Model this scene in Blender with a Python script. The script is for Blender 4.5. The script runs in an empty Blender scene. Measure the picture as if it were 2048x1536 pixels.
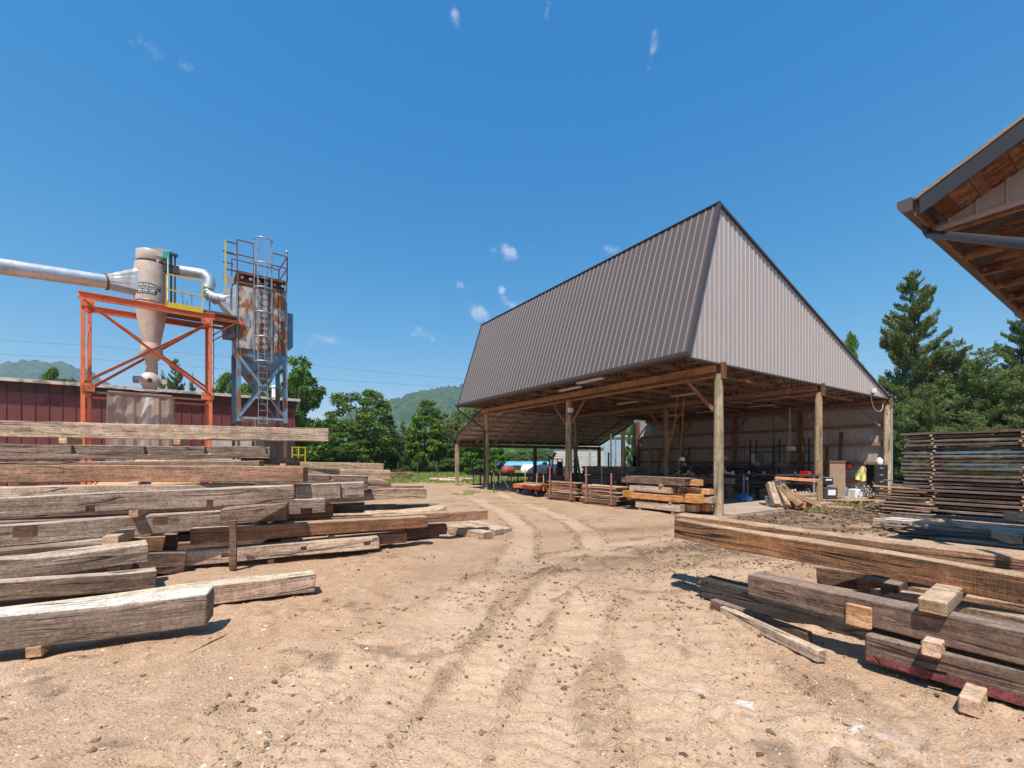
import bpy, bmesh, math, random
import numpy as np
from mathutils import Vector, Matrix, Euler, Quaternion
R_ = math.radians
sc = bpy.context.scene
COL = sc.collection
random.seed(7)

# ------------------------------------------------------------------ camera
FPX, CX, HV, EYE = 880.0, 1024.0, 918.0, 1.6       # focal length in px of a 2048 px wide frame, horizon row, eye height
cam_d = bpy.data.cameras.new('camera')
cam = bpy.data.objects.new('camera', cam_d); COL.objects.link(cam)
cam.location = (0, 0, EYE); cam.rotation_euler = (R_(90), 0, 0)
cam_d.sensor_width = 36.0; cam_d.lens = 36.0 * FPX / 2048.0
cam_d.shift_y = (HV - 768.0) / 2048.0
cam_d.clip_start = 0.05; cam_d.clip_end = 12000
sc.camera = cam

# ------------------------------------------------------------------ sun, sky, exposure
SUN_DIR = Vector((.128, .497, -1.0)).normalized()   # the way the light travels
sd = bpy.data.lights.new('sun', 'SUN'); sd.energy = 5.0; sd.angle = R_(0.5); sd.color = (1.0, .945, .855)
so = bpy.data.objects.new('sun', sd); COL.objects.link(so)
so.rotation_euler = SUN_DIR.to_track_quat('-Z', 'Y').to_euler(); so.location = (0, -20, 40)
SUN_EL = math.asin(-SUN_DIR.z); SUN_AZ = math.atan2(-SUN_DIR.x, -SUN_DIR.y)
world = bpy.data.worlds.new('World'); sc.world = world; world.use_nodes = True
wt = world.node_tree; wt.nodes.clear()
w_out = wt.nodes.new('ShaderNodeOutputWorld'); w_bg = wt.nodes.new('ShaderNodeBackground')
w_sky = wt.nodes.new('ShaderNodeTexSky'); w_sky.sky_type = 'NISHITA'; w_sky.sun_disc = False
w_sky.sun_elevation = SUN_EL; w_sky.sun_rotation = SUN_AZ
w_sky.altitude = 0; w_sky.air_density = 1.0; w_sky.dust_density = 0.35; w_sky.ozone_density = 3.2
w_bg.inputs['Strength'].default_value = 0.15
wt.links.new(w_bg.outputs[0], w_out.inputs[0])
# small white clouds: a few directions of the sky, broken up by noise
w_tc = wt.nodes.new('ShaderNodeTexCoord')
w_noise = wt.nodes.new('ShaderNodeTexNoise'); w_noise.inputs['Scale'].default_value = 28; w_noise.inputs['Detail'].default_value = 8
w_noise.inputs['Roughness'].default_value = .56
wt.links.new(w_tc.outputs['Generated'], w_noise.inputs['Vector'])
def sky_blob(u, v, ru, rv, amp):
    d = Vector(((u-CX)/FPX, 1, (HV-v)/FPX)); n = d.normalized(); k = 1/d.length
    sub = wt.nodes.new('ShaderNodeVectorMath'); sub.operation = 'SUBTRACT'; sub.inputs[1].default_value = n
    wt.links.new(w_tc.outputs['Generated'], sub.inputs[0])
    mul = wt.nodes.new('ShaderNodeVectorMath'); mul.operation = 'MULTIPLY'
    mul.inputs[1].default_value = (FPX/ru/k, FPX/max(ru, rv)/k, FPX/rv/k)
    wt.links.new(sub.outputs[0], mul.inputs[0])
    ln = wt.nodes.new('ShaderNodeVectorMath'); ln.operation = 'LENGTH'; wt.links.new(mul.outputs[0], ln.inputs[0])
    mr = wt.nodes.new('ShaderNodeMapRange'); mr.inputs['From Min'].default_value = 1; mr.inputs['From Max'].default_value = 0
    mr.inputs['To Max'].default_value = amp
    wt.links.new(ln.outputs['Value'], mr.inputs['Value'])
    return mr.outputs[0]
blobs = [(908, 35, 26, 48, .9), (292, 100, 34, 26, .75), (370, 138, 22, 22, .5), (1305, 110, 16, 60, .72), (1298, 160, 14, 20, .5),
         (1022, 500, 50, 24, 1.0), (1224, 500, 24, 16, .75), (960, 624, 44, 26, 1.05), (1022, 606, 36, 26, 1.0), (1003, 580, 14, 14, .8),
         (852, 670, 40, 22, .75), (915, 572, 20, 12, .65), (660, 680, 75, 28, .6), (95, 590, 26, 24, .45), (62, 577, 16, 12, .45), (700,655,30,14,.45),
         (1095, 30, 18, 34, .36)]
acc = None
for b in blobs:
    o = sky_blob(*b)
    if acc is None: acc = o
    else:
        mx = wt.nodes.new('ShaderNodeMath'); mx.operation = 'MAXIMUM'; wt.links.new(acc, mx.inputs[0]); wt.links.new(o, mx.inputs[1]); acc = mx.outputs[0]
ns = wt.nodes.new('ShaderNodeMath'); ns.operation = 'MULTIPLY_ADD'; ns.inputs[1].default_value = 3.0; ns.inputs[2].default_value = -1.72
wt.links.new(w_noise.outputs['Fac'], ns.inputs[0])
ad = wt.nodes.new('ShaderNodeMath'); ad.operation = 'ADD'; wt.links.new(acc, ad.inputs[0]); wt.links.new(ns.outputs[0], ad.inputs[1])
mr = wt.nodes.new('ShaderNodeMapRange'); mr.interpolation_type = 'SMOOTHSTEP'
mr.inputs['From Min'].default_value = .05; mr.inputs['From Max'].default_value = .85; mr.inputs['To Max'].default_value = .46
wt.links.new(ad.outputs[0], mr.inputs['Value'])
gt = wt.nodes.new('ShaderNodeMapRange'); gt.interpolation_type = 'SMOOTHSTEP'; gt.inputs['From Min'].default_value = .02; gt.inputs['From Max'].default_value = .30; wt.links.new(acc, gt.inputs['Value'])
gm_ = wt.nodes.new('ShaderNodeMath'); gm_.operation = 'MULTIPLY'; wt.links.new(mr.outputs[0], gm_.inputs[0]); wt.links.new(gt.outputs[0], gm_.inputs[1])
hsv = wt.nodes.new('ShaderNodeHueSaturation'); hsv.inputs['Saturation'].default_value = 1.40; hsv.inputs['Value'].default_value = 1.0
wt.links.new(w_sky.outputs[0], hsv.inputs['Color'])
mixc = wt.nodes.new('ShaderNodeMix'); mixc.data_type = 'RGBA'
mixc.inputs['B'].default_value = (4.6, 4.7, 5.3, 1)
sp = wt.nodes.new('ShaderNodeSeparateColor'); cb_ = wt.nodes.new('ShaderNodeCombineColor'); wt.links.new(hsv.outputs[0], sp.inputs[0])
for i, (ref, out, ex) in enumerate(((1.0, .92, 1.0), (1.115, 1.215, .74), (2.8, 2.82, .50))):    # a clear summer blue, paler low down
    m1 = wt.nodes.new('ShaderNodeMath'); m1.operation = 'MULTIPLY'; m1.inputs[1].default_value = 1/ref; wt.links.new(sp.outputs[i], m1.inputs[0])
    m2 = wt.nodes.new('ShaderNodeMath'); m2.operation = 'POWER'; m2.inputs[1].default_value = ex; wt.links.new(m1.outputs[0], m2.inputs[0])
    m3 = wt.nodes.new('ShaderNodeMath'); m3.operation = 'MULTIPLY'; m3.inputs[1].default_value = out; wt.links.new(m2.outputs[0], m3.inputs[0]); wt.links.new(m3.outputs[0], cb_.inputs[i])
wt.links.new(gm_.outputs[0], mixc.inputs['Factor']); wt.links.new(cb_.outputs[0], mixc.inputs['A'])
wt.links.new(mixc.outputs['Result'], w_bg.inputs['Color'])
sc.view_settings.view_transform = 'Standard'; sc.view_settings.look = 'None'
sc.view_settings.exposure = 0.42; sc.view_settings.gamma = 1.0
sc.cycles.max_bounces = 8; sc.cycles.diffuse_bounces = 3; sc.cycles.volume_bounces = 0

# ------------------------------------------------------------------ helpers
def P(u, v, Y): return Vector(((u-CX)/FPX*Y, Y, EYE-(v-HV)/FPX*Y))
def G(u, v, z=0.0): return P(u, v, (EYE-z)*FPX/(v-HV))

class Frame:
    """local frame: origin on the ground, x axis turned by ang"""
    def __init__(s, ox, oy, ang):
        s.o = Vector((ox, oy, 0)); s.a = ang
        s.dx = Vector((math.cos(ang), math.sin(ang), 0)); s.dy = Vector((-math.sin(ang), math.cos(ang), 0))
    def loc(s, p): q = p - s.o; return Vector((q.dot(s.dx), q.dot(s.dy), p.z))
    def w(s, x, y, z=0): return s.o + s.dx*x + s.dy*y + Vector((0, 0, z))
    def pl(s, u, v, y0=0.0):      # where the sight line through a photo point meets the plane y = y0
        r = Vector(((u-CX)/FPX, 1, -(v-HV)/FPX)); c = Vector((0, 0, EYE))
        t = (y0 + s.o.dot(s.dy) - c.dot(s.dy)) / r.dot(s.dy)
        return s.loc(c + r*t)
    def px(s, u, v, x0=0.0):
        r = Vector(((u-CX)/FPX, 1, -(v-HV)/FPX)); c = Vector((0, 0, EYE))
        t = (x0 + s.o.dot(s.dx) - c.dot(s.dx)) / r.dot(s.dx)
        return s.loc(c + r*t)

class MB:
    def __init__(s): s.v = []; s.f = []; s.sm = []
    def add(s, vs, fs, smooth=False):
        b = len(s.v); s.v += [tuple(v) for v in vs]; s.f += [tuple(i+b for i in f) for f in fs]; s.sm += [smooth]*len(fs); return s
    def box(s, x0, x1, y0, y1, z0, z1):
        if x0 > x1: x0, x1 = x1, x0
        if y0 > y1: y0, y1 = y1, y0
        if z0 > z1: z0, z1 = z1, z0
        return s.add([(x0,y0,z0),(x1,y0,z0),(x1,y1,z0),(x0,y1,z0),(x0,y0,z1),(x1,y0,z1),(x1,y1,z1),(x0,y1,z1)],
              [(0,3,2,1),(4,5,6,7),(0,1,5,4),(1,2,6,5),(2,3,7,6),(3,0,4,7)])
    def hexa(s, p): # 8 points, bottom 4 ccw then top 4
        return s.add(p, [(0,3,2,1),(4,5,6,7),(0,1,5,4),(1,2,6,5),(2,3,7,6),(3,0,4,7)])
    def bar(s, p0, p1, w, h=None, up=(0,0,1)):
        h = h or w; p0 = Vector(p0); p1 = Vector(p1); d = (p1-p0).normalized(); up = Vector(up)
        if abs(d.dot(up)) > .97: up = Vector((1,0,0))
        a = d.cross(up).normalized()*w/2; b = a.cross(d).normalized()*h/2
        q = [p0-a-b, p0+a-b, p0+a+b, p0-a+b, p1-a-b, p1+a-b, p1+a+b, p1-a+b]
        return s.add(q, [(0,1,2,3),(7,6,5,4),(4,5,1,0),(5,6,2,1),(6,7,3,2),(7,4,0,3)])
    def tube(s, pts, r, n=8, cap=True, closed=False):
        pts = [Vector(p) for p in pts]; m = len(pts); rs = r if isinstance(r, (list, tuple)) else [r]*m
        ring = []; prev = None
        for i, p in enumerate(pts):
            if closed: d = pts[(i+1)%m]-pts[i-1]
            else: d = pts[min(i+1,m-1)]-pts[max(i-1,0)]
            d.normalize()
            if prev is None:
                a = d.orthogonal().normalized() if abs(d.z) > .9 else d.cross(Vector((0,0,1))).normalized()
            else:
                a = (prev - d*prev.dot(d)).normalized()
            prev = a; b = d.cross(a)
            ring.append([p + (a*math.cos(2*math.pi*k/n)+b*math.sin(2*math.pi*k/n))*rs[i] for k in range(n)])
        vs = [q for rg in ring for q in rg]; fs = []
        for i in range(m if closed else m-1):
            j = (i+1) % m
            for k in range(n): fs.append((i*n+k, i*n+(k+1)%n, j*n+(k+1)%n, j*n+k))
        s.add(vs, fs, True)
        if cap and not closed:
            s.add(ring[0], [tuple(range(n))[::-1]]); s.add(ring[-1], [tuple(range(n))])
        return s
    def lathe(s, c, prof, n=24, axis='z', smooth=True):
        vs = []; c = Vector(c)
        for r, h in prof:
            for k in range(n):
                a = 2*math.pi*k/n; x, y = r*math.cos(a), r*math.sin(a)
                q = {'z': (x, y, h), 'x': (h, x, y), 'y': (y, h, x)}[axis]
                vs.append(c + Vector(q))
        fs = []
        for i in range(len(prof)-1):
            for k in range(n): fs.append((i*n+k, i*n+(k+1)%n, (i+1)*n+(k+1)%n, (i+1)*n+k))
        s.add(vs, fs, smooth)
        if prof[0][0] > 1e-4: s.add(vs[:n], [tuple(range(n))[::-1]])
        if prof[-1][0] > 1e-4: s.add(vs[-n:], [tuple(range(n))])
        return s
    def prism(s, poly, y0, y1):   # polygon in x,z extruded along y
        n = len(poly); vs = [(x, y0, z) for x, z in poly] + [(x, y1, z) for x, z in poly]
        return s.add(vs, [tuple(range(n)), tuple(range(2*n-1, n-1, -1))] + [(i, i+n, (i+1)%n+n, (i+1)%n) for i in range(n)])
    def data(s, name, mat=None, flip=True):
        me = bpy.data.meshes.new(name); me.from_pydata(s.v, [], s.f)
        me.polygons.foreach_set('use_smooth', s.sm)
        if flip:
            bm = bmesh.new(); bm.from_mesh(me); bmesh.ops.recalc_face_normals(bm, faces=bm.faces); bm.to_mesh(me); bm.free()
        if mat: me.materials.append(mat)
        me.update(); return me
    def build(s, name, mat, parent=None, flip=True, bevel=0):
        o = bpy.data.objects.new(name, s.data(name, mat, flip)); COL.objects.link(o)
        if parent is not None: o.parent = parent
        if bevel:
            m = o.modifiers.new('bevel', 'BEVEL'); m.width = bevel; m.segments = 1; m.limit_method = 'ANGLE'; m.angle_limit = R_(35)
        return o

def tag(o, label=None, cat=None, group=None, kind=None):
    if label: o['label'] = label
    if cat: o['category'] = cat
    if group: o['group'] = group
    if kind: o['kind'] = kind
    return o
def thing(name, label, cat, loc=(0,0,0), rot=0.0, group=None):
    o = bpy.data.objects.new(name, None); COL.objects.link(o); o.empty_display_size = .2
    o.location = loc; o.rotation_euler = (0, 0, rot); return tag(o, label, cat, group)
def dup(root, loc=None, rot=None, label=None, group=None):
    r = root.copy(); COL.objects.link(r)
    if loc is not None: r.location = loc
    if rot is not None: r.rotation_euler = (0, 0, rot)
    if label: r['label'] = label
    if group: r['group'] = group
    for ch in list(root.children):
        c = ch.copy(); COL.objects.link(c); c.parent = r
        for g in list(ch.children):
            d = g.copy(); COL.objects.link(d); d.parent = c
    return r

# ---- numpy value noise
def vnoise(x, y, seed=0):
    xi = np.floor(x).astype(np.int64); yi = np.floor(y).astype(np.int64); fx = x-xi; fy = y-yi
    fx = fx*fx*(3-2*fx); fy = fy*fy*(3-2*fy)
    def h(a, b):
        n = (a*374761393 + b*668265263 + seed*1442695041) & 0x7fffffff
        n = ((n ^ (n >> 13)) * 1274126177) & 0x7fffffff
        return ((n ^ (n >> 16)) & 0xffff)/65535.0
    return (h(xi,yi)*(1-fx)+h(xi+1,yi)*fx)*(1-fy) + (h(xi,yi+1)*(1-fx)+h(xi+1,yi+1)*fx)*fy

# ------------------------------------------------------------------ materials
MATS = {}
class NT:
    def __init__(s, name):
        s.m = bpy.data.materials.new(name); s.m.use_nodes = True; s.t = s.m.node_tree
        s.b = s.t.nodes['Principled BSDF']; s.out = s.t.nodes['Material Output']
    def n(s, typ, **kw):
        nd = s.t.nodes.new('ShaderNode'+typ)
        for k, v in kw.items():
            if k.startswith('i_'): nd.inputs[k[2:].replace('_', ' ')].default_value = v
            else: setattr(nd, k, v)
        return nd
    def l(s, a, b): s.t.links.new(a, b)
    def math(s, op, a, b=None, c=None, clamp=False):
        nd = s.n('Math', operation=op); nd.use_clamp = clamp
        for i, q in enumerate((a, b, c)):
            if q is None: continue
            if isinstance(q, (int, float)): nd.inputs[i].default_value = q
            else: s.l(q, nd.inputs[i])
        return nd.outputs[0]
    def ramp(s, fac, stops, interp='LINEAR'):
        nd = s.n('ValToRGB'); cr = nd.color_ramp; cr.interpolation = interp
        while len(cr.elements) < len(stops): cr.elements.new(.5)
        for e, (p, c) in zip(cr.elements, stops):
            e.position = p; e.color = c if len(c) == 4 else (*c, 1)
        s.l(fac, nd.inputs[0]); return nd.outputs[0]
    def mix(s, fac, a, b, blend='MIX'):
        nd = s.n('Mix', data_type='RGBA', blend_type=blend)
        for k, q in (('Factor', fac), ('A', a), ('B', b)):
            if isinstance(q, (int, float)): nd.inputs[k].default_value = q
            elif isinstance(q, tuple): nd.inputs[k].default_value = q if len(q) == 4 else (*q, 1)
            else: s.l(q, nd.inputs[k])
        return nd.outputs['Result']
    def noise(s, vec, scale, detail=4, rough=.5, dist=0):
        nd = s.n('TexNoise'); nd.inputs['Scale'].default_value = scale; nd.inputs['Detail'].default_value = detail
        nd.inputs['Roughness'].default_value = rough; nd.inputs['Distortion'].default_value = dist
        s.l(vec, nd.inputs['Vector']); return nd.outputs['Fac']
    def maps(s, vec, scale, loc=(0,0,0), rot=(0,0,0)):
        nd = s.n('Mapping'); nd.inputs['Scale'].default_value = scale; nd.inputs['Location'].default_value = loc
        nd.inputs['Rotation'].default_value = rot; s.l(vec, nd.inputs['Vector']); return nd.outputs[0]
    def bump(s, h, strength=.5, dist=.01, normal=None):
        nd = s.n('Bump'); nd.inputs['Strength'].default_value = strength; nd.inputs['Distance'].default_value = dist
        s.l(h, nd.inputs['Height'])
        if normal is not None: s.l(normal, nd.inputs['Normal'])
        return nd.outputs[0]
    def objvec(s, rnd=True):
        tc = s.n('TexCoord')
        if not rnd: return tc.outputs['Object']
        oi = s.n('ObjectInfo'); cb = s.n('CombineXYZ')
        for i, k in enumerate((41.0, 17.0, 29.0)): s.l(s.math('MULTIPLY', oi.outputs['Random'], k), cb.inputs[i])
        a = s.n('VectorMath', operation='ADD'); s.l(tc.outputs['Object'], a.inputs[0]); s.l(cb.outputs[0], a.inputs[1])
        s.rand = oi.outputs['Random']; s.tc = tc
        return a.outputs[0]

def plain(name, col, rough=.5, metal=0.0, var=.12, scale=3, bump=0, bscale=40):
    if name in MATS: return MATS[name]
    t = NT(name); v = t.objvec(); f = t.noise(v, scale, 5, .6)
    c = t.ramp(f, [(.3, tuple(k*(1-var) for k in col)), (.7, tuple(min(1, k*(1+var)) for k in col))])
    t.l(c, t.b.inputs['Base Color']); t.b.inputs['Roughness'].default_value = rough; t.b.inputs['Metallic'].default_value = metal
    if bump:
        h = t.noise(v, bscale, 3); t.l(t.bump(h, bump, .004), t.b.inputs['Normal'])
    MATS[name] = t.m; return t.m

def wood(name, dark, light, top=None, axis='x', crack=.6, saw=.4, stain=None, stainamt=.4, end=None, topamt=.75, rough=.8):
    """aged timber: grain along the given local axis, checks, stains, saw marks, bleached upper faces"""
    if name in MATS: return MATS[name]
    t = NT(name); v = t.objvec()
    def sc3(a, b): return {'x': (a,b,b), 'y': (b,a,b), 'z': (b,b,a)}[axis]
    g1 = t.noise(t.maps(v, sc3(.9, 14)), 1.0, 7, .62, .5)
    g2 = t.noise(t.maps(v, sc3(3.0, 60)), 1.0, 4, .6, .2)
    g = t.math('ADD', t.math('MULTIPLY', g1, .7), t.math('MULTIPLY', g2, .3))
    mid = tuple((a+b)/2 for a, b in zip(dark, light))
    c = t.ramp(g, [(.36, dark), (.5, mid), (.63, light)])
    big = t.noise(t.maps(v, sc3(.55, 2.2)), 1.0, 5, .6)
    st = stain or tuple(k*.45 for k in dark)
    c = t.mix(t.math('MULTIPLY', t.ramp(big, [(.48, (0,0,0)), (.66, (1,1,1))]), stainamt), c, st)
    # slight difference from one piece to the next
    rv = t.math('MULTIPLY_ADD', t.rand, .50, 1.02)
    hs = t.n('HueSaturation'); t.l(rv, hs.inputs['Value'])
    t.l(t.math('MULTIPLY_ADD', t.rand, -.35, 1.24), hs.inputs['Saturation']); t.l(c, hs.inputs['Color']); hs.inputs['Hue'].default_value = .488; c = hs.outputs[0]
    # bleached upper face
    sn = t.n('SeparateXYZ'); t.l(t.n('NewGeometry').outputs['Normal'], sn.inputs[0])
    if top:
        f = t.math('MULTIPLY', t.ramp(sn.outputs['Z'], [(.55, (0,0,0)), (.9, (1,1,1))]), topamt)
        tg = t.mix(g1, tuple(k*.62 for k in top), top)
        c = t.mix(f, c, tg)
    fine = t.noise(v, 34, 7, .72, .4); blot = t.noise(v, 6.5, 5, .65)
    c = t.mix(1.0, c, t.ramp(fine, [(.32,(.52,.50,.48)), (.5,(1,1,1)), (.68,(1.28,1.24,1.2))]), 'MULTIPLY')
    c = t.mix(1.0, c, t.ramp(blot, [(.35,(.74,.70,.67)), (.55,(1,1,1)), (.7,(1.12,1.1,1.06))]), 'MULTIPLY')
    hole = t.n('TexVoronoi'); hole.inputs['Scale'].default_value = 5.5; t.l(v, hole.inputs['Vector'])
    c = t.mix(t.math('MULTIPLY', t.ramp(hole.outputs['Distance'], [(.045,(1,1,1)), (.075,(0,0,0))]), .8), c, tuple(k*.15 for k in dark))
    # checks along the grain
    cn = t.noise(t.maps(v, sc3(.32, 5.5)), 1.0, 2.0, .45, .35)
    cr = t.math('ABSOLUTE', t.math('SUBTRACT', cn, .5))
    br = t.noise(t.maps(v, sc3(1.3, 1.3), (9,3,1)), 1.0, 3)
    gate = t.ramp(br, [(.44, (0,0,0)), (.56, (1,1,1))])
    line = t.math('MULTIPLY', t.ramp(cr, [(.0, (1,1,1)), (.007, (.8,.8,.8)), (.017, (0,0,0))]), gate)
    c = t.mix(t.math('MULTIPLY', line, crack), c, tuple(k*.12 for k in dark))
    kn = t.n('TexVoronoi', feature='F1'); kn.inputs['Scale'].default_value = 1; t.l(t.maps(v, sc3(1.1, 4.0)), kn.inputs['Vector'])
    kf = t.ramp(kn.outputs['Distance'], [(.055, (1,1,1)), (.1, (0,0,0))])
    c = t.mix(t.math('MULTIPLY', kf, .65), c, tuple(k*.35 for k in dark))
    # end grain
    so = t.n('SeparateXYZ'); t.l(t.tc.outputs['Normal'], so.inputs[0])
    ax = {'x': 0, 'y': 1, 'z': 2}[axis]
    ef = t.ramp(t.math('ABSOLUTE', so.outputs[ax]), [(.8, (0,0,0)), (.92, (1,1,1))])
    wv = t.n('TexWave', wave_type='RINGS', rings_direction={'x':'X','y':'Y','z':'Z'}[axis]); wv.inputs['Scale'].default_value = 9; wv.inputs['Distortion'].default_value = 5; wv.inputs['Detail'].default_value = 3
    t.l(v, wv.inputs['Vector'])
    e = end or tuple(k*1.05 for k in mid)
    ec = t.mix(wv.outputs['Fac'], tuple(k*.55 for k in e), e)
    c = t.mix(ef, c, ec)
    t.l(c, t.b.inputs['Base Color']); t.b.inputs['Roughness'].default_value = rough
    t.b.inputs['Specular IOR Level'].default_value = .25
    cn2 = t.noise(t.maps(v, sc3(.8, 17), (4,4,4)), 1.0, 2.0, .5, .3); cr2 = t.math('ABSOLUTE', t.math('SUBTRACT', cn2, .5))
    hgt = t.math('SUBTRACT', t.math('ADD', t.math('MULTIPLY', g2, .35), t.math('ADD', t.math('MULTIPLY', fine, .9), t.math('MULTIPLY', g1, .5))), t.math('MULTIPLY', line, 1.6))
    hgt = t.math('ADD', hgt, t.math('MULTIPLY', t.ramp(cr2, [(0,(0,0,0)), (.03,(1,1,1))]), .5))
    if saw:
        w2 = t.noise(t.maps(v, (75,5,4), rot=(.1,.5,.15)), 1.0, 4, .6, .8)
        w3 = t.ramp(t.noise(t.maps(v, (1.6,1.6,1.6), (3,5,8)), 1.0, 3), [(.42,(0,0,0)), (.58,(1,1,1))])
        hgt = t.math('ADD', hgt, t.math('MULTIPLY', t.math('MULTIPLY', w2, w3), saw*1.5))
    t.l(t.bump(hgt, .8, .009), t.b.inputs['Normal'])
    MATS[name] = t.m; return t.m

TOPC = (.68, .54, .43)
W = dict(
 palew= wood('pale_white_topped_timber', (.17,.115,.075), (.43,.31,.21), (.76,.62,.47), crack=.9, stainamt=.3, topamt=.85),
 greyw= wood('white_topped_timber', (.105,.080,.062), (.34,.27,.21), (.80,.74,.66), crack=.9, topamt=.9),
 grey = wood('weathered_grey_timber', (.105,.076,.056), (.36,.275,.205), TOPC, crack=.9),
 pale = wood('pale_timber', (.23,.165,.11), (.52,.40,.28), (.64,.50,.36), crack=.8, stainamt=.25),
 brown= wood('brown_timber', (.14,.078,.044), (.36,.22,.13), (.58,.42,.28), stain=(.06,.035,.022)),
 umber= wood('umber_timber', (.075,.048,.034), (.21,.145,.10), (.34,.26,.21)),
 black= wood('blackened_timber', (.02,.018,.018), (.075,.064,.058), (.10,.098,.105), stainamt=.5),
 rough= wood('scorched_orange_timber', (.07,.045,.031), (.41,.235,.125), (.66,.47,.30), stain=(.035,.026,.021), stainamt=.9, saw=1.5, crack=1),
 orange=wood('fresh_orange_timber', (.42,.215,.09), (.62,.36,.17), (.66,.46,.28), stain=(.3,.17,.08), stainamt=.3, end=(.72,.36,.12)),
 white= wood('bleached_timber', (.34,.30,.26), (.66,.62,.55), (.78,.74,.68), stainamt=.2),
 dkboard=wood('dark_lumber_board', (.05,.039,.035), (.22,.17,.145), (.36,.30,.27), stainamt=.4, saw=.2),
 bluboard=wood('blue_painted_lumber_board', (.08,.062,.052), (.20,.155,.13), (.28,.24,.22), stain=(.04,.15,.32), stainamt=.9, saw=.2),
 tanboard=wood('tan_lumber_board', (.26,.15,.08), (.56,.38,.22), (.62,.47,.32), stainamt=.35, saw=.2),
 chip = wood('spacer_wood', (.30,.18,.10), (.60,.42,.26), (.62,.48,.34), end=(.62,.45,.28)),
 framex=wood('barn_lumber_x', (.17,.098,.058), (.36,.22,.135), None, 'x', crack=.2, saw=0),
 framey=wood('barn_lumber_y', (.17,.098,.058), (.36,.22,.135), None, 'y', crack=.2, saw=0),
 framez=wood('barn_lumber_z', (.12,.068,.04), (.25,.15,.09), None, 'z', crack=.2, saw=0),
 logy = wood('header_log', (.26,.16,.09), (.50,.34,.21), None, 'y', crack=.3, saw=0),
 pole = wood('treated_pole', (.20,.155,.095), (.50,.40,.27), None, 'z', crack=.9, saw=0, stain=(.17,.185,.125), stainamt=.6),
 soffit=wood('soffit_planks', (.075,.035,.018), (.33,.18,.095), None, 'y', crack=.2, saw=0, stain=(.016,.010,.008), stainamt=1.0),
)
def painted(name, col, rust=.0, rough=.5, metal=0.0, rustcol=(.24,.075,.022), streak=True, sc=1.6, pale=None, lo=.52, hi=.60):
    if name in MATS: return MATS[name]
    t = NT(name); v = t.objvec()
    f = t.noise(v, 2.2, 5, .6)
    c = t.ramp(f, [(.3, tuple(k*.82 for k in col)), (.7, tuple(min(1,k*1.12) for k in col))])
    if pale:
        f3 = t.noise(t.maps(v, (1.2,1.2,.55), (7,7,7)), sc*1.3, 6, .6, .6)
        c = t.mix(t.ramp(f3, [(.43,(0,0,0)), (.52,(1,1,1))]), c, pale)
    if rust:
        f2 = t.noise(t.maps(v, (1,1,.42) if streak else (1,1,1)), sc, 8, .66, .5)
        m = t.ramp(f2, [(lo,(0,0,0)), (hi,(1,1,1))])
        rc = t.mix(t.noise(v, 11, 4), tuple(k*.45 for k in rustcol), tuple(k*1.5 for k in rustcol))
        c = t.mix(t.math('MULTIPLY', m, rust), c, rc)
        t.l(t.math('MULTIPLY_ADD', m, .35, rough), t.b.inputs['Roughness'])
    else: t.b.inputs['Roughness'].default_value = rough
    t.b.inputs['Metallic'].default_value = metal
    t.l(c, t.b.inputs['Base Color'])
    t.l(t.bump(t.noise(v, 9, 4), .12, .01), t.b.inputs['Normal'])
    MATS[name] = t.m; return t.m
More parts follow.
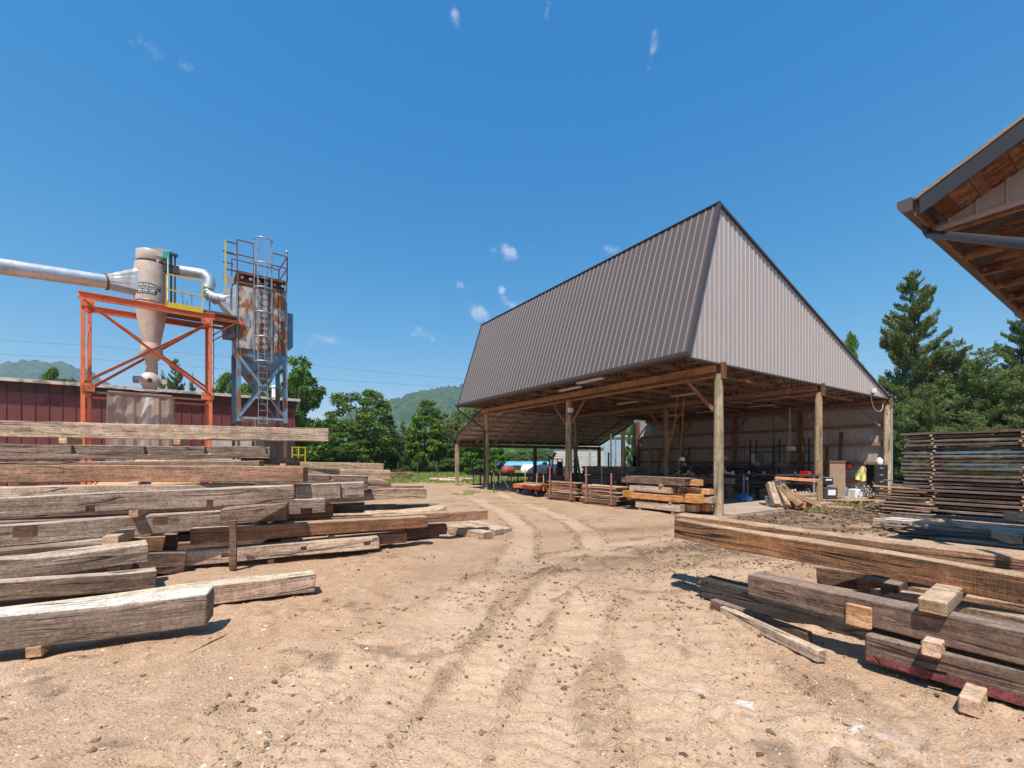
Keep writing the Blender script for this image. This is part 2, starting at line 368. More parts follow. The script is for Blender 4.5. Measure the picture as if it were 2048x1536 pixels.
M = dict(
 roof = plain('taupe_roof_metal', (.098,.077,.069), .42, var=.03, scale=.6),
 roofd= plain('dark_taupe_edge', (.058,.046,.042), .42, var=.03, scale=.6),
 rib = plain('taupe_rib_sheen', (.215,.176,.162), .4, var=.05, scale=.8),  # sheen of the sky on the roof ribs, painted in as a paler tone
 gable= plain('light_taupe_siding', (.41,.345,.32), .5, var=.025, scale=.6),
 gribs= plain('light_taupe_rib_sheen', (.47,.40,.37), .45, var=.04, scale=.8),  # paler than the siding: glancing light on the gable ribs put into the colour
 wallin=painted('light_wall_siding', (.40,.36,.345), 0, .5), lilac=painted('lilac_wall', (.50,.46,.44), 0, .5),
 trim = painted('dark_taupe_trim', (.042,.036,.036), 0, .4),
 maroon=painted('maroon_siding', (.165,.042,.042), .25, .45, rustcol=(.09,.035,.03)),
 maroond=painted('dark_maroon_fascia', (.05,.03,.03), .6, .6),
 roofw= painted('old_white_roof', (.55,.50,.46), .7, .6, rustcol=(.16,.08,.05), streak=False),
 orange=painted('orange_steel_paint', (.74,.175,.06), .45, .5, rustcol=(.20,.045,.03), lo=.56, hi=.64),
 cream= painted('cream_cyclone_paint', (.56,.44,.36), .25, .42, rustcol=(.26,.19,.14)),
 galv = painted('galvanised_duct', (.56,.57,.59), .35, .42, .55, rustcol=(.30,.30,.31)),
 galvd= painted('dull_galvanised', (.42,.43,.45), .35, .45, .6, rustcol=(.28,.27,.25)),
 blue = painted('rusted_blue_paint', (.15,.27,.37), 1.0, .6, pale=(.50,.41,.33), rustcol=(.27,.10,.04), lo=.49, hi=.54, sc=2.3),
 bluel= painted('blue_steel_paint', (.13,.255,.37), .95, .6, rustcol=(.21,.10,.055), lo=.51, hi=.56, sc=2.2),
 rust = painted('rusty_steel', (.15,.075,.045), .9, .75),
 yellow=painted('yellow_safety_paint', (.62,.43,.03), .6, .5, lo=.57, hi=.66),
 steel= painted('dark_steel', (.06,.06,.065), .3, .5, .3),
 dkred= painted('dark_red_machine', (.09,.02,.025), .4, .5),
 redst= painted('faded_red_steel', (.34,.12,.11), .4, .6),
 white= plain('white_paint', (.78,.78,.76), .4, var=.05),
 whitetank=plain('white_tank_paint', (.80,.82,.82), .35, var=.04),
 redtank=painted('red_tank_paint', (.34,.055,.045), .4, .6),
 black= plain('black_paint', (.018,.019,.022), .4),
 blackp=plain('black_plastic', (.02,.022,.028), .5),
 red  = plain('red_cabinet_paint', (.66,.012,.02), .35, var=.06),
 hose = plain('orange_air_hose', (.62,.26,.05), .5),
 rope = plain('old_rope', (.38,.30,.17), .9),
 conc = plain('concrete', (.34,.27,.21), .85, var=.16, scale=2.2, bump=.25),
 bluetarp=plain('blue_tarpaulin', (.14,.36,.62), .5, var=.2),
 teal = plain('teal_cap', (.02,.36,.38), .4),
 paper= plain('white_paper', (.8,.8,.78), .8, var=.04),
 lamp = plain('lamp_housing', (.62,.56,.50), .5),
 cable= plain('white_cable', (.62,.56,.50), .6),
 wire = plain('power_wire', (.10,.11,.12), .6),
 cloth_b=plain('navy_cloth', (.015,.018,.03), .9), cloth_t=plain('teal_cloth', (.02,.13,.13), .9), denim=plain('denim_cloth', (.05,.07,.12), .9),
 skin = plain('skin', (.42,.23,.15), .6, var=.05), hair = plain('dark_hair', (.03,.02,.015), .7), boot = plain('leather_boot', (.08,.05,.03), .7),
 orangeplastic=plain('orange_plastic', (.72,.07,.012), .3, var=.05),
 vest = plain('yellow_vest', (.72,.64,.24), .8, var=.2, scale=9), green=plain('green_vest', (.30,.42,.10), .8),
 card = plain('cardboard', (.36,.24,.16), .85, var=.15),
 redpaint=wood('red_stained_wood', (.08,.04,.035), (.24,.075,.065), None, saw=0, stainamt=.8),
)
# ================================================================== GROUND
BARN = Frame(5.90, 12.57, math.atan2(.551, .834))
PLANT = Frame(*( (-16.55, 16.96) ), math.atan2(.625, .781))
def fbm(x, y, wl, octs, seed, cell):
    s = np.zeros_like(x); a = 1.0
    for k in range(octs):
        w = wl/2**k
        att = np.clip(w/(cell*2.0)-.6, 0, 1)
        s += a*att*(vnoise(x/w, y/w, seed+k*7)-.5); a *= .5
    return s
TRACKS = [
 [(-.05,1.5),(.2,2.8),(.6,4.2),(1.1,5.6),(2.0,6.7),(3.4,7.8),(5.2,8.8)],
 [(1.35,1.5),(1.45,3.0),(1.6,4.2),(2.2,5.2),(3.3,6.2),(4.9,7.3)],
 [(-1.9,2.0),(-1.3,3.4),(-.7,5.0),(.2,6.5),(1.5,7.8),(3.0,8.8)],  # centre lines of wheel tracks over the ground, metres
 [(-.55,1.5),(-.35,2.6),(.05,4.2),(.55,5.6),(1.5,7.0),(2.9,8.2),(4.6,9.2),(6.6,10.3)],
 [(.75,1.5),(.95,2.6),(1.2,4.0),(1.75,5.2),(2.7,6.3),(4.2,7.4),(6.0,8.4),(7.6,9.2)],
 [(-1.15,1.6),(-.8,3.2),(-.35,5.2),(.1,7.4),(.2,10.0),(-.4,13.5),(-1.6,18.0),(-3.2,24.0)],
 [(1.7,1.6),(1.75,3.4),(1.5,5.4),(1.5,7.6),(1.6,10.2),(1.0,13.5),(-.1,18.0),(-1.6,24.0)],
]
def track_fields(X, Y):
    best = np.full(X.shape, 9.0); arc = np.zeros(X.shape)
    for T in TRACKS:
        pts = []
        for i in range(len(T)-1):
            p0 = Vector(T[max(i-1,0)]); p1 = Vector(T[i]); p2 = Vector(T[i+1]); p3 = Vector(T[min(i+2,len(T)-1)])
            for k in range(6):
                t = k/6.0
                pts.append(.5*((2*p1)+(p2-p0)*t+(2*p0-5*p1+4*p2-p3)*t*t+(3*p1-p0-3*p2+p3)*t**3))
        pts.append(Vector(T[-1])); s0 = 0.0
        for a, b in zip(pts[:-1], pts[1:]):
            d = b-a; L = d.length; d /= L
            rx = X-a.x; ry = Y-a.y; al = np.clip(rx*d.x+ry*d.y, 0, L)
            ds = np.hypot(rx-al*d.x, ry-al*d.y)
            m = ds < best
            best = np.where(m, ds, best); arc = np.where(m, s0+al + .35*ds, arc); s0 += L
    return best, arc
def sstep(x, a, b): t = np.clip((x-a)/(b-a), 0, 1); return t*t*(3-2*t)
def ground_fields(X, Y, cell):
    near = 1-sstep(Y, 26, 40)
    rg = .35+1.1*sstep(vnoise(X/.9, Y/.9, 19), .25, .7)
    z = .055*fbm(X, Y, 2.6, 4, 3, cell) + .030*fbm(X, Y, .42, 3, 11, cell) + rg*(.060*np.abs(fbm(X, Y, .15, 3, 23, cell))+.022*fbm(X, Y, .07, 2, 29, cell))
    d, arc = track_fields(X, Y)
    wob = fbm(X, Y, .5, 2, 31, cell)*.12
    inside = 1-sstep(d+wob, .18, .25)
    rim = np.exp(-((d+wob-.27)/.06)**2)
    pres = .35+.65*sstep(vnoise(X/1.7, Y/1.7, 41), .3, .6)
    z += pres*(-.020*inside + .026*rim*(.4+vnoise(X/.12, Y/.12, 5)))
    lug = np.clip(np.sin(arc*2*math.pi/.12)*1.4, -1, 1)
    latt = np.clip(.12/(cell*2.6)-.5, 0, 1)
    z += (.4+.6*pres)*sstep(.34-d, 0, .06)*.0105*lug*latt*(.25+.75*sstep(vnoise(X/.35, Y/.35, 97), .2, .6))
    # churned mud in front of the barn
    q = np.stack([X-BARN.o.x, Y-BARN.o.y]); bx = q[0]*BARN.dx.x+q[1]*BARN.dx.y; by = q[0]*BARN.dy.x+q[1]*BARN.dy.y
    mud = sstep(bx, -1.6, .3)*(1-sstep(bx, 7.2, 9.0))*sstep(by, -3.9, -2.4)*(1-sstep(by, -.7, -.3))
    mud = np.clip(mud*1.2*(.35+1.1*vnoise(X/.8, Y/.8, 51)), 0, 1)
    mud2 = 1.2*np.exp(-(((X-2.9)/3.0)**2+((Y-7.6-.42*(X-2.9))/.75)**2))*(.35+.9*vnoise(X/.45, Y/.3, 57))
    mud3 = np.exp(-(((X-2.6)/2.0)**2+((Y-9.9-.3*(X-2.6))/.4)**2))
    mud = np.clip(mud + .9*mud2 + .6*mud3 + .55*rim*pres*near*sstep(vnoise(X/.25, Y/.25, 77), .35, .8) + .5*near*sstep(vnoise(X/.16, Y/.13, 71)*.5+vnoise(X/.8, Y/.6, 73)*.5, .70, .80), 0, 1)
    z += mud*near*(.05*fbm(X, Y, .35, 4, 61, cell)+.03*np.abs(fbm(X, Y, .12, 2, 67, cell)))
    pud = np.exp(-(((X-7.3)/1.5)**2+((Y-10.15-.12*(X-7.3))/.42)**2)); z -= .05*sstep(pud, .3, .8)
    inb = sstep(bx, -.3, .1)*sstep(by, -.45, -.3)*(1-sstep(bx, 13.4, 13.9))*(1-sstep(by, 13.4, 14))
    z = z*near; z = z*(1-inb) - .03*inb
    grass = sstep(Y + 3.0*(vnoise(X/2.5, Y/2.5, 81)-.5) + .10*X, 27.5, 30.5)
    gr2 = sstep(bx + .8*(vnoise(X/.7, Y/.7, 83)-.5), 14.3, 15.2)*sstep(by, -2, -1)
    grass = np.clip(np.maximum(grass, gr2*.9), 0, 1)
    dust = np.exp(-(((X+2.3)/1.3)**2+((Y-4.6)/1.4)**2)) + .8*np.exp(-(((X+2.2)/2.2)**2+((Y-6.4)/.8)**2))
    chalk = np.exp(-((Y-(3.05-.62*(X-1.3)))/.03)**2)*sstep(X, .9, 1.2)*(1-sstep(X, 2.0, 2.3))*sstep(vnoise(X/.09, Y/.05, 91), .5, .7)*.75
    chalk += .25*np.exp(-(((X-2.05)/.45)**2+((Y-2.45)/.22)**2))*sstep(vnoise(X/.035, Y/.03, 93), .5, .72)
    return z, mud, grass, dust*.9, chalk, inside*pres*near
rows = [-.8]; 
while rows[-1] < 70: rows.append(rows[-1] + (rows[-1]+1.6)*.0062)
while rows[-1] < 9000: rows.append(rows[-1]*1.16)
tt = list(np.arange(-1.5, 1.5001, .0062)); t = 1.5; ext = []
while t < 9: t *= 1.07; ext.append(t)
tt = [-e for e in ext[::-1]] + tt + ext
yy = np.array(rows); tt = np.array(tt)
Yg, Tg = np.meshgrid(yy, tt, indexing='ij'); Xg = Tg*(Yg+1.4)
cell = (Yg+1.6)*.0062
gz, gmud, ggrass, gdust, gchalk, gtr = ground_fields(Xg, Yg, cell)
nr, nc = Yg.shape
co = np.stack([Xg, Yg, gz], -1).reshape(-1, 3)
idx = np.arange(nr*nc).reshape(nr, nc)
quads = np.stack([idx[:-1,:-1], idx[:-1,1:], idx[1:,1:], idx[1:,:-1]], -1).reshape(-1, 4)
gm = bpy.data.meshes.new('ground'); gm.vertices.add(nr*nc); gm.vertices.foreach_set('co', co.ravel())
gm.loops.add(quads.size); gm.loops.foreach_set('vertex_index', quads.ravel().astype(np.int32))
gm.polygons.add(len(quads)); gm.polygons.foreach_set('loop_start', np.arange(0, quads.size, 4, dtype=np.int32))
gm.update(calc_edges=True); gm.polygons.foreach_set('use_smooth', np.ones(len(quads), bool))
for nm, a in (('mud', gmud), ('grass', ggrass), ('dust', gdust), ('chalk', gchalk), ('track', gtr)):
    at = gm.attributes.new(nm, 'FLOAT', 'POINT'); at.data.foreach_set('value', a.ravel().astype(np.float32))
ground = bpy.data.objects.new('ground', gm); COL.objects.link(ground); tag(ground, 'tan dirt yard with wheel tracks, grass field beyond', kind='structure')
t = NT('dirt_and_grass'); tc = t.n('TexCoord'); v = tc.outputs['Object']
att = lambda n: t.n('Attribute', attribute_name=n).outputs['Fac']
n1 = t.noise(v, 1.1, 6, .6); n2 = t.noise(v, 7, 6, .65); n3 = t.noise(v, 46, 4, .6)
c = t.ramp(n1, [(.30, (.33,.20,.122)), (.48, (.455,.295,.190)), (.68, (.53,.365,.25))])
c = t.mix(t.math('MULTIPLY', t.ramp(n2, [(.46,(0,0,0)), (.64,(1,1,1))]), .40), c, (.27,.165,.10))
c = t.mix(t.math('MULTIPLY', t.ramp(n3, [(.5,(0,0,0)), (.68,(1,1,1))]), .55), c, (.62,.475,.345))
far = t.n('SeparateXYZ'); t.l(v, far.inputs[0])
c = t.mix(t.math('MULTIPLY', t.ramp(t.math('MULTIPLY', t.math('ADD', far.outputs['Y'], t.math('MULTIPLY', n1, 6.0)), .05), [(.35,(0,0,0)), (.55,(1,1,1))]), .42), c, (.30,.19,.115))
c = t.mix(t.math('MULTIPLY', att('track'), .40), c, (.60,.43,.29))
vp = t.n('TexVoronoi'); vp.inputs['Scale'].default_value = 9; t.l(v, vp.inputs['Vector'])
c = t.mix(t.ramp(t.math('ADD', vp.outputs['Distance'], t.math('MULTIPLY', n3, .12)), [(.14,(.75,.75,.75)), (.19,(0,0,0))]), c, (.145,.092,.058))
dm = t.math('MULTIPLY', att('dust'), t.ramp(n2, [(.38,(0,0,0)), (.56,(1,1,1))]))
c = t.mix(t.math('MULTIPLY', dm, .38), c, (.46,.245,.12))
md = t.math('MULTIPLY', att('mud'), t.ramp(n2, [(.3,(.35,.35,.35)), (.55,(1,1,1))]))
c = t.mix(md, c, (.125,.082,.055))
c = t.mix(t.math('MINIMUM', att('chalk'), .85), c, (.72,.70,.68))
gn = t.noise(v, 3, 6, .65); gc = t.ramp(gn, [(.3, (.10,.115,.03)), (.5, (.16,.20,.045)), (.72, (.30,.30,.10))])
c = t.mix(t.math('MULTIPLY', att('grass'), t.ramp(t.noise(v, 1.7, 5, .7), [(.3,(.55,.55,.55)), (.45,(1,1,1))])), c, gc)
t.l(c, t.b.inputs['Base Color']); t.l(t.math('MULTIPLY_ADD', md, -.3, .95), t.b.inputs['Roughness']); t.b.inputs['Specular IOR Level'].default_value = .2
peb = t.n('TexVoronoi'); peb.inputs['Scale'].default_value = 42; t.l(v, peb.inputs['Vector'])
pb = t.ramp(peb.outputs['Distance'], [(.0,(1,1,1)), (.45,(0,0,0))])
h = t.math('ADD', t.math('MULTIPLY', n3, .5), t.math('ADD', t.math('MULTIPLY', t.noise(v, 160, 3, .6), .22), t.math('MULTIPLY', pb, .3)))
t.l(t.bump(h, 1.0, .03), t.b.inputs['Normal'])
gm.materials.append(t.m)
def gz_at(x, y):
    a = np.array([[float(x)]]); b = np.array([[float(y)]])
    return float(ground_fields(a, b, np.array([[.03]]))[0][0, 0])

# loose clods and stones
def scatter(name, n, smin, smax, mat, region, seed, flat=.6, label=None):
    rng = np.random.default_rng(seed)
    bm = bmesh.new(); bmesh.ops.create_icosphere(bm, subdivisions=1, radius=1); bv = np.array([v.co[:] for v in bm.verts]); bf = np.array([[v.index for v in f.verts] for f in bm.faces]); bm.free()
    xy = region(rng, n); n = len(xy)
    z = ground_fields(xy[:, :1], xy[:, 1:2], np.full((n,1), .03))[0][:, 0]
    s = smin*(smax/smin)**(rng.random(n)**2.2)
    V = bv[None]*(1+.45*(rng.random((n, len(bv), 1))-.5)*1.6)
    a = rng.random(n)*6.283; ca, sa = np.cos(a), np.sin(a)
    sx = s*(.8+.7*rng.random(n)); sy = s*(.6+.5*rng.random(n)); sz = s*flat*(.6+.6*rng.random(n))
    x = V[...,0]*sx[:,None]; y = V[...,1]*sy[:,None]; zz = V[...,2]*sz[:,None]
    W_ = np.stack([x*ca[:,None]-y*sa[:,None]+xy[:,0][:,None], x*sa[:,None]+y*ca[:,None]+xy[:,1][:,None], zz+(z+sz*.35)[:,None]], -1).reshape(-1,3)
    F_ = (bf[None]+(np.arange(n)*len(bv))[:,None,None]).reshape(-1,3)
    me = bpy.data.meshes.new(name); me.from_pydata(W_.tolist(), [], F_.tolist()); me.materials.append(mat)
    o = bpy.data.objects.new(name, me); COL.objects.link(o); return tag(o, label, kind='stuff')
def islandmat(name, stops, rough=.95, bscale=60):
    t = NT(name); g = t.n('NewGeometry'); c = t.ramp(g.outputs['Random Per Island'], stops)
    t.l(c, t.b.inputs['Base Color']); t.b.inputs['Roughness'].default_value = rough; t.b.inputs['Specular IOR Level'].default_value = .15
    tc = t.n('TexCoord'); t.l(t.bump(t.noise(tc.outputs['Object'], bscale, 3), .5, .006), t.b.inputs['Normal']); return t.m
def reg_near(rng, n):
    y = 1.35+ (rng.random(n)**1.7)*11; x = (rng.random(n)-.5)*2*(y*1.2+.8)
    k = vnoise(x/.8, y/.8, 5) > rng.random(n)*.8
    return np.stack([x, y], -1)[k]
def reg_rim(rng, n):
    y = 1.4+rng.random(n)*10; x = -2+rng.random(n)*8; d, _ = track_fields(x, y)
    k = (np.abs(d-.31) < .10*rng.random(n)+.02); return np.stack([x, y], -1)[k]
def reg_mud(rng, n):
    bx = -1+rng.random(n)*9; by = -3.9+rng.random(n)*3.3
    x = BARN.o.x+BARN.dx.x*bx+BARN.dy.x*by; y = BARN.o.y+BARN.dx.y*bx+BARN.dy.y*by
    k = vnoise(x/.5, y/.5, 9) > rng.random(n)*.9; return np.stack([x, y], -1)[k]
scatter('gravel', 70000, .0025, .009, islandmat('stone_chips', [(0,(.20,.13,.085)), (.3,(.42,.29,.19)), (.9,(.56,.42,.29)), (1,(.68,.60,.50))]), reg_near, 3, label='pale stone chips spread over the dirt')
scatter('dirt_clods', 2600, .006, .026, islandmat('dark_clods', [(0,(.11,.07,.045)), (1,(.20,.135,.09))]), reg_near, 5, .5, label='dark clods scattered on the dirt')
scatter('mud_crumbs', 26000, .006, .026, islandmat('brown_crumbs', [(0,(.18,.115,.07)), (1,(.45,.31,.20))]), reg_rim, 8, label='crumbs of dirt along the wheel tracks')
def reg_band(rng, n):
    x = -.8+rng.random(n)*7; y = 4.6+.55*x+rng.normal(size=n)*1.3; k = (vnoise(x/.5, y/.4, 15)*.6+vnoise(x/1.6, y/1.2, 17)*.4 > .35+rng.random(n)*.4) & (y > 2.5); return np.stack([x, y], -1)[k]
scatter('loose_clods', 15000, .005, .023, islandmat('churned_clods', [(0,(.12,.078,.05)), (.6,(.27,.175,.11)), (1,(.42,.29,.19))]), reg_band, 27, .6, label='churned clods where the wheel tracks sweep towards the shed')
scatter('mud_lumps', 5200, .012, .065, islandmat('mud_lump', [(0,(.09,.06,.04)), (1,(.24,.16,.105))]), reg_mud, 9, .7, label='churned mud lumps in front of the open shed')
def reg_left(rng, n):
    y = 2.0+rng.random(n)*6; x = -3.4+rng.random(n)*2.6-.1*y; return np.stack([x, y], -1)
scatter('wood_chips', 2600, .004, .018, islandmat('wood_chip', [(0,(.30,.15,.07)), (.6,(.55,.34,.18)), (1,(.75,.62,.45))]), reg_left, 12, .2, label='wood chips and bark by the left timber pile')

# puddle, slab
mb = MB(); n = 40; vs = []
for k in range(n):
    a = 2*math.pi*k/n; r = 1+.22*math.sin(3*a+1)+.12*math.sin(7*a)
    vs.append((7.3+1.45*r*math.cos(a), 10.1+.12*1.45*r*math.cos(a)+.36*r*math.sin(a), -.022))
mb.add(vs, [tuple(range(n))])
t = NT('muddy_water'); t.b.inputs['Base Color'].default_value = (.16,.105,.06,1); t.b.inputs['Roughness'].default_value = .12
tc = t.n('TexCoord'); t.l(t.bump(t.noise(tc.outputs['Object'], 5, 3), .12, .02), t.b.inputs['Normal'])
tag(mb.build('puddle', t.m), 'muddy puddle in front of the open shed', kind='structure')
mb = MB(); mb.box(.18, 13.3, -.34, 13.4, -.2, .045)
slab = mb.build('concrete_floor', M['conc'], bevel=.01); slab.location = BARN.o; slab.rotation_euler = (0,0,BARN.a); tag(slab, 'concrete floor of the open shed', kind='structure')

# grass blades in the field and tufts
def grass_obj(name, pts, hmin, hmax, w, mat, label, seed):
    rng = np.random.default_rng(seed); n = len(pts); a = rng.random(n)*6.283; h = hmin+(hmax-hmin)*rng.random(n); ln = (rng.random((n,2))-.5)*h[:,None]*.9
    dx = np.cos(a)*w; dy = np.sin(a)*w
    v0 = np.stack([pts[:,0]-dx, pts[:,1]-dy, np.zeros(n)-.01], -1); v1 = np.stack([pts[:,0]+dx, pts[:,1]+dy, np.zeros(n)-.01], -1)
    v2 = np.stack([pts[:,0]+ln[:,0], pts[:,1]+ln[:,1], h], -1)
    V = np.stack([v0,v1,v2], 1).reshape(-1,3); F_ = np.arange(3*n).reshape(-1,3)
    me = bpy.data.meshes.new(name); me.from_pydata(V.tolist(), [], F_.tolist()); me.materials.append(mat)
    o = bpy.data.objects.new(name, me); COL.objects.link(o); return tag(o, label, kind='stuff')
gmat = islandmat('grass_blade', [(0,(.10,.14,.03)), (.5,(.19,.25,.055)), (1,(.36,.36,.12))])
rng = np.random.default_rng(4)
y = 29+rng.random(42000)*24; x = -.42*y+rng.random(42000)*y*.55; k = vnoise(x/1.5, y/1.5, 81) > rng.random(len(x))*.8
grass_obj('grass', np.stack([x,y],-1)[k], .06, .26, .035, gmat, 'mown grass of the field beyond the yard', 1)
pts = []
for (u, v, rad, m) in ((925,990,.5,160),(945,985,.4,120),(690,1000,.5,200),(1690,1018,.4,120),(1715,1013,.5,160),(800,963,1.0,260),(995,985,.6,100),(1640,1024,.3,100)):
    g = G(u, v)
    pts.append(np.stack([g.x+(rng.random(m)-.5)*2*rad, g.y+(rng.random(m)-.5)*2*rad], -1))
grass_obj('weeds', np.concatenate(pts), .04, .16, .012, gmat, 'thin weeds at the edges of the dirt yard', 2)
# ================================================================== TIMBERS
def timber_mesh(name, L, w, h0, h1, mat, seed=0, notches=(), wob=.006, slant=(0,0), wane=0, seg=.32):
    """squared timber as a warped block: x along, y away, z up; notches = (x0, x1, row, depth), row: top mid bot full"""
    rng = random.Random(seed)
    xs = {0.0, L}; nd = .07
    n = max(2, int(L/seg))
    for i in range(1, n): xs.add(L*i/n)
    for nt in notches: xs.add(max(0, nt[0])); xs.add(min(L, nt[1]))
    xs = sorted(xs); xs = [x for i, x in enumerate(xs) if i == 0 or x-xs[i-1] > .012]
    if notches: nd = notches[0][3] if len(notches[0]) > 3 else .07; ys = [0, nd, w]; zr = [0, .36, .68, 1]
    else: ys = [0, w]; zr = [0, .5, 1]
    nx, ny, nz = len(xs)-1, len(ys)-1, len(zr)-1
    solid = np.ones((nx, ny, nz), bool)
    rowz = {'bot': [0], 'mid': [1], 'top': [2], 'full': [0,1,2], 'hi': [1,2], 'lo': [0,1]}
    for nt in notches:
        for i in range(nx):
            m = (xs[i]+xs[i+1])/2
            if nt[0] < m < nt[1]:
                for k in rowz[nt[2]]: solid[i, 0, k] = False
    ph = [rng.random()*6.28 for _ in range(8)]; amp = [wob*(1.2 if wane else 1)*(0.6+rng.random()) for _ in range(8)]
    jit = {}
    def vert(i, j, k):
        x, y, z = xs[i], ys[j], zr[k]
        h = h0+(h1-h0)*x/L
        bow = wob*1.5*math.sin(x*.9+ph[0])
        Y = y; Z = z*h
        e = (i, j, k)
        if e not in jit: jit[e] = [rng.gauss(0, wob*.35) for _ in range(3)]
        q = jit[e]
        Y += bow + amp[1]*math.sin(x*2.3+ph[1]+z*1.7) + q[1]; Z += wob*math.sin(x*1.1+ph[2]) + amp[2]*math.sin(x*3.1+ph[3]+y*3) + q[2]
        if wane and k == nz and j == 0:
            wv = wane*max(0, math.sin(x*1.3+ph[4])+.35*math.sin(x*5+ph[5])); Y += wv*.9; Z -= wv
        X = x
        if i == 0: X += slant[0]*z*h + abs(q[0])*(4 if wob > .005 else 1)
        if i == nx: X += slant[1]*z*h - abs(q[0])*(4 if wob > .005 else 1)
        return (X, Y, Z)
    vid = {}; V = []; Fs = []
    def vi(i, j, k):
        if (i,j,k) not in vid: vid[(i,j,k)] = len(V); V.append(vert(i,j,k))
        return vid[(i,j,k)]
    def S(i,j,k): return 0 <= i < nx and 0 <= j < ny and 0 <= k < nz and solid[i,j,k]
    for i in range(nx):
        for j in range(ny):
            for k in range(nz):
                if not solid[i,j,k]: continue
                if not S(i-1,j,k): Fs.append((vi(i,j,k),vi(i,j,k+1),vi(i,j+1,k+1),vi(i,j+1,k)))
                if not S(i+1,j,k): Fs.append((vi(i+1,j,k),vi(i+1,j+1,k),vi(i+1,j+1,k+1),vi(i+1,j,k+1)))
                if not S(i,j-1,k): Fs.append((vi(i,j,k),vi(i+1,j,k),vi(i+1,j,k+1),vi(i,j,k+1)))
                if not S(i,j+1,k): Fs.append((vi(i,j+1,k),vi(i,j+1,k+1),vi(i+1,j+1,k+1),vi(i+1,j+1,k)))
                if not S(i,j,k-1): Fs.append((vi(i,j,k),vi(i,j+1,k),vi(i+1,j+1,k),vi(i+1,j,k)))
                if not S(i,j,k+1): Fs.append((vi(i,j,k+1),vi(i+1,j,k+1),vi(i+1,j+1,k+1),vi(i,j+1,k+1)))
    me = bpy.data.meshes.new(name); me.from_pydata(V, [], Fs); me.materials.append(mat); me.update(); return me
SEED = [100]
def place_beam(name, label, cat, group, a, b, w, h0, h1, mat, notches=(), wob=.006, bev=.008, wane=0, slant=(0,0), roll=0, seg=.32):
    """a = left (or far) lower front edge end, b = right end; the body lies behind that edge"""
    SEED[0] += 1
    d = b-a; L = d.length; x = d.normalized(); y = Vector((0,0,1)).cross(x).normalized(); z = x.cross(y)
    me = timber_mesh(name, L, w, h0, h1, mat, SEED[0], notches, wob, slant, wane, seg)
    o = bpy.data.objects.new(name, me); COL.objects.link(o)
    m = Matrix((x, y, z)).transposed().to_4x4(); m.translation = a
    if roll: m = m @ Matrix.Rotation(roll, 4, 'X')
    o.matrix_world = m
    md = o.modifiers.new('bevel', 'BEVEL'); md.width = bev; md.segments = 1; md.limit_method = 'ANGLE'; md.angle_limit = R_(40)
    return tag(o, label, cat, group)
def pxbeam(label, L, Rr, w, mat, group='', notches=(), ext=0, cat='timber', name='timber', **kw):
    """L, Rr = (u, v_top, v_bottom, distance) of the two ends of the front face"""
    a = P(L[0], L[2], L[3]); b = P(Rr[0], Rr[2], Rr[3])
    h0 = (L[2]-L[1])/FPX*L[3]; h1 = (Rr[2]-Rr[1])/FPX*Rr[3]
    if ext:   # runs on beyond the frame edge
        d = (a-b); ln = d.length; k = ext/ln
        if ext > 0: a = a+d*k; h0 = h0+(h0-h1)*k*.3; notches = [(n[0]+ext, n[1]+ext)+tuple(n[2:]) for n in notches]
        else: b = b+d*k; h1 = h1+(h1-h0)*-k*.3
    return place_beam(name, label, cat, group, a, b, w, max(h0,.03), max(h1,.03), mat, notches, **kw)
GL = 'reclaimed timbers in the pile on the left'
def Yz(v, z): return (EYE-z)*FPX/(v-HV)
# --- the left pile, from the top down -----------------------------------------------------------
pxbeam('longest and topmost brown timber of the left pile, cracked all along its side', (0,841,873,8.3), (657,857,883,10), .26, W['pale'], GL, ext=1.5, wob=.004)
pxbeam('grey timber with five cut notches just under the topmost timber', (0,887,919,8.1), (540,894,917,9.6), .26, W['grey'], GL, ext=1.5,
       notches=[(1.03,1.13,'hi',.07),(2.17,2.27,'hi',.07),(3.2,3.3,'hi',.07),(4.33,4.43,'hi',.07)])
pxbeam('smooth orange-brown timber sticking out at mid height of the left pile', (0,930,965.6,6.9), (606.6,933,963,7.5), .27, W['brown'], GL, ext=1.5, wob=.003)
pxbeam('silvery timber with small square mortises along its lower edge, under the orange-brown one', (0,998,1035,Yz(1035,.93)), (539.5,973,1008,Yz(1008,.93)), .25, W['grey'], GL, ext=1.2, wane=.03,
       notches=[(.72,.80,'bot',.05),(1.95,2.02,'bot',.05),(3.05,3.12,'bot',.05)])
pxbeam('grey timber with projecting tenon stubs, fifth from the top of the left pile', (0,1053,1094,Yz(1094,.52)), (458.7,1022,1057,Yz(1057,.52)), .25, W['grey'], GL, ext=1.2)
pxbeam('grey rough timber with a broken pale corner, resting below the stub timber', (0,1119,1162,Yz(1162,.30)), (298,1087,1126,Yz(1126,.30)), .24, W['grey'], GL, ext=1.2, wane=.035, wob=.012)
pxbeam('lowest grey timber of the pile, lying on the dirt behind the two front timbers', (0,1172,1205,5.1-.55), (311,1141,1178,5.4), .24, W['grey'], GL, ext=1.2)
# fillers behind the front row
pxbeam('timber lying behind the orange-brown one, its pale top in the sun', (0,925,955,7.6), (520,921,948,8.6), .3, W['grey'], GL, ext=1.2)
pxbeam('timber lying behind the mortised silvery one, pale weathered top', (0,973,1012,6.4), (505,968,1000,7.6), .3, W['pale'], GL, ext=1.2)
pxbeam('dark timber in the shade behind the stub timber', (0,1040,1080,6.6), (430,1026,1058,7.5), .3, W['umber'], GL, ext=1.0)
pxbeam('dark timber in the shade behind the broken-corner timber', (0,1100,1140,6.0), (290,1082,1112,6.6), .3, W['umber'], GL, ext=1.0)
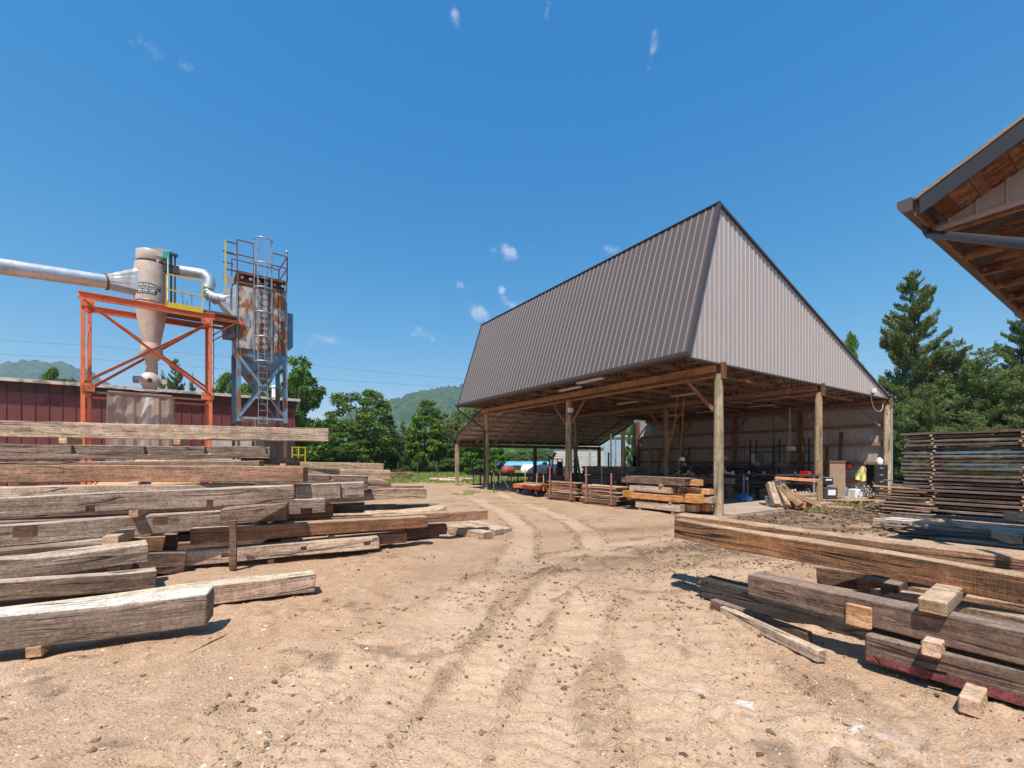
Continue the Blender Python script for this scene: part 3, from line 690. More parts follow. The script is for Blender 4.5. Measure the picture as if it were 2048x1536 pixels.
# second row, seen through the gaps between the layers
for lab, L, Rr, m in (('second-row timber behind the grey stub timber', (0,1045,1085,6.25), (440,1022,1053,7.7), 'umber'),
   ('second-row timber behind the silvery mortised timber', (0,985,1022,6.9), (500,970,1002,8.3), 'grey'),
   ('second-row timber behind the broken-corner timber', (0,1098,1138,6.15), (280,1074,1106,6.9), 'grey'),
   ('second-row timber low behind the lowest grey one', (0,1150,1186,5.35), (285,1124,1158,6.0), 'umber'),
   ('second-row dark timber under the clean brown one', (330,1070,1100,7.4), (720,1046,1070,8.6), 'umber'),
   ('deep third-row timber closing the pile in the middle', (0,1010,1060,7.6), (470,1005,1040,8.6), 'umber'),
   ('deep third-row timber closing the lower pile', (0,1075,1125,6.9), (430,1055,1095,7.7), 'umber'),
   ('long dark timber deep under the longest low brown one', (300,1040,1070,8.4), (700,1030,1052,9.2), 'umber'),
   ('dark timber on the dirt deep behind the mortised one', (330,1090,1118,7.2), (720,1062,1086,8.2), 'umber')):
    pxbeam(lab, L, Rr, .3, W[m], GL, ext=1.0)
# --- ends that stick out to the right ----------------------------------------------------------
pxbeam('short grey beam end peeping out above the orange-brown timber', (480,915,929,9.7), (598,916,931,10.1), .24, W['grey'], GL)
pxbeam('long pale timber at the back right of the pile, nearest the trees', (330,915,934,10.6), (767,928,947,11.8), .25, W['pale'], GL)
pxbeam('silver timber with a white painted line near its end, farther back in the pile', (330,930,958,9.0), (781,941,960,10.9), .26, W['pale'], GL, wob=.004)
pxbeam('dark square timber end behind the big mortised block', (430,946,980,7.9), (736.5,952,979,9.0), .28, W['grey'], GL, notches=[(1.9,1.98,'top',.05)])
pxbeam('big grey timber with two tall slots and a square end, right of centre', (500,972,1005,7.4), (729,965,995,8.0), .34, W['grey'], GL, notches=[(.62,.70,'full',.06),(1.42,1.49,'full',.06)], wob=.003)
pxbeam('reddish broken stub of timber behind the big slotted one', (736,957,966,9.6), (772,958,966,9.9), .25, W['brown'], GL, wob=.02)
pxbeam('dark stub of timber just under the reddish broken stub', (734,966,973,9.3), (783,966,973,9.6), .25, W['umber'], GL, wob=.01)
pxbeam('long wavy timber running out to the right at mid height with rough knots', (540,985,1008,8.5), (855,976,996,9.7), .24, W['pale'], GL, wob=.011, wane=.03)
pxbeam('thin bark-edged plank behind the wavy timber', (700,976,982,10.2), (848,970,976,10.8), .3, W['brown'], GL, wob=.012)
pxbeam('grey-green timber with a mortise hole and a saw line near its end', (470,1005,1037,7.0), (651,997,1025,7.7), .27, W['grey'], GL, notches=[(.95,1.13,'bot',.06)], wob=.003)
pxbeam('orange timber end behind the grey-green mortised one', (520,1012,1042,7.3), (667,1008,1033,8.0), .25, W['brown'], GL)
pxbeam('shaded block with a peg hole right of the orange end', (640,1008,1028,8.2), (728,1006,1026,8.35), .25, W['umber'], GL, notches=[(.05,.13,'mid',.05)])
pxbeam('dark red-brown timber with a ragged side, below the grey-green one', (440,1016,1049,6.7), (575.5,1007,1041,7.0), .26, W['umber'], GL, wane=.02)
pxbeam('flat grey timber with a dark side and its far end in the sun', (640,1012,1024,9.2), (885,1009,1017,10.1), .3, W['umber'], GL)
pxbeam('bleached twisted timber with a frayed pale end', (560,1032,1050,8.2), (896,1016,1027,9.7), .36, W['pale'], GL, wob=.02, wane=.04)
pxbeam('longest low brown timber, reaching farthest right over the small grey beams', (560,1040,1062,7.6), (976,1021,1039,9.1), .24, W['brown'], GL, wob=.004)
pxbeam('clean brown timber with a sawn line near its end, second from bottom right', (380,1060,1090,6.3), (856,1033,1054,8.1), .27, W['brown'], GL, wob=.003)
pxbeam('dark timber end with a flat lit side, beyond the clean brown one', (700,1055,1076,8.2), (895,1050,1069,8.9), .25, W['umber'], GL)
pxbeam('orange-brown timber end with nail holes, lying low beyond the lowest timber', (560,1084,1104,7.2), (814,1064,1085,8.0), .26, W['brown'], GL, wob=.003)
pxbeam('lowest right timber of the pile with three small mortises', (367,1104,1133,Yz(1133,.08)), (759,1074,1097,Yz(1097,.08)), .25, W['pale'], GL, wob=.003,
       notches=[(.45,.56,'mid',.06),(1.5,1.58,'mid',.06),(2.45,2.56,'mid',.06)])
pxbeam('dark square beam end on the dirt beside the lowest right timber', (250,1110,1150,5.7), (368,1104,1146,6.1), .25, W['umber'], GL)
pxbeam('squared beam end above the dark one on the dirt', (250,1070,1106,6.4), (352,1068,1102,6.7), .22, W['umber'], GL)
pxbeam('narrow beam end with a groove, left of the squared beam end', (240,1078,1108,6.0), (325,1074,1110,6.3), .2, W['brown'], GL)
pxbeam('thin pale strip of wood on the dirt under the dark timber end', (790,1075,1078,8.7), (880,1071,1074,9.0), .08, W['pale'], GL)
# front two
pxbeam('nearest thick grey timber on blocks, its top bleached white, split at the end', (0,1235,1306,Yz(1306,.10)), (410,1191,1254,Yz(1254,.10)), .27, W['greyw'], GL, ext=.9, wob=.006, wane=.02, notches=[(1.35,1.55,'mid',.03)] )
pxbeam('second nearest timber with a stepped end and two peg holes, on the dirt', (0,1228,1272,Yz(1272,.02)), (632,1149,1183,Yz(1183,.02)), .28, W['palew'], GL, ext=.7, wob=.006)
# stub tenon, spacer blocks
def block(label, u, v, Y, wx, wy, h, mat=W['chip'], group='spacer blocks in the timber pile on the left', cat='wood block', name='spacer_block', rot=.45):
    """small block; (u, v) is the lower left front corner at distance Y"""
    a = P(u, v, Y); b = a + Vector((math.cos(rot), math.sin(rot), 0))*wx
    return place_beam(name, label, cat, group, a, b, wy, h, h, mat, (), wob=.004, bev=.006, seg=.2)
block('square tenon stub on the side of the fifth timber', 305, 1052, 6.0, .15, .12, .105, W['chip'], GL, 'timber', 'tenon_stub')
block('angled tenon stub near the left edge on the side of the fifth timber', 24, 1076, 5.25, .19, .1, .13, W['chip'], GL, 'timber', 'tenon_stub')
for lab, u, v, Y, wx, wy, h in (
  ('spacer block under the topmost timber, left of the notched one', 117,887.5,8.55,.12,.7,.13), ('spacer block under the topmost timber near the orange column', 347,889.5,9.1,.12,.7,.13),
  ('spacer block under the orange-brown timber', 256,981,7.0,.13,.7,.14), ('spacer block on the left under the orange-brown timber', 16,976,7.3,.14,.6,.09),
  ('spacer block under the silvery mortised timber', 257,1036,6.05,.11,.6,.13), ('wide spacer block under the stub timber', 203,1095,5.45,.16,.6,.13),
  ('spacer block between the broken-corner timber and the lowest grey one', 213,1152,5.3,.13,.6,.10), ('spacer block under the clean brown timber', 658,1086,7.35,.09,.5,.115),
  ('spacer block under the nearest timber on the left', 50,1319,3.46,.10,.3,.085), ('spacer block under the lowest right timber', 535,1131,6.75,.09,.5,.085),
  ('spacer block between the dark red-brown timber and the clean brown one', 502,1055,6.9,.09,.5,.11), ('spacer block beside the white-lined silver timber', 700,962,9.6,.1,.4,.09),
  ('pair of spacer pieces showing under the notched timber', 560,935,9.8,.12,.4,.08)):
    block(lab, u, v, Y, wx, wy, h)
a = P(458, 1141, 6.25); place_beam('upright_board', 'upright board with a pale top standing against the pile between two timbers', 'board', 'reclaimed timbers in the pile on the left', a, a+Vector((.085,.03,0)), .05, .70, .70, W['umber'], (), wob=.003, bev=.004)
# small grey beams on the dirt at the pile's right end
GS = 'three short grey beams on the dirt right of the left pile'
for lab, L, Rr in (('nearest of the three short grey beams lying on the dirt past the left pile', (895,1050,1066,9.5), (967,1065,1080,8.7)),
                   ('middle one of the three short grey beams past the left pile', (915,1047,1062,9.9), (990,1061,1075,9.05)),
                   ('short grey beam with bleached red-stained top, farthest of the three past the left pile', (930,1043,1056,10.4), (1006,1058,1071,9.35))):
    pxbeam(lab, L, Rr, .26, W['pale'], GS)

# --- the right pile ----------------------------------------------------------------------------
GR = 'heavy timbers in the pile on the right'
pxbeam('topmost scorched orange-streaked timber of the right pile, jutting out over the dirt', (1347,1040,1076,5.3), (2048,1153,1208,3.1), .20, W['rough'], GR, ext=-1.2, wob=.005)
pxbeam('second top timber lying behind the scorched one, pale flat top', (1347,1029,1062,5.62), (2048,1118,1170,3.5), .27, W['brown'], GR, ext=-1.2, wob=.004)
pxbeam('third top timber behind, its square end set far back from the others', (1813,1086,1120,4.45), (2048,1112,1150,3.85), .36, W['brown'], GR, ext=-1.2, wob=.003)
pxbeam('grey-brown timber carrying the pale spacer block in the right pile', (1495,1149,1190,4.2), (2048,1262,1332,2.75), .20, W['umber'], GR, ext=-1.2, wob=.003)
pxbeam('dark stained timber on the dirt with a tenon end, under the grey-brown one', (1401,1155,1193,5.12), (1800,1250,1303,3.72), .22, W['black'], GR, ext=-.8)
pxbeam('small tenon on the end of the dark stained timber', (1392,1162,1170,5.18), (1406,1164,1173,5.12), .1, W['black'], GR, name='tenon_stub')
pxbeam('reddish painted-edge timber lowest in the right pile, red line along its foot', (1728,1267,1322,3.38), (2048,1340,1416,2.76), .24, W['umber'], GR, ext=-1.2, wob=.005, notches=[(.36,.45,'bot',.05)])
pxbeam('red-ended timber behind the grey-brown one, second layer of the right pile', (1632,1133,1165,5.0), (2048,1190,1240,3.6), .22, W['umber'], GR, ext=-1.0)
pxbeam('orange-faced short timber in the second layer behind the spacer block', (1714,1155,1186,4.5), (2048,1208,1262,3.35), .2, W['brown'], GR, ext=-1.0)
pxbeam('pale-topped timber just behind the grey-brown one in the second layer', (1740,1176,1212,4.05), (2048,1232,1292,3.05), .2, W['pale'], GR, ext=-1.0)
pxbeam('timber in the third layer back of the right pile, in deep shade', (1690,1190,1226,4.6), (2048,1262,1312,3.5), .25, W['umber'], GR, ext=-1.0)
# red paint along the foot of the lowest timber
def strip_on(objname_label, u0, v0t, v0b, Y0, u1, v1t, v1b, Y1, mat, parent):
    mb = MB(); n = 24; off = .006; d = Vector((.62,-.78,0)); nrm = Vector((-.78,-.62,0))
    vs = []
    for i in range(n+1):
        f = i/n; u = u0+(u1-u0)*f; Y = 1/((1/Y0)*(1-f)+(1/Y1)*f); jag = (random.random()-.3)*5
        vs += [P(u, v0b+(v1b-v0b)*f, Y)+nrm*off, P(u, v0t+(v1t-v0t)*f-jag, Y)+nrm*off]
    mb.add(vs, [(2*i, 2*i+2, 2*i+3, 2*i+1) for i in range(n)])
    o = mb.build(objname_label, mat); o.parent = parent; o.matrix_parent_inverse = parent.matrix_world.inverted(); return o
bpy.context.view_layer.update()
redt = [o for o in COL.objects if o.get('label', '').startswith('reddish painted-edge')][0]
strip_on('paint_stripe', 1732, 1307, 1319, 3.372, 2046, 1392, 1412, 2.755, M['redpaint'], redt)
GB = 'spacer blocks in the timber pile on the right'
def rblock(label, a, b, w, h, mat=W['pale']): return place_beam('spacer_block', label, 'wood block', GB, a, b, w, h, h, mat, (), wob=.004, bev=.008, seg=.2)
dR = Vector((.60,-.80,0)); nR = Vector((.80,.60,0))
a = P(1835, 1220, 3.13); rblock('pale block lying across the grey-brown timber, holding up the top timbers', a, a+dR*.155, .9, .10)
a = P(1690, 1246, 3.52); rblock('square of orange end grain sticking out of the side of the grey-brown timber', a, a+dR*.17, .10, .17, W['tanboard'])
a = P(1841, 1309, 3.05); rblock('end-grain block between the red-lined timber and the grey-brown one', a, a+dR*.10, .8, .10, W['chip'])
a = P(1915, 1424, 2.78); rblock('square block standing on the dirt under the red-lined timber', a, a+dR*.10, .3, .105, W['chip'])
a = P(1760, 1188, 3.95); rblock('block half hidden between the second layer and the top timbers', a, a+dR*.12, .5, .09, W['umber'])
GP = 'two square posts on the dirt beside the right pile'
pxbeam('short square post lying on the dirt, the nearer one with a clean sawn end', (1440,1213,1229,4.55), (1637,1302,1326,3.46), .088, W['pale'], GP, wob=.002, bev=.004)
pxbeam('short square post lying on the dirt behind the nearer one, partly in shadow', (1420,1199,1216,4.72), (1612,1267,1288,3.84), .088, W['umber'], GP, wob=.002, bev=.004)
# weathered stick on the dirt
a = G(375, 1311); b = G(455, 1270); mb = MB(); pts = [a.lerp(b, i/8)+Vector((random.uniform(-.01,.01), random.uniform(-.01,.01), .012)) for i in range(9)]
mb.tube(pts, [.006,.011,.014,.013,.015,.012,.011,.009,.005], 6); tag(mb.build('stick', W['brown']), 'weathered stick lying on the dirt in front of the nearest timber', 'stick')
# grey stone and rag on the dirt at the bottom
g = G(1565, 1480)
# --- stacks of boards ----------------------------------------------------------------------------
ORD = 'first second third fourth fifth sixth seventh eighth ninth tenth eleventh twelfth thirteenth fourteenth fifteenth sixteenth seventeenth eighteenth nineteenth twentieth twenty-first twenty-second twenty-third twenty-fourth twenty-fifth twenty-sixth'.split()
class Stack:
    def __init__(s, fr): s.fr = fr
def board(fr, x, y0, y1, z, w, th, mat, label, group, name='board', cat='board', tilt=0, wob=.004):
    """board lying along the frame's y axis; its long front edge at x, body towards +x"""
    # x axis of the mesh runs along -y so that the body (mesh +y) falls on frame +x
    a = fr.w(x, y1, z); b = fr.w(x+tilt, y0, z)
    return place_beam(name, label, cat, group, a, b, w, th, th, mat, (), wob=wob, bev=.003, seg=.8)
# tall stack of dark boards on the right: front face line from photo, parallel to the shed's length
TS = Frame(*( (G(1832,1026).x, G(1832,1026).y) ), BARN.a)      # far-left lower front corner
nl = 21; z = .08; rr = random.Random(5)
GT = 'boards of the tall dark stack by the conifers'
for i in range(nl):
    th = rr.uniform(.058,.068); left = .30+.05*math.sin(i*1.3)+rr.uniform(-.04,.05)
    if i < 7: left += .15+.05*(7-i)
    nm = ORD[nl-1-i]
    for c in range(3):
        mat = W['bluboard'] if (i in (11,12,14,15) and c == 0) else (W['dkboard'] if rr.random() > .12 else W['umber'])
        lab = f'dark board at the front of the {nm} layer from the top of the tall stack' if c == 0 else (f'board in the middle of the {nm} layer from the top of the tall stack' if c == 1 else f'board at the back of the {nm} layer from the top of the tall stack')
        board(TS, .02*math.sin(i*2.1)+c*.33+rr.uniform(-.01,.012), -4.6+rr.uniform(-.2,.2), left+rr.uniform(-.10,.04)*(c>0), z, .31, th, mat, lab, GT)
    # spacers between layers
    if i < nl-1:
        for k, yy_ in enumerate((-.35+.04*math.sin(i*1.1), -2.1+.05*math.sin(i*.8), -3.9)):
            if k == 2 and i > 12: continue
            a = TS.w(-.015-rr.uniform(0,.03), yy_+rr.uniform(-.03,.03), z+th); bb = a + TS.dx*1.05
            place_beam('spacer_stick', f'{["left", "middle", "right"][k]} spacer stick between layers of the tall stack, above the {nm} layer from the top', 'spacer stick', 'spacer sticks in the tall dark stack', bb, a, .05, .048, .048, W['chip'], (), wob=.003, bev=.003, seg=2)
    z += th+.0485
# loose tan boards sticking out on the left of the stack
GLo = 'loose boards poking out left of the tall stack'
for i, (u, v, ln, m) in enumerate(((1764,962,2.6,'dkboard'),(1744,973,2.2,'tanboard'),(1750,980,2.4,'umber'),(1757,988,1.9,'brown'),(1738,992,2.6,'dkboard'),(1760,998,2.2,'tanboard'),(1758,1004,2.4,'brown'),(1756,1010,2.6,'dkboard'),(1760,1017,2.2,'brown'))):
    Y = 14.0-.12*i; p = P(u, v, Y); a = p; b = p + (-BARN.dy)*ln*.5 + Vector((0,0,-.02))
    place_beam('board', ['weathered dark board poking out highest left of the tall stack','pale splintered board just under the highest loose one','thin tan board third among the loose boards by the filing cabinet','short tan board with a broken tip left of the tall stack','grey board reaching farthest left towards the shed','tan board under the farthest-reaching grey one','orange-brown board low on the left of the tall stack','tan board near the ground left of the tall stack','lowest orange-brown loose board left of the tall stack'][i], 'board', GLo, a, b, .22, .035, .035, W[m], (), wob=.008, bev=.003, seg=.5)
# low stacks in front of it
GM = 'boards in the low stack before the tall one'
for lab, L, Rr, w, m in (
  ('board with a bright white end and a blue-shaded face, top of the low stack', (1765,1035,1038,10.6), (2048,1062,1067,8.0), .28, 'white'),
  ('long silvery board along the front of the low stack', (1745,1038,1043,10.2), (2048,1054,1060,8.3), .22, 'white'),
  ('brown board farthest back in the low stack', (1782,1025,1030,11.2), (2048,1043,1050,8.9), .3, 'dkboard'),
  ('thin dark board low under the silvery one', (1760,1050,1053,9.9), (2048,1073,1079,7.4), .3, 'dkboard'),
  ('black-edged board at the bottom of the low stack', (1796,1064,1069,9.1), (2048,1078,1084,7.1), .3, 'black'),
  ('grey board lowest and nearest in front of the low stack', (1856,1075,1080,8.3), (2048,1096,1103,6.6), .32, 'grey'),
  ('dark board under the nearest grey one', (1830,1082,1086,7.95), (2048,1106,1112,6.4), .3, 'dkboard')):
    pxbeam(lab, L, Rr, w, W[m], GM, cat='board', name='board', ext=-1.0, wob=.004, bev=.003)
for i, (u, v, Y, lab) in enumerate(((1905,1047,8.9,'spacer between the top boards of the low stack'), (1850,1058,8.9,'splintered spacer sticking out under the silvery board'), (1972,1062,7.9,'splintered spacer further right under the silvery board'), (2015,1086,6.9,'thick end-grain block on the boards in front of the low stack'), (2036,1044,8.2,'square block end at the foot of the tall stack'))):
    s = .06 if i < 3 else .17
    a = P(u, v, Y); place_beam('spacer_block', lab, 'wood block', 'blocks in the low board stack', a, a+Vector((.85,-.5,0)).normalized()*s, .6, s*.8, s*.8, W['chip'], (), wob=.004, bev=.004, seg=.3)

# --- sawn timber pile at the shed corner (fresh orange cuts) --------------------------------------
GO = 'squared timbers with fresh orange ends at the shed corner'
for lab, x, y0, y1, z, w, h, m in (
  ('lowest front timber with a red painted end, at the shed corner', -1.02, .52, 2.15, .10, .21, .20, 'pale'),
  ('lowest timber in the middle row at the shed corner', -.66, .30, 2.3, .10, .22, .20, 'pale'),
  ('lowest timber at the back with a red end at the shed corner', -.32, .15, 2.3, .10, .22, .20, 'orange'),
  ('long fresh orange timber along the second layer at the shed corner', -1.05, .55, 2.5, .37, .22, .17, 'orange'),
  ('thick square timber with a bright orange end in the second layer', -.80, .10, 1.9, .36, .26, .24, 'orange'),
  ('grey-sided timber jutting out farthest right in the second layer', -.42, -.05, 2.0, .35, .22, .18, 'pale'),
  ('short orange block end at the left of the second layer', -1.10, 2.25, 2.6, .40, .2, .19, 'orange'),
  ('grey timber in the third layer at the shed corner', -1.0, .85, 2.4, .60, .24, .17, 'pale'),
  ('orange timber behind in the third layer at the shed corner', -.45, .0, 1.6, .60, .22, .15, 'orange'),
  ('dark long timber with a pale orange end on top of the shed-corner pile', -.98, .42, 2.75, .84, .22, .17, 'umber'),
  ('second long timber with a sawn orange end on top of the shed-corner pile', -.70, .18, 2.7, .84, .24, .17, 'orange'),
  ('wide grey plank lying on the very top of the shed-corner pile', -.96, .40, 2.6, 1.02, .55, .035, 'umber')):
    board(BARN, x, y0, y1, z, w, h, W[m], lab, GO, name='timber', cat='timber')
for lab, x, y, z, s in (('spacer block on top of the third layer of the shed-corner pile', -1.04, 1.15, .78, .07), ('spacer block low on the left of the shed-corner pile', -1.04, 2.3, .31, .08),
   ('spacer block low on the right of the shed-corner pile', -1.04, .8, .31, .06), ('block under the left end of the shed-corner pile', -1.0, 1.95, 0, .1), ('block under the right end of the shed-corner pile', -1.0, .75, 0, .1), ('red-painted block in the shed-corner pile', -.8, .7, .62, .13)):
    a = BARN.w(x, y+.1, z); place_beam('spacer_block', lab, 'wood block', 'blocks in the shed-corner pile', a, BARN.w(x, y, z), .8, s, s, M['redst'] if 'red-' in lab else W['chip'], (), wob=.003, bev=.004, seg=.3)
# two racks of tan boards with red stakes
def rack(y0, y1, side, pos):
    g = f'boards in the {pos} red-staked rack'
    z = .17; rr = random.Random(int(y0*10))
    for i in range(9):
        th = rr.uniform(.030,.045)
        for c in range(2):
            board(BARN, -.78+c*.36+rr.uniform(-.02,.03), y0+rr.uniform(-.12,.10), y1+rr.uniform(-.15,.15), z, .33, th, W[rr.choice(['tanboard','tanboard','pale','brown'])],
                  f'{"front" if c==0 else "back"} board, {ORD[8-i]} layer from the top, in the {pos} red-staked rack', g, wob=.006)
        if i < 8:
            for k, yy_ in enumerate((y0+.35, y1-.4)):
                a = BARN.w(-.80, yy_, z+th); place_beam('spacer_stick', f'{"right" if k==0 else "left"} spacer above the {ORD[8-i]} layer from the top in the {pos} red-staked rack', 'spacer stick', f'spacers in the {pos} red-staked rack', a+BARN.dx*.75, a, .04, .022, .022, W['chip'], (), wob=.002, bev=.002, seg=2)
        z += th+.023
    r = thing('stake_rack', f'low rusty lumber rack with red upright stakes, {pos} of the two', 'lumber rack', BARN.w(-.45, (y0+y1)/2), BARN.a)
    hy = (y1-y0)/2
    mb = MB(); mb.bar((-.42,-hy,.11),(-.42,hy,.11),.08,.09); mb.bar((.36,-hy,.11),(.36,hy,.11),.08,.09); mb.build('side_rail', M['rust'], r)
    for sx in (-.42, .36):
        for sy in (-hy+.18, hy-.35):
            m2 = MB(); m2.tube([(sx-.03,sy,.05),(sx-.03,sy,1.12+.2*(sy>0))], .032, 8); m2.build('stake', M['redst'], r)
    for k in (-1, 1):
        m2 = MB(); m2.bar((-.46,k*hy*.7,.04),(.42,k*hy*.7,.04),.09,.07); m2.build('cross_rail', M['rust'], r)
rack(5.15, 6.95, 0, 'farther')
rack(3.1, 4.85, 0, 'nearer')
# big dark slab stack on trestles behind the racks
DS = BARN.loc(G(1226, 990)); GD = 'dark slabs stacked on the trestle behind the racks'
z = .52; rr = random.Random(9)
for i in range(11):
    th = rr.uniform(.05,.075)
    for c in range(2):
        board(BARN, 1.05+c*.42, 4.0+rr.uniform(-.1,.1), 6.8+rr.uniform(-.25,.25), z, .40, th, W['dkboard' if rr.random()<.6 else 'umber'], f'{"front" if c==0 else "back"} dark slab, {ORD[10-i]} from the top, on the trestle behind the racks', GD, wob=.01)
    z += th+.006
tr = thing('trestle', 'pale wooden trestle carrying the dark slab stack behind the racks', 'trestle', BARN.w(1.5,5.4,.045), BARN.a)
for yy_ in (-1.1, 1.1):
    m2 = MB(); m2.bar((-.5,yy_,.42),(.5,yy_,.42),.1,.1); m2.build('cross_beam', W['umber'], tr)
    for sx in (-.4, .4): m2 = MB(); m2.bar((sx,yy_,0),(sx,yy_,.37),.09,.09); m2.build('leg', W['pale'], tr)
for (x, y, tl) in ((.9,6.6,.15),(.95,5.2,0),(.98,4.5,-.05)):
    a = BARN.w(x, y, .1); m2 = MB(); m2.bar(a, a+BARN.dy*tl*3+Vector((0,0,1.75)), .09, .05)
    tag(m2.build('upright_stake', W['dkboard']), {.15:'leaning weathered stake at the left end of the dark slab stack',0:'upright stake in the middle of the dark slab stack'}.get(tl, 'upright stake at the right end of the dark slab stack'), 'stake', 'stakes beside the dark slab stack')
# six cut beams leaning at the post with their ends to the yard
GC = 'short cut beams heaped beside the second shed post'
for lab, u, v, Y, du, up, ln, s, rl in (
  ('cut beam leaning up with a dark-streaked end, beside the metal tub', 1558,1014,14.1, .10,1.35, .84,.20,.0),
  ('narrower cut beam leaning up, second from the metal tub', 1577,1015,14.0, -.02,1.2, .74,.155,.0),
  ('cut beam tipped to the left, with a split end', 1598,1015,13.9, -.55,1.1, .84,.19,.35),
  ('cut beam lying flat with a square orange end facing the yard', 1612,1016,13.8, .02,.02, .6,.18,.0),
  ('cut beam lying flat beside the post with a paler end', 1625,1015,13.9, .05,.03, .6,.17,.0),
  ('long cut beam sloping down to the right past the post with a grey end', 1642,1016,13.7, -1.6,.75, 1.0,.13,.2)):
    b = P(u, v, Y); d = Vector((du, 1.0, up)).normalized(); a = b
    # mesh x axis runs away from the camera, end grain towards the yard
    y = Vector((0,0,1)).cross(d).normalized(); zz = d.cross(y); SEED[0] += 1
    me = timber_mesh('timber', ln, s, s, s, W['orange'] if 'flat' in lab else W['pale'], SEED[0], (), .003)
    o = bpy.data.objects.new('timber', me); COL.objects.link(o); m = Matrix((d, y, zz)).transposed().to_4x4(); m.translation = Vector((b.x, b.y, max(.01, b.z))); o.matrix_world = m @ Matrix.Rotation(rl, 4, 'X')
    md = o.modifiers.new('bevel', 'BEVEL'); md.width = .004; md.segments = 1; md.limit_method = 'ANGLE'
    tag(o, lab, 'timber', GC)
pxbeam('flat plank lying on the dirt right of the second shed post', (1650,1012,1017,14.0), (1705,1016,1022,13.5), .3, W['brown'], 'planks on the dirt by the shed', cat='board', name='board')
pxbeam('plank half sunk in the mud at the foot of the near shed post', (1372,1012,1016,13.4), (1432,1018,1024,12.6), .3, W['brown'], 'planks on the dirt by the shed', cat='board', name='board')
# slabs on the grass far left, logs
GG = 'slabs lying on the grass edge before the trees'
for lab, L, Rr, m in (('weathered slab lying on the grass behind the left pile', (735,946,951,34), (826,946,951,36), 'brown'), ('dark slab under the weathered one on the grass', (770,951,955,32), (822,951,955,33), 'umber')):
    pxbeam(lab, L, Rr, .8, W[m], GG, cat='board', name='board', wob=.02)
for i, (u0, u1, v, r, lab) in enumerate(((861,900,962,.12,'pale log lying on the grass edge, left one of the row'),(880,925,964,.11,'pale log in front in the row on the grass edge'),(896,950,961,.12,'pale log reaching toward the lean-to post'))):
    a = G(u0, v); b = G(u1, v+1); mb = MB(); mb.tube([a+Vector((0,0,r)), a.lerp(b,.5)+Vector((0,.05,r)), b+Vector((0,0,r))], [r, r*1.1, r*.9], 10)
    tag(mb.build('log', W['pale']), lab, 'log', 'logs on the grass edge')
# ================================================================== THE OPEN SHED
def ribbed(mb, org, dw, dn, du, Wd, bot, top, pitch=.2286, rw=.045, rh=.02, n_sub=0, start=0.0, rib=None):
    """ribbed metal sheet: dw across the ribs, du along them, bot/top = functions of the distance across"""
    org = Vector(org); dw = Vector(dw); dn = Vector(dn); du = Vector(du)
    w = [0.0]; o = [0.0]; x = start+pitch/2
    while x+rw < Wd:
        for q, h in ((x-rw*.5, 0), (x-rw*.22, rh), (x+rw*.22, rh), (x+rw*.5, 0)): w.append(q); o.append(h)
        if n_sub:
            for k in range(1, n_sub+1):
                q = x+rw*.5+(pitch-rw)*k/(n_sub+1)
                if q < Wd: w += [q-.012, q, q+.012]; o += [0, rh*.22, 0]
        x += pitch
    w.append(Wd); o.append(0)
    vs = []
    for a, h in zip(w, o): vs += [org+dw*a+dn*h+du*bot(a), org+dw*a+dn*h+du*top(a)]
    (rib or mb).add(vs, [(2*i, 2*i+2, 2*i+3, 2*i+1) for i in range(len(w)-1) if o[i] > .01 or o[i+1] > .01])
    mb.add(vs, [(2*i, 2*i+2, 2*i+3, 2*i+1) for i in range(len(w)-1) if not (o[i] > .01 or o[i+1] > .01)])
    return mb
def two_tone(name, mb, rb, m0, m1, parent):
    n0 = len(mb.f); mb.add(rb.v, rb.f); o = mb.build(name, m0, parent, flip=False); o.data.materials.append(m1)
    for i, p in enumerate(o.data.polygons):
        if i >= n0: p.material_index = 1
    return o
barn = thing('open_shed', 'large open pole shed with steep brown metal roof and pale gable above bare posts', 'shed', BARN.o, BARN.a)
XE, XR, XB = -1.56, -.12, 13.35; ZE, ZR = 4.40, 8.82; LY = 13.42
fr_len = math.hypot(XR-XE, ZR-ZE); du = Vector(((XR-XE)/fr_len, 0, (ZR-ZE)/fr_len)); dn = Vector((-du.z, 0, du.x))
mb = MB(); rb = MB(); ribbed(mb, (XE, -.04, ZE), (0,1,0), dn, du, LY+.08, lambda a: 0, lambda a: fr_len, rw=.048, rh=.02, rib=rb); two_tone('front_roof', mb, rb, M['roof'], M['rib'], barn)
bk_len = math.hypot(XB-XR, ZR-4.30); db = Vector(((XB-XR)/bk_len, 0, (4.30-ZR)/bk_len)); nb = Vector((-db.z, 0, db.x))
mb = MB(); ribbed(mb, (XR, -.04, ZR), (0,1,0), nb, db, LY+.08, lambda a: 0, lambda a: bk_len+.15); mb.build('back_roof', M['roof'], barn, flip=False)
def rooftop(x): return ZE+(x-XE)*(ZR-ZE)/(XR-XE) if x < XR else ZR+(x-XR)*(4.30-ZR)/(XB-XR)
mb = MB()
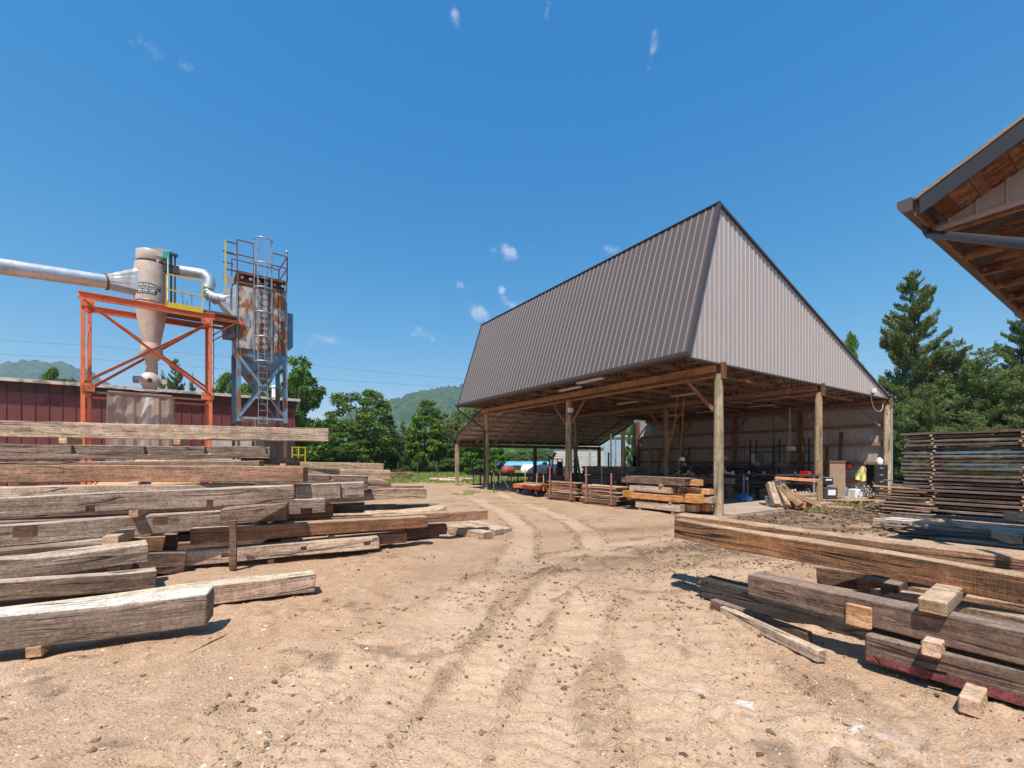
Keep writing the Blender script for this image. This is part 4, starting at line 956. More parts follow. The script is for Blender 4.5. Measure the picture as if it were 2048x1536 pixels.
# gable: ribs vertical, cut by the roof line (extra station at the ridge)
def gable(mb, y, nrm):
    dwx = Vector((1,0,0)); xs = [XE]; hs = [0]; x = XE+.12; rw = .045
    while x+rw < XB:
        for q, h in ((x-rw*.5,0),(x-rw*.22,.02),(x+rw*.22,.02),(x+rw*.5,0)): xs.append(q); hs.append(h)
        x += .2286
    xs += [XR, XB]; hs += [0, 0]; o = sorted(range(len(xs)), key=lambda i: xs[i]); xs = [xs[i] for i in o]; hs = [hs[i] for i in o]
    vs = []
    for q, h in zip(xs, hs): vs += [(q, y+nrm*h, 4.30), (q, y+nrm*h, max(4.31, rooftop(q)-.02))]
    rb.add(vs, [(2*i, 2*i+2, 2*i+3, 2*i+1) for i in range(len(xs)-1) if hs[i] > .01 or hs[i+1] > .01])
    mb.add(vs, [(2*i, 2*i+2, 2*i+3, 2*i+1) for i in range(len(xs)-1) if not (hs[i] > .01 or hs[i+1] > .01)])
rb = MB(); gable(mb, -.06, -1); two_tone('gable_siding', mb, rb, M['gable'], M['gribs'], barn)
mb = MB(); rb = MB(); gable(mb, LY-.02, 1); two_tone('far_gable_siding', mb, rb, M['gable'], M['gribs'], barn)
# trims
mb = MB()
for y in (-.10, LY+.05):
    mb.bar((XE-.01, y, ZE-.06), (XR, y, ZR+.02), .06, .12, up=(0,1,0)); mb.bar((XR, y, ZR-.0), (XB+.12, y, 4.26), .06, .07, up=(0,1,0))
mb.bar((XR, -.14, ZR+.03), (XR, LY+.10, ZR+.03), .10, .02); mb.bar((XE, -.03, ZE-.06), (XE, LY, ZE-.06), .05, .14)
mb.bar((XE, -.085, 4.29), (XB, -.085, 4.29), .03, .05)
mb.build('trim', M['roofd'], barn)
mb = MB(); mb.prism([(XE-.15,ZE+.03),(XE-.15,ZE-.05),(XE-.11,ZE-.10),(XE-.03,ZE-.10),(XE-.03,ZE+.03),(XE-.05,ZE+.03),(XE-.05,ZE-.08),(XE-.10,ZE-.08),(XE-.13,ZE-.04),(XE-.13,ZE+.03)], -.12, LY+.1)
mb.build('gutter', M['roofd'], barn)
mb = MB(); c0 = BARN.px(944, 822, XE+.2); mb.tube([(XE-.09,LY-.1,ZE-.1),(XE-.05,LY-.1,ZE-.28),(-.25,13.15,3.25),(-.18,13.1,3.1),(-.18,13.1,.05)], .045, 8); mb.build('downspout', M['trim'], barn)
mb = MB(); mb.hexa([(XR+.25,.02,ZR-.19),(XB-.15,.02,4.36),(XB-.15,LY-.08,4.36),(XR+.25,LY-.08,ZR-.19),(XR+.25,.02,ZR-.18),(XB-.15,.02,4.37),(XB-.15,LY-.08,4.37),(XR+.25,LY-.08,ZR-.18)]); mb.build('roof_lining', M['lilac'], barn)
# trusses
NTR = 13
for k in range(NTR):
    y = .12+(LY-.3)*k/(NTR-1); mb = MB()
    mb.bar((XE+.05,y,4.36),(XB-.05,y,4.36),.04,.10)
    mb.bar((XR+.10,y,ZR-.22),(XB-.3,y,4.42),.04,.14); mb.bar((XE+.22,y,ZE+.02),(XR+.08,y,ZR-.40),.04,.14)
    xs = [XR] + [XR+ (XB-XR)*j/7 for j in range(1,7)]
    for j, x in enumerate(xs):
        zt = rooftop(x)-.15
        if zt > 4.6: mb.bar((x,y+.002,4.40),(x,y+.002,zt),.038,.09)
        if j+1 < len(xs): mb.bar((xs[j+1],y-.002,4.42),(x,y-.002,zt),.036,.09)
    mb.build('truss', W['framex'], barn)
mb = MB()
for j in range(1, 12):
    x = XE+.3+j*1.2; mb.bar((x,.05,4.46),(x,LY-.1,4.46),.09,.038)
for j in range(22):
    x = XR+.2+j*.62; mb.bar((x,.0,rooftop(x)-.045),(x,LY-.1,rooftop(x)-.045),.085,.04)
for j in range(8):
    x = XE+.1+j*.17; mb.bar((x+.07,.0,rooftop(x)-.10),(x+.07,LY-.1,rooftop(x)-.10),.04,.085)
mb.build('purlins', W['framey'], barn)
# header beams: pairs of planks along the post lines
for x in (0, 6.34, 13.2):
    for s in (-1, 1):
        mb = MB(); mb.box(x+s*.16-.022, x+s*.16+.022, -.02, LY, 4.08, 4.27); mb.build('header_beam', W['logy'] if x == 0 else W['framey'], barn)
    mb = MB(); mb.box(x-.11, x+.11, -.01, LY-.05, 3.95, 3.985); mb.build('header_plank', W['logy'], barn)
# posts
def post(x, y, r=.135, z1=4.02, zb=-.3):
    mb = MB(); rr = random.Random(int(x*7+y*13)); ph = rr.random()*6
    prof = [(r*1.06, zb), (r*1.05,.3), (r*1.02,1.2), (r*1.0,2.4), (r*.93,3.4), (r*.9, z1)]
    n = 20; vs = []
    for rad, h in prof:
        for k in range(n):
            a = 2*math.pi*k/n; q = rad*(1+.02*math.sin(3*a+ph+h)+.012*rr.random()); vs.append((x+q*math.cos(a)+.012*math.sin(h+ph), y+q*math.sin(a), h))
    fs = [(i*n+k, i*n+(k+1)%n, (i+1)*n+(k+1)%n, (i+1)*n+k) for i in range(len(prof)-1) for k in range(n)]
    mb.add(vs, fs, True); mb.add(vs[-n:], [tuple(range(n))]); return mb.build('post', W['pole'], barn)
for x, y, r in ((0,0,.128),(0,6.5,.128),(0,13.2,.135),(6.34,0,.13),(6.34,6.6,.12),(6.34,13.2,.12),(13.2,0,.14)): post(x, y, r)
for y in (3.55, 7.1, 10.65, 14.2):
    mb = MB(); mb.box(13.10, 13.27, y-.10, y+.10, -.1, 4.28); mb.build('wall_post', W['framez'], barn)
for x in (0, 6.34, 13.2): mb = MB(); mb.box(x-.06, x+.10, -.055-.13, -.10, 4.0-.12, 4.34); mb.build('header_end_board', W['framez'], barn)
# knee braces
for x, y, s in ((0,0,1),(0,6.5,1),(0,6.5,-1),(0,13.2,-1),(6.34,6.6,1),(6.34,6.6,-1)):
    mb = MB(); mb.bar((x,y+s*.14,3.0),(x,y+s*1.0,3.96),.09,.05, up=(1,0,0)); mb.build('knee_brace', W['framey'], barn)
for y, s in ((0.1,1),(3.55,1),(3.55,-1),(7.1,1),(7.1,-1),(10.65,1),(10.65,-1),(14.2,-1)):
    mb = MB(); mb.bar((13.05,y+s*.1,3.1),(13.05,y+s*.85,3.9),.05,.09, up=(1,0,0)); mb.build('knee_brace', W['framey'], barn)
# back wall: siding, girts
mb = MB(); ribbed(mb, (13.42, -.05, .02), (0,1,0), (-1,0,0), (0,0,1), 14.6, lambda a: 0, lambda a: 4.26, rh=.018); mb.build('wall_siding', M['wallin'], barn, flip=False)
mb = MB(); ribbed(mb, (13.46, -.05, .02), (0,1,0), (1,0,0), (0,0,1), 14.6, lambda a: 0, lambda a: 4.26); mb.build('outer_wall_siding', M['gable'], barn, flip=False)
for z in (.56, 1.40, 2.28, 3.13):
    mb = MB(); mb.box(13.28, 13.40, .15, 14.5, z-.07, z+.07); mb.build('girt', W['framey'], barn)
mb = MB(); mb.box(13.43, 13.50, -.12, -.02, 0, 4.3); mb.build('corner_trim', M['gable'], barn)
# side return of the wall at its far end
mb = MB(); mb.box(13.0, 13.4, 14.5, 14.56, 0, 4.2); mb.build('wall_return', M['trim'], barn)
# lean-to roof
ly0, ly1, lz0, lz1 = LY+.05, 16.85, 4.16, 2.62; LX = 11.95
sl = Vector((0, ly1-ly0, lz1-lz0)); sll = sl.length; sl.normalize(); sn = Vector((0, -sl.z, sl.y))
mb = MB(); ribbed(mb, Vector((-.1, ly0, lz0+.16)), (1,0,0), sn, sl, LX+.2, lambda a: -.1, lambda a: sll+.12); mb.build('lean_to_roof', M['lilac'], barn, flip=False)
for k in range(10):
    x = .05+(LX-.1)*k/9; mb = MB(); mb.bar(Vector((x,ly0,lz0-.02)), Vector((x,ly1,lz1-.02)), .045,.16); mb.build('rafter', W['framey'], barn)
mb = MB()
for k in range(7):
    p = Vector((0,ly0,lz0+.105))+sl*(.15+k*(sll-.25)/6); mb.bar(p+Vector((0,0,0)), p+Vector((LX,0,0)), .085,.04)
mb.build('lean_to_purlins', W['framex'], barn)
mb = MB(); mb.box(-.05, LX+.05, ly1-.05, ly1+.0, lz1-.30, lz1-.10); mb.box(-.05, LX+.05, ly1+.06, ly1+.10, lz1-.30, lz1-.10); mb.build('lean_to_header', W['umber'], barn)
mb = MB(); mb.bar((-.12,ly0-.1,lz0+.17),(-.12,ly1+.12,lz1+.12),.05,.12); mb.box(-.12, LX+.1, ly1+.10, ly1+.14, lz1-.05, lz1+.16); mb.build('lean_to_trim', M['trim'], barn)
for x in (0.05, 5.9, LX-.05): 
    mb = MB(); mb.box(x-.09, x+.09, ly1-.07-.07, ly1+.06, -.1, lz1-.1); mb.build('lean_to_post', W['pole'] if x < 1 else W['umber'], barn)
# electrical: flood lights, cable
def flood(loc, label):
    t = thing('floodlight', label, 'floodlight', BARN.w(*loc), BARN.a, 'white floodlights on the open shed')
    mb = MB(); mb.box(-.10,.10,-.09,.02,-.07,.12); mb.build('housing', M['white'], t, bevel=.01)
    mb = MB(); mb.box(-.03,.03,.02,.07,-.12,-.02); mb.tube([(0,0,-.07),(0,.02,-.16)], .02, 8); mb.build('bracket', M['steel'], t)
flood((-.08, 6.33, 3.55), 'white floodlight box on the middle post of the open shed')
flood(tuple(BARN.pl(1747,783,-.17)), 'white floodlight low on the right corner of the pale gable')
p = [BARN.w(*BARN.pl(u, v, -.1)) for u, v in ((1743,790),(1743,800),(1746,812),(1752,821),(1760,823),(1765,818),(1766,808))]
mb = MB(); mb.tube(p, .012, 6); tag(mb.build('cable', M['cable']), 'white cable looping down from the gable floodlight', 'cable')
# hanging light panels
fix = [(1255,806),(1368,790),(1322,813),(1412,824),(1353,832),(1337,831),(1522,812),(1408,837),(1180,762),(1140,778)]
def panel(u, v, lab):
    q = P(u, v, (4.24-EYE)*FPX/(HV-v))
    t = thing('ceiling_light', lab, 'ceiling light', q, BARN.a, 'unlit light panels under the shed trusses')
    mb = MB(); mb.box(-.08,.08,-.6,.6,-.02,.03); mb.build('diffuser', M['lamp'], t)
    mb = MB(); mb.box(-.10,.10,-.62,.62,.03,.05); mb.build('frame', M['steel'], t)
for (u, v), lab in zip(fix, ('pale light panel above the racks near the middle post', 'light panel by the air hoses nearest the near post', 'light panel over the inner post line', 'light panel right of the near post, deep inside', 'small far light panel above the inner post', 'far light panel left of the inner post', 'light panel above the work bench bay', 'far light panel behind the near post', 'light panel under the eave side, left of the near post', 'farthest light panel along the eave side')): panel(u, v, lab)
# coiled air hoses
def hose(u0, v0, uc, vc, ub, vb, lab, Y):
    top = P(u0, v0, Y); m = P(uc, vc, Y); b = P(ub, vb, Y); pts = [top, top.lerp(m,.5), m]; n = 150
    for i in range(n):
        f = i/(n-1); c = m.lerp(b, f); a = f*13*2*math.pi; pts.append(c+Vector((math.cos(a)*.055, math.sin(a)*.055, 0)))
    mb = MB(); mb.tube(pts, .011, 5); tag(mb.build('air_hose', M['hose']), lab, 'air hose', 'coiled air hoses hanging from the trusses')
hose(1355, 792, 1349, 850, 1324, 945, 'coiled orange air hose hanging at a slant from the trusses, left one', 16.5)
hose(1367, 796, 1365, 855, 1356, 950, 'coiled orange air hose hanging straight down, right one', 16.3)
a = P(1579, 815, 17.6); b = P(1572, 930, 17.6); mb = MB(); mb.tube([a, a.lerp(b,.5)+Vector((.05,0,0)), b, b+Vector((.1,0,.0)), P(1582,870,17.6), P(1580,815,17.6)], .012, 6); tag(mb.build('rope_loop', M['rope']), 'loop of thin rope hanging over the work bench', 'rope')

# ================================================================== BUILDING CORNER UPPER RIGHT
Q = Frame(5.0, 5.2, BARN.a)                     # its corner; x = along the eave (receding), -y = along the gable towards the camera's right
nb2 = thing('near_shed', 'near shed corner at upper right, dark fascia and plank soffit over pale gable siding', 'shed', Q.o, Q.a)
zg = 4.30; rake = math.tan(R_(18.4)); OV = .67; GY = -9.0
# gutter tip solved on the eave line
tip = Q.pl(1797, 412, .30)
def rz(y, base=zg+.02): return base + (-y)*rake*1.0
# slope of the rake seen in the photo: from tip to (2048, 235)
tipL = Q.px(1828, 402, -OV); e2 = Q.px(2048, 237, -OV); rk = (e2.z-tipL.z)/(tipL.y-e2.y)
y0 = tipL.y; z0 = tipL.z
def zt(y): return z0 + (y0-y)*rk
sdir = Vector((0, -1, rk)).normalized()
mb = MB(); LX2 = 6.95
mb.hexa([(-OV,y0,z0),(LX2,y0,z0),(LX2,y0,z0+.03),(-OV,y0,z0+.03), (-OV,GY,zt(GY)),(LX2,GY,zt(GY)),(LX2,GY,zt(GY)+.03),(-OV,GY,zt(GY)+.03)]); mb.build('roof', M['roof'], nb2)
mb = MB(); f0 = .18
mb.hexa([(-OV-.03,y0-.02,z0-.0),(-OV-.002,y0-.02,z0-.0),(-OV-.002,y0-.02,z0+.035),(-OV-.03,y0-.02,z0+.035), (-OV-.03,GY,zt(GY)),(-OV-.002,GY,zt(GY)),(-OV-.002,GY,zt(GY)+.035),(-OV-.03,GY,zt(GY)+.035)])
mb.build('rake_edge', W['pale'], nb2)
mb = MB(); mb.hexa([(-OV-.025,y0-.05,z0-f0),(-OV-.001,y0-.05,z0-f0),(-OV-.001,y0-.05,z0-.003),(-OV-.025,y0-.05,z0-.003), (-OV-.025,GY,zt(GY)-f0),(-OV-.001,GY,zt(GY)-f0),(-OV-.001,GY,zt(GY)-.003),(-OV-.025,GY,zt(GY)-.003)]); mb.build('fascia', M['trim'], nb2)
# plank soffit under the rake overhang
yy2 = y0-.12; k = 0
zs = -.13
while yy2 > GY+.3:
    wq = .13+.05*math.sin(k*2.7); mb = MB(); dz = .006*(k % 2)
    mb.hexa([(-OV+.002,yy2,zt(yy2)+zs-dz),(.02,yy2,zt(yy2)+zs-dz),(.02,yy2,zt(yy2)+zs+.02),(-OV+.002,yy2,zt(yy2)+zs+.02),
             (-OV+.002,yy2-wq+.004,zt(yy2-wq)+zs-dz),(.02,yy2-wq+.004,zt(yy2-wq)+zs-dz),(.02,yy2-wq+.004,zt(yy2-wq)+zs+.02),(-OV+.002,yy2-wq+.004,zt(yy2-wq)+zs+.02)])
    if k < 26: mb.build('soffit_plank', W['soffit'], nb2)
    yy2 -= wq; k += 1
# gable siding (board ribs), eave soffit planks
mb = MB(); xs = []; yv = -.02; vs = []
ys = [0.0]; hs = [0]; q = .12
while q+.05 < 9:
    for a_, h_ in ((q-.02,0),(q-.010,.02),(q+.010,.02),(q+.02,0)): ys.append(a_); hs.append(h_)
    q += .2286
for a_, h_ in zip(ys, hs): vs += [(-h_, -a_, zg), (-h_, -a_, zt(-a_)-.10)]
mb.add(vs, [(2*i, 2*i+1, 2*i+3, 2*i+2) for i in range(len(ys)-1)]); mb.build('gable_siding', M['gable'], nb2, flip=False)
mb = MB(); mb.hexa([(-.03,.01,zg-.02),(.0,.01,zg-.02),(.0,.01,zg+.03),(-.03,.01,zg+.03),(-.03,GY,zg-.02),(.0,GY,zg-.02),(.0,GY,zg+.03),(-.03,GY,zg+.03)]); mb.build('gable_trim', M['gable'], nb2)
# eave: gutter, fascia board, trusses
mb = MB(); mb.box(-OV+.02, LX2, y0-.03, y0-.0, z0-.16, z0-.01); mb.build('eave_fascia', W['framex'], nb2)
mb = MB()
gp = [(y0+.13,z0+.03),(y0+.13,z0-.04),(y0+.09,z0-.11),(y0+.005,z0-.11),(y0+.005,z0+.03),(y0+.02,z0+.03),(y0+.02,z0-.09),(y0+.08,z0-.09),(y0+.115,z0-.03),(y0+.115,z0+.03)]
n = len(gp); mb.add([(-OV-.05,a_,b_) for a_,b_ in gp]+[(LX2,a_,b_) for a_,b_ in gp], [tuple(range(n)), tuple(range(2*n-1,n-1,-1))]+[(i,i+n,(i+1)%n+n,(i+1)%n) for i in range(n)])
ge = [(y0+.132,z0+.03),(y0+.132,z0-.04),(y0+.092,z0-.112),(y0+.003,z0-.112),(y0+.003,z0+.03)]; mb.add([(-OV-.058,a_,b_) for a_,b_ in ge]+[(-OV-.052,a_,b_) for a_,b_ in ge], [(0,1,2,3,4),(9,8,7,6,5)]+[(i,i+5,(i+1)%5+5,(i+1)%5) for i in range(5)]); mb.build('gutter', M['roof'], nb2)
ds0 = Q.loc(P(1857,468,5.15)); ds1 = Q.loc(P(2048,487,3.6))
mb = MB(); d3 = (ds1-ds0).normalized(); mb.tube([ds0+Vector((-.02,.03,.12)), ds0+Vector((-.02,.01,.04)), ds0+d3*.04+Vector((0,0,-.01)), ds0+d3*.12, ds1, ds1+d3*1.5], .042, 10); mb.build('downspout', M['trim'], nb2)
for k in range(8):
    x = .35+k*.9 if k else .06; mb = MB()
    mb.bar((x,.0,zg+.02),(x,GY,zg+.02),.042,.14); mb.bar((x,y0-.1,z0-.12),(x,GY,zt(GY)-.12),.042,.14)
    for j in range(5):
        ya = -1.0-j*1.7; mb.bar((x+.003,ya,zg+.06),(x+.003,ya-.85,zt(ya-.85)-.16),.035,.09); mb.bar((x-.003,ya-.85,zt(ya-.85)-.16),(x-.003,ya-1.7,zg+.06),.035,.09)
    mb.build('truss', W['framey'], nb2)
mb = MB(); mb.box(.04, LX2, -1.62, -1.45, 3.98, 4.22); mb.build('header_beam', W['framex'], nb2)
for x in (.3, 3.5, 6.6):
    mb = MB(); mb.lathe((x,-1.5,0), [(.15,-.2),(.15,2),(.13,4.0)], 16); mb.build('post', W['pole'], nb2)
for x in (.3, 3.5, 6.6):
    mb = MB(); mb.lathe((x,-8.2,0), [(.15,-.2),(.15,2),(.13,4.2)], 16); mb.build('post', W['pole'], nb2)
# ================================================================== LEFT: RED BUILDING, CYCLONE, DUST TOWER
RB = Frame(-13.56, 27.5, math.atan2(7.3, 9.94))          # right front corner of the red building; x runs to the right along the wall
red = thing('metal_building', 'long low maroon metal building with old white roof edge behind the left pile', 'building', RB.o, RB.a)
LN = 34.0; HW = 5.35
mb = MB(); ribbed(mb, (-LN, 0, 0), (1,0,0), (0,-1,0), (0,0,1), LN-.0, lambda a: -.1, lambda a: 4.75, pitch=.46, rw=.05, rh=.035); mb.build('wall_siding', M['maroon'], red, flip=False)
mb = MB(); ribbed(mb, (-LN, -.02, 4.75), (1,0,0), (0,-1,0), (0,0,1), LN+.05, lambda a: 0, lambda a: .5+.0*a, pitch=.46, rw=.05, rh=.03); mb.box(-LN, .05, -.03, .02, 4.72, 4.78); mb.build('fascia', M['maroond'], red)
mb = MB(); ribbed(mb, (.0, 0, 0), (0,1,0), (1,0,0), (0,0,1), 14.0, lambda a: -.1, lambda a: 5.2+.0*a, pitch=.46, rw=.05, rh=.035); mb.build('end_wall', M['maroon'], red, flip=False)
mb = MB(); mb.hexa([(-LN,-.28,5.24),(.22,-.28,5.24),(.22,-.28,5.31),(-LN,-.28,5.31),(-LN,14,5.95),(.22,14,5.95),(.22,14,6.02),(-LN,14,6.02)]); mb.build('roof', M['roofw'], red)
mb = MB(); mb.box(-LN, .24, -.34, -.285, 5.17, 5.33); mb.build('roof_edge', M['roofw'], red)
for k in range(3):
    x = (-3.4, -1.6, -.5)[k]; w_ = (2.2, 1.5, .9)[k]; mb = MB(); mb.box(x-w_/2, x+w_/2, -.10-.01*k, -.03, .6, (3.3, 2.9, 3.6)[k]); mb.build('patch_panel', (M['lilac'], M['trim'], M['trim'])[k], red)
vp = RB.pl(596+600-600, 790, 0)
q = PLANT  # stack pipe above the roof
cpos = RB.loc(P(549, 800, 28.5)); vt = thing('roof_vent', 'white vent pipe standing on the maroon building roof behind the tower', 'vent pipe', RB.w(cpos.x, max(cpos.y,.6), 5.3), RB.a)
mb = MB(); mb.tube([(0,0,-.1),(0,0,.95)], .16, 12); mb.build('pipe', M['white'], vt)
mb = MB(); mb.lathe((0,0,.95), [(.22,0),(.22,.05),(.02,.16)], 12); mb.build('cap', M['white'], vt)

F = PLANT; A0 = F.pl(160, 582); A1 = F.pl(427, 628); ZT = (A0.z+A1.z)/2; XL = F.pl(166, 700).x; XR_ = F.pl(421, 700).x; DP = 2.0
fr = thing('steel_frame', 'orange steel frame with crossed braces carrying the cream cyclone', 'steel frame', F.o, F.a)
def col_i(x, y, z0, z1, s, mat, parent, name='column'):
    mb = MB(); mb.box(x-s/2, x+s/2, y-s/2, y-s/2+.02, z0, z1); mb.box(x-s/2, x+s/2, y+s/2-.02, y+s/2, z0, z1); mb.box(x-.01, x+.01, y-s/2+.021, y+s/2-.021, z0, z1); return mb.build(name, mat, parent)
for x in (XL, XR_):
    for y in (0, DP): col_i(x, y, 0, ZT-.26, .125, M['orange'], fr)
for y in (-.0, DP):
    mb = MB(); x0 = A0.x-.05; x1 = A1.x+.05
    mb.box(x0, x1, y-.09, y+.09, ZT-.03, ZT); mb.box(x0, x1, y-.09, y+.09, ZT-.26, ZT-.23); mb.box(x0, x1, y-.012, y+.012, ZT-.229, ZT-.031); mb.build('top_beam', M['orange'], fr)
for x in (XL, XR_):
    mb = MB(); mb.box(x-.012, x+.012, .1, DP-.1, ZT-.23, ZT-.03); mb.box(x-.08, x+.08, .1, DP-.1, ZT-.03, ZT-.005); mb.build('side_beam', M['orange'], fr)
zl = F.pl(165, 780).z
for y in (0, DP):
    mb = MB(); mb.box(XL+.1, XR_-.1, y-.05, y+.05, zl-.10, zl-.02); mb.build('lower_beam', M['rust'] if y == 0 else M['orange'], fr)
for x in (XL, XR_): mb = MB(); mb.box(x-.05, x+.05, .1, DP-.1, zl-.11, zl-.03); mb.build('lower_beam', M['orange'], fr)
def brace(a, b, y, mat): mb = MB(); mb.bar((a.x, y, a.z), (b.x, y, b.z), .012, .10, up=(0,0,1)); mb.bar((a.x, y-.05, a.z+.045), (b.x, y-.05, b.z+.045), .10, .012); return mb.build('brace', mat, fr)
brace(F.pl(168,600), F.pl(421,790), -.07, M['orange']); brace(F.pl(168,765), F.pl(418,648), -.02, M['orange'])
brace(F.pl(185,775,DP), F.pl(413,650,DP), DP-.02, M['orange']); brace(F.pl(185,612,DP), F.pl(413,775,DP), DP+.05, M['orange'])
mb = MB(); mb.bar((XL,.1,4.0),(XL,DP-.1,7.2),.012,.09); mb.build('brace', M['orange'], fr); mb = MB(); mb.bar((XR_,.1,7.2),(XR_,DP-.1,4.6),.012,.09); mb.build('brace', M['orange'], fr)
for k in range(7):
    mb = MB(); z = 4.2+k*.5; mb.bar((XR_+.14,.12,z),(XR_+.14,.5,z+.25),.03,.03); mb.bar((XR_+.14,.5,z+.25),(XR_+.14,.12,z+.5),.03,.03)
    mb.build('lattice', M['rust'], fr)
for x in (XL, XR_):
    for z in (ZT-.42, zl+.12):
        mb = MB(); s = 1 if x == XL else -1; mb.prism([(x-.07*s,z-.17),(x+.34*s,z-.05 if z > 4 and z > zl+1 else z-.17),(x+.34*s,z+.14),(x-.07*s,z+.16)], -.098, -.086); g = mb.build('gusset_plate', M['orange'], fr)
        mb = MB()
        for q in ((.02,-.08),(.02,.06),(.18,0),(.27,.05)): mb.lathe((x+q[0]*s,-.10,z+q[1]), [(.018,-.02),(.018,.0)], 6, 'y')
        mb.build('bolts', M['rust'], g)
# cyclone
cc = F.pl(303, 600, 1.0); cx, cy = cc.x, 1.0
def cz(v): return F.pl(303, v, 1.0).z
cyc = thing('dust_cyclone', 'cream steel cyclone separator with cone, black maker plate and motor valve below', 'cyclone separator', F.w(cx, cy, 0), F.a)
mb = MB(); mb.lathe((0,0,0), [(.30,cz(690)),(.59,cz(612)),(.59,cz(537)),(.57,cz(531))], 36); mb.build('body', M['cream'], cyc)
mb = MB(); mb.lathe((0,0,0), [(.50,cz(531)),(.50,cz(527)),(.53,cz(524)),(.53,cz(508)),(.51,cz(506))], 36); mb.build('top_drum', M['cream'], cyc)
mb = MB(); mb.lathe((0,0,0), [(.505,cz(531)+.003),(.505,cz(525)),(.515,cz(525)),(.515,cz(526))], 36); mb.build('neck_ring', M['steel'], cyc)
mb = MB(); mb.lathe((0,0,0), [(.22,cz(748)),(.21,cz(722)),(.30,cz(717)),(.43,cz(712)),(.36,cz(695)),(.34,cz(688))], 30); mb.build('cone_tip', M['cream'], cyc)
mb = MB(); mb.lathe((-.05,-.34,cz(764)), [(.04,-.10),(.35,-.10),(.35,.08),(.12,.10)], 28, 'y'); mb.box(-.30,.20,-.22,.22,cz(778),cz(750)); vb = mb.build('rotary_valve', M['cream'], cyc)
mb = MB(); mb.lathe((-.05,-.52,cz(764)), [(.09,0),(.09,.08)], 12, 'y'); mb.build('hub', M['rust'], vb)
mb = MB(); mb.lathe((.42,-.34,cz(764)), [(.11,-.05),(.12,.3)], 16, 'y'); mb.build('motor', M['cream'], vb)
mb = MB(); mb.tube([(-.28,-.1,cz(762)),(-.6,-.05,cz(762))], .14, 14); 
for k in range(5): mb.lathe((-.32-k*.065,-.08,cz(762)), [(.165,-.012),(.165,.012)], 16, 'x')
mb.build('flexible_hose', M['galvd'], vb)
mb = MB(); mb.tube([(.5,-.35,cz(764)-.1),(.52,-.4,cz(775)),(.42,-.4,cz(783)),(.1,-.35,cz(786)),(-.6,-.3,cz(784))], .014, 6); mb.build('cable', M['cable'], vb)
# shaft gear box, outlet hood on the right of the top drum
mb = MB(); q0 = F.loc(P(318,500,19.0)); mb.box(.15, .62, -.55, .05, cz(518), cz(502)); mb.prism([(.12,cz(521)),(.55,cz(503)),(.55,cz(508)),(.2,cz(531))], -.5, -.1); mb.build('outlet_hood', M['cream'], cyc)
mb = MB(); mb.box(.38, .60, -.72, -.50, cz(522), cz(509)); mb.build('control_box', M['teal'], cyc)
mb = MB(); mb.box(.62,.70,-.6,-.52,cz(606),cz(505)); mb.box(.76,.83,-.6,-.52,cz(606),cz(508)); mb.box(.50,.90,-.66,-.45,cz(511),cz(507)); mb.box(.45,.95,-.62,-.4,cz(545),cz(530)); mb.build('drive_post', M['steel'], cyc)
mb = MB(); mb.tube([(.55,-.7,cz(605)),(.55,-.7,cz(520)),(.50,-.7,cz(518))], .022, 8); mb.build('conduit', M['white'], cyc)
mb = MB(); mb.lathe((.22,-.2,cz(505)), [(.2,0),(.2,.05),(.14,.08)], 16); mb.build('lid', M['steel'], cyc)
# maker plate: black, bent round the drum, white lettering
def on_drum(px_, pz_, rad):    # px_ along the surface from the plate centre
    a = -math.pi/2 - .30 + px_/.59
    return Vector((rad*math.cos(a), rad*math.sin(a), pz_))
zc = cz(586); a_h = .40
mb = MB(); n = 18; vs = []
for i in range(n+1):
    f = i/n; x = -.50+1.0*f; up = .24-.08*(2*f-1)**2; lo = -.22 if .14 < f < .86 else -.06
    vs += [on_drum(x, zc+lo, .597), on_drum(x, zc+up, .597)]
mb.add(vs, [(2*i, 2*i+2, 2*i+3, 2*i+1) for i in range(n)]); mb.build('maker_plate', M['black'], cyc, flip=False)
def text_on_drum(txt, size, x0, z0, arch=0, width=None):
    cu = bpy.data.curves.new('t', 'FONT'); cu.body = txt; cu.size = size; cu.align_x = 'CENTER'; cu.offset = size*.02
    o = bpy.data.objects.new('t', cu); COL.objects.link(o); bpy.context.view_layer.update()
    me = bpy.data.meshes.new_from_object(o); bpy.data.objects.remove(o)
    bm = bmesh.new(); bm.from_mesh(me); bmesh.ops.subdivide_edges(bm, edges=[e for e in bm.edges if e.calc_length() > .05], cuts=2)
    xs = [v.co.x for v in bm.verts]; wd = max(xs)-min(xs); k = (width/wd) if width else 1
    for v in bm.verts:
        x = v.co.x*k+x0; z = v.co.y+z0-arch*(x/.50)**2; v.co = on_drum(x, zc+z, .603)
    bm.to_mesh(me); bm.free(); me.materials.clear(); me.materials.append(M['white']); me.name = 'lettering'
    ob = bpy.data.objects.new('lettering', me); COL.objects.link(ob); ob.parent = cyc
text_on_drum('AETHERI PNEUMATICS', .12, 0, .115, .065, .90); text_on_drum('DUST COLLECTION SYSTEMS', .05, 0, .06, .055, .68)
text_on_drum('SALES SERVICE ENGINEERING', .062, 0, -.01, .055, .84); text_on_drum('800-438-1080', .115, 0, -.115, .03, .60); text_on_drum('INSTALLATION & REPAIR', .06, 0, -.185, .02, .58)
mb = MB(); mb.tube([on_drum(-.52+.02*i, cz(607)+.0, .60) for i in range(50)], .016, 6); mb.build('band', M['galvd'], cyc)
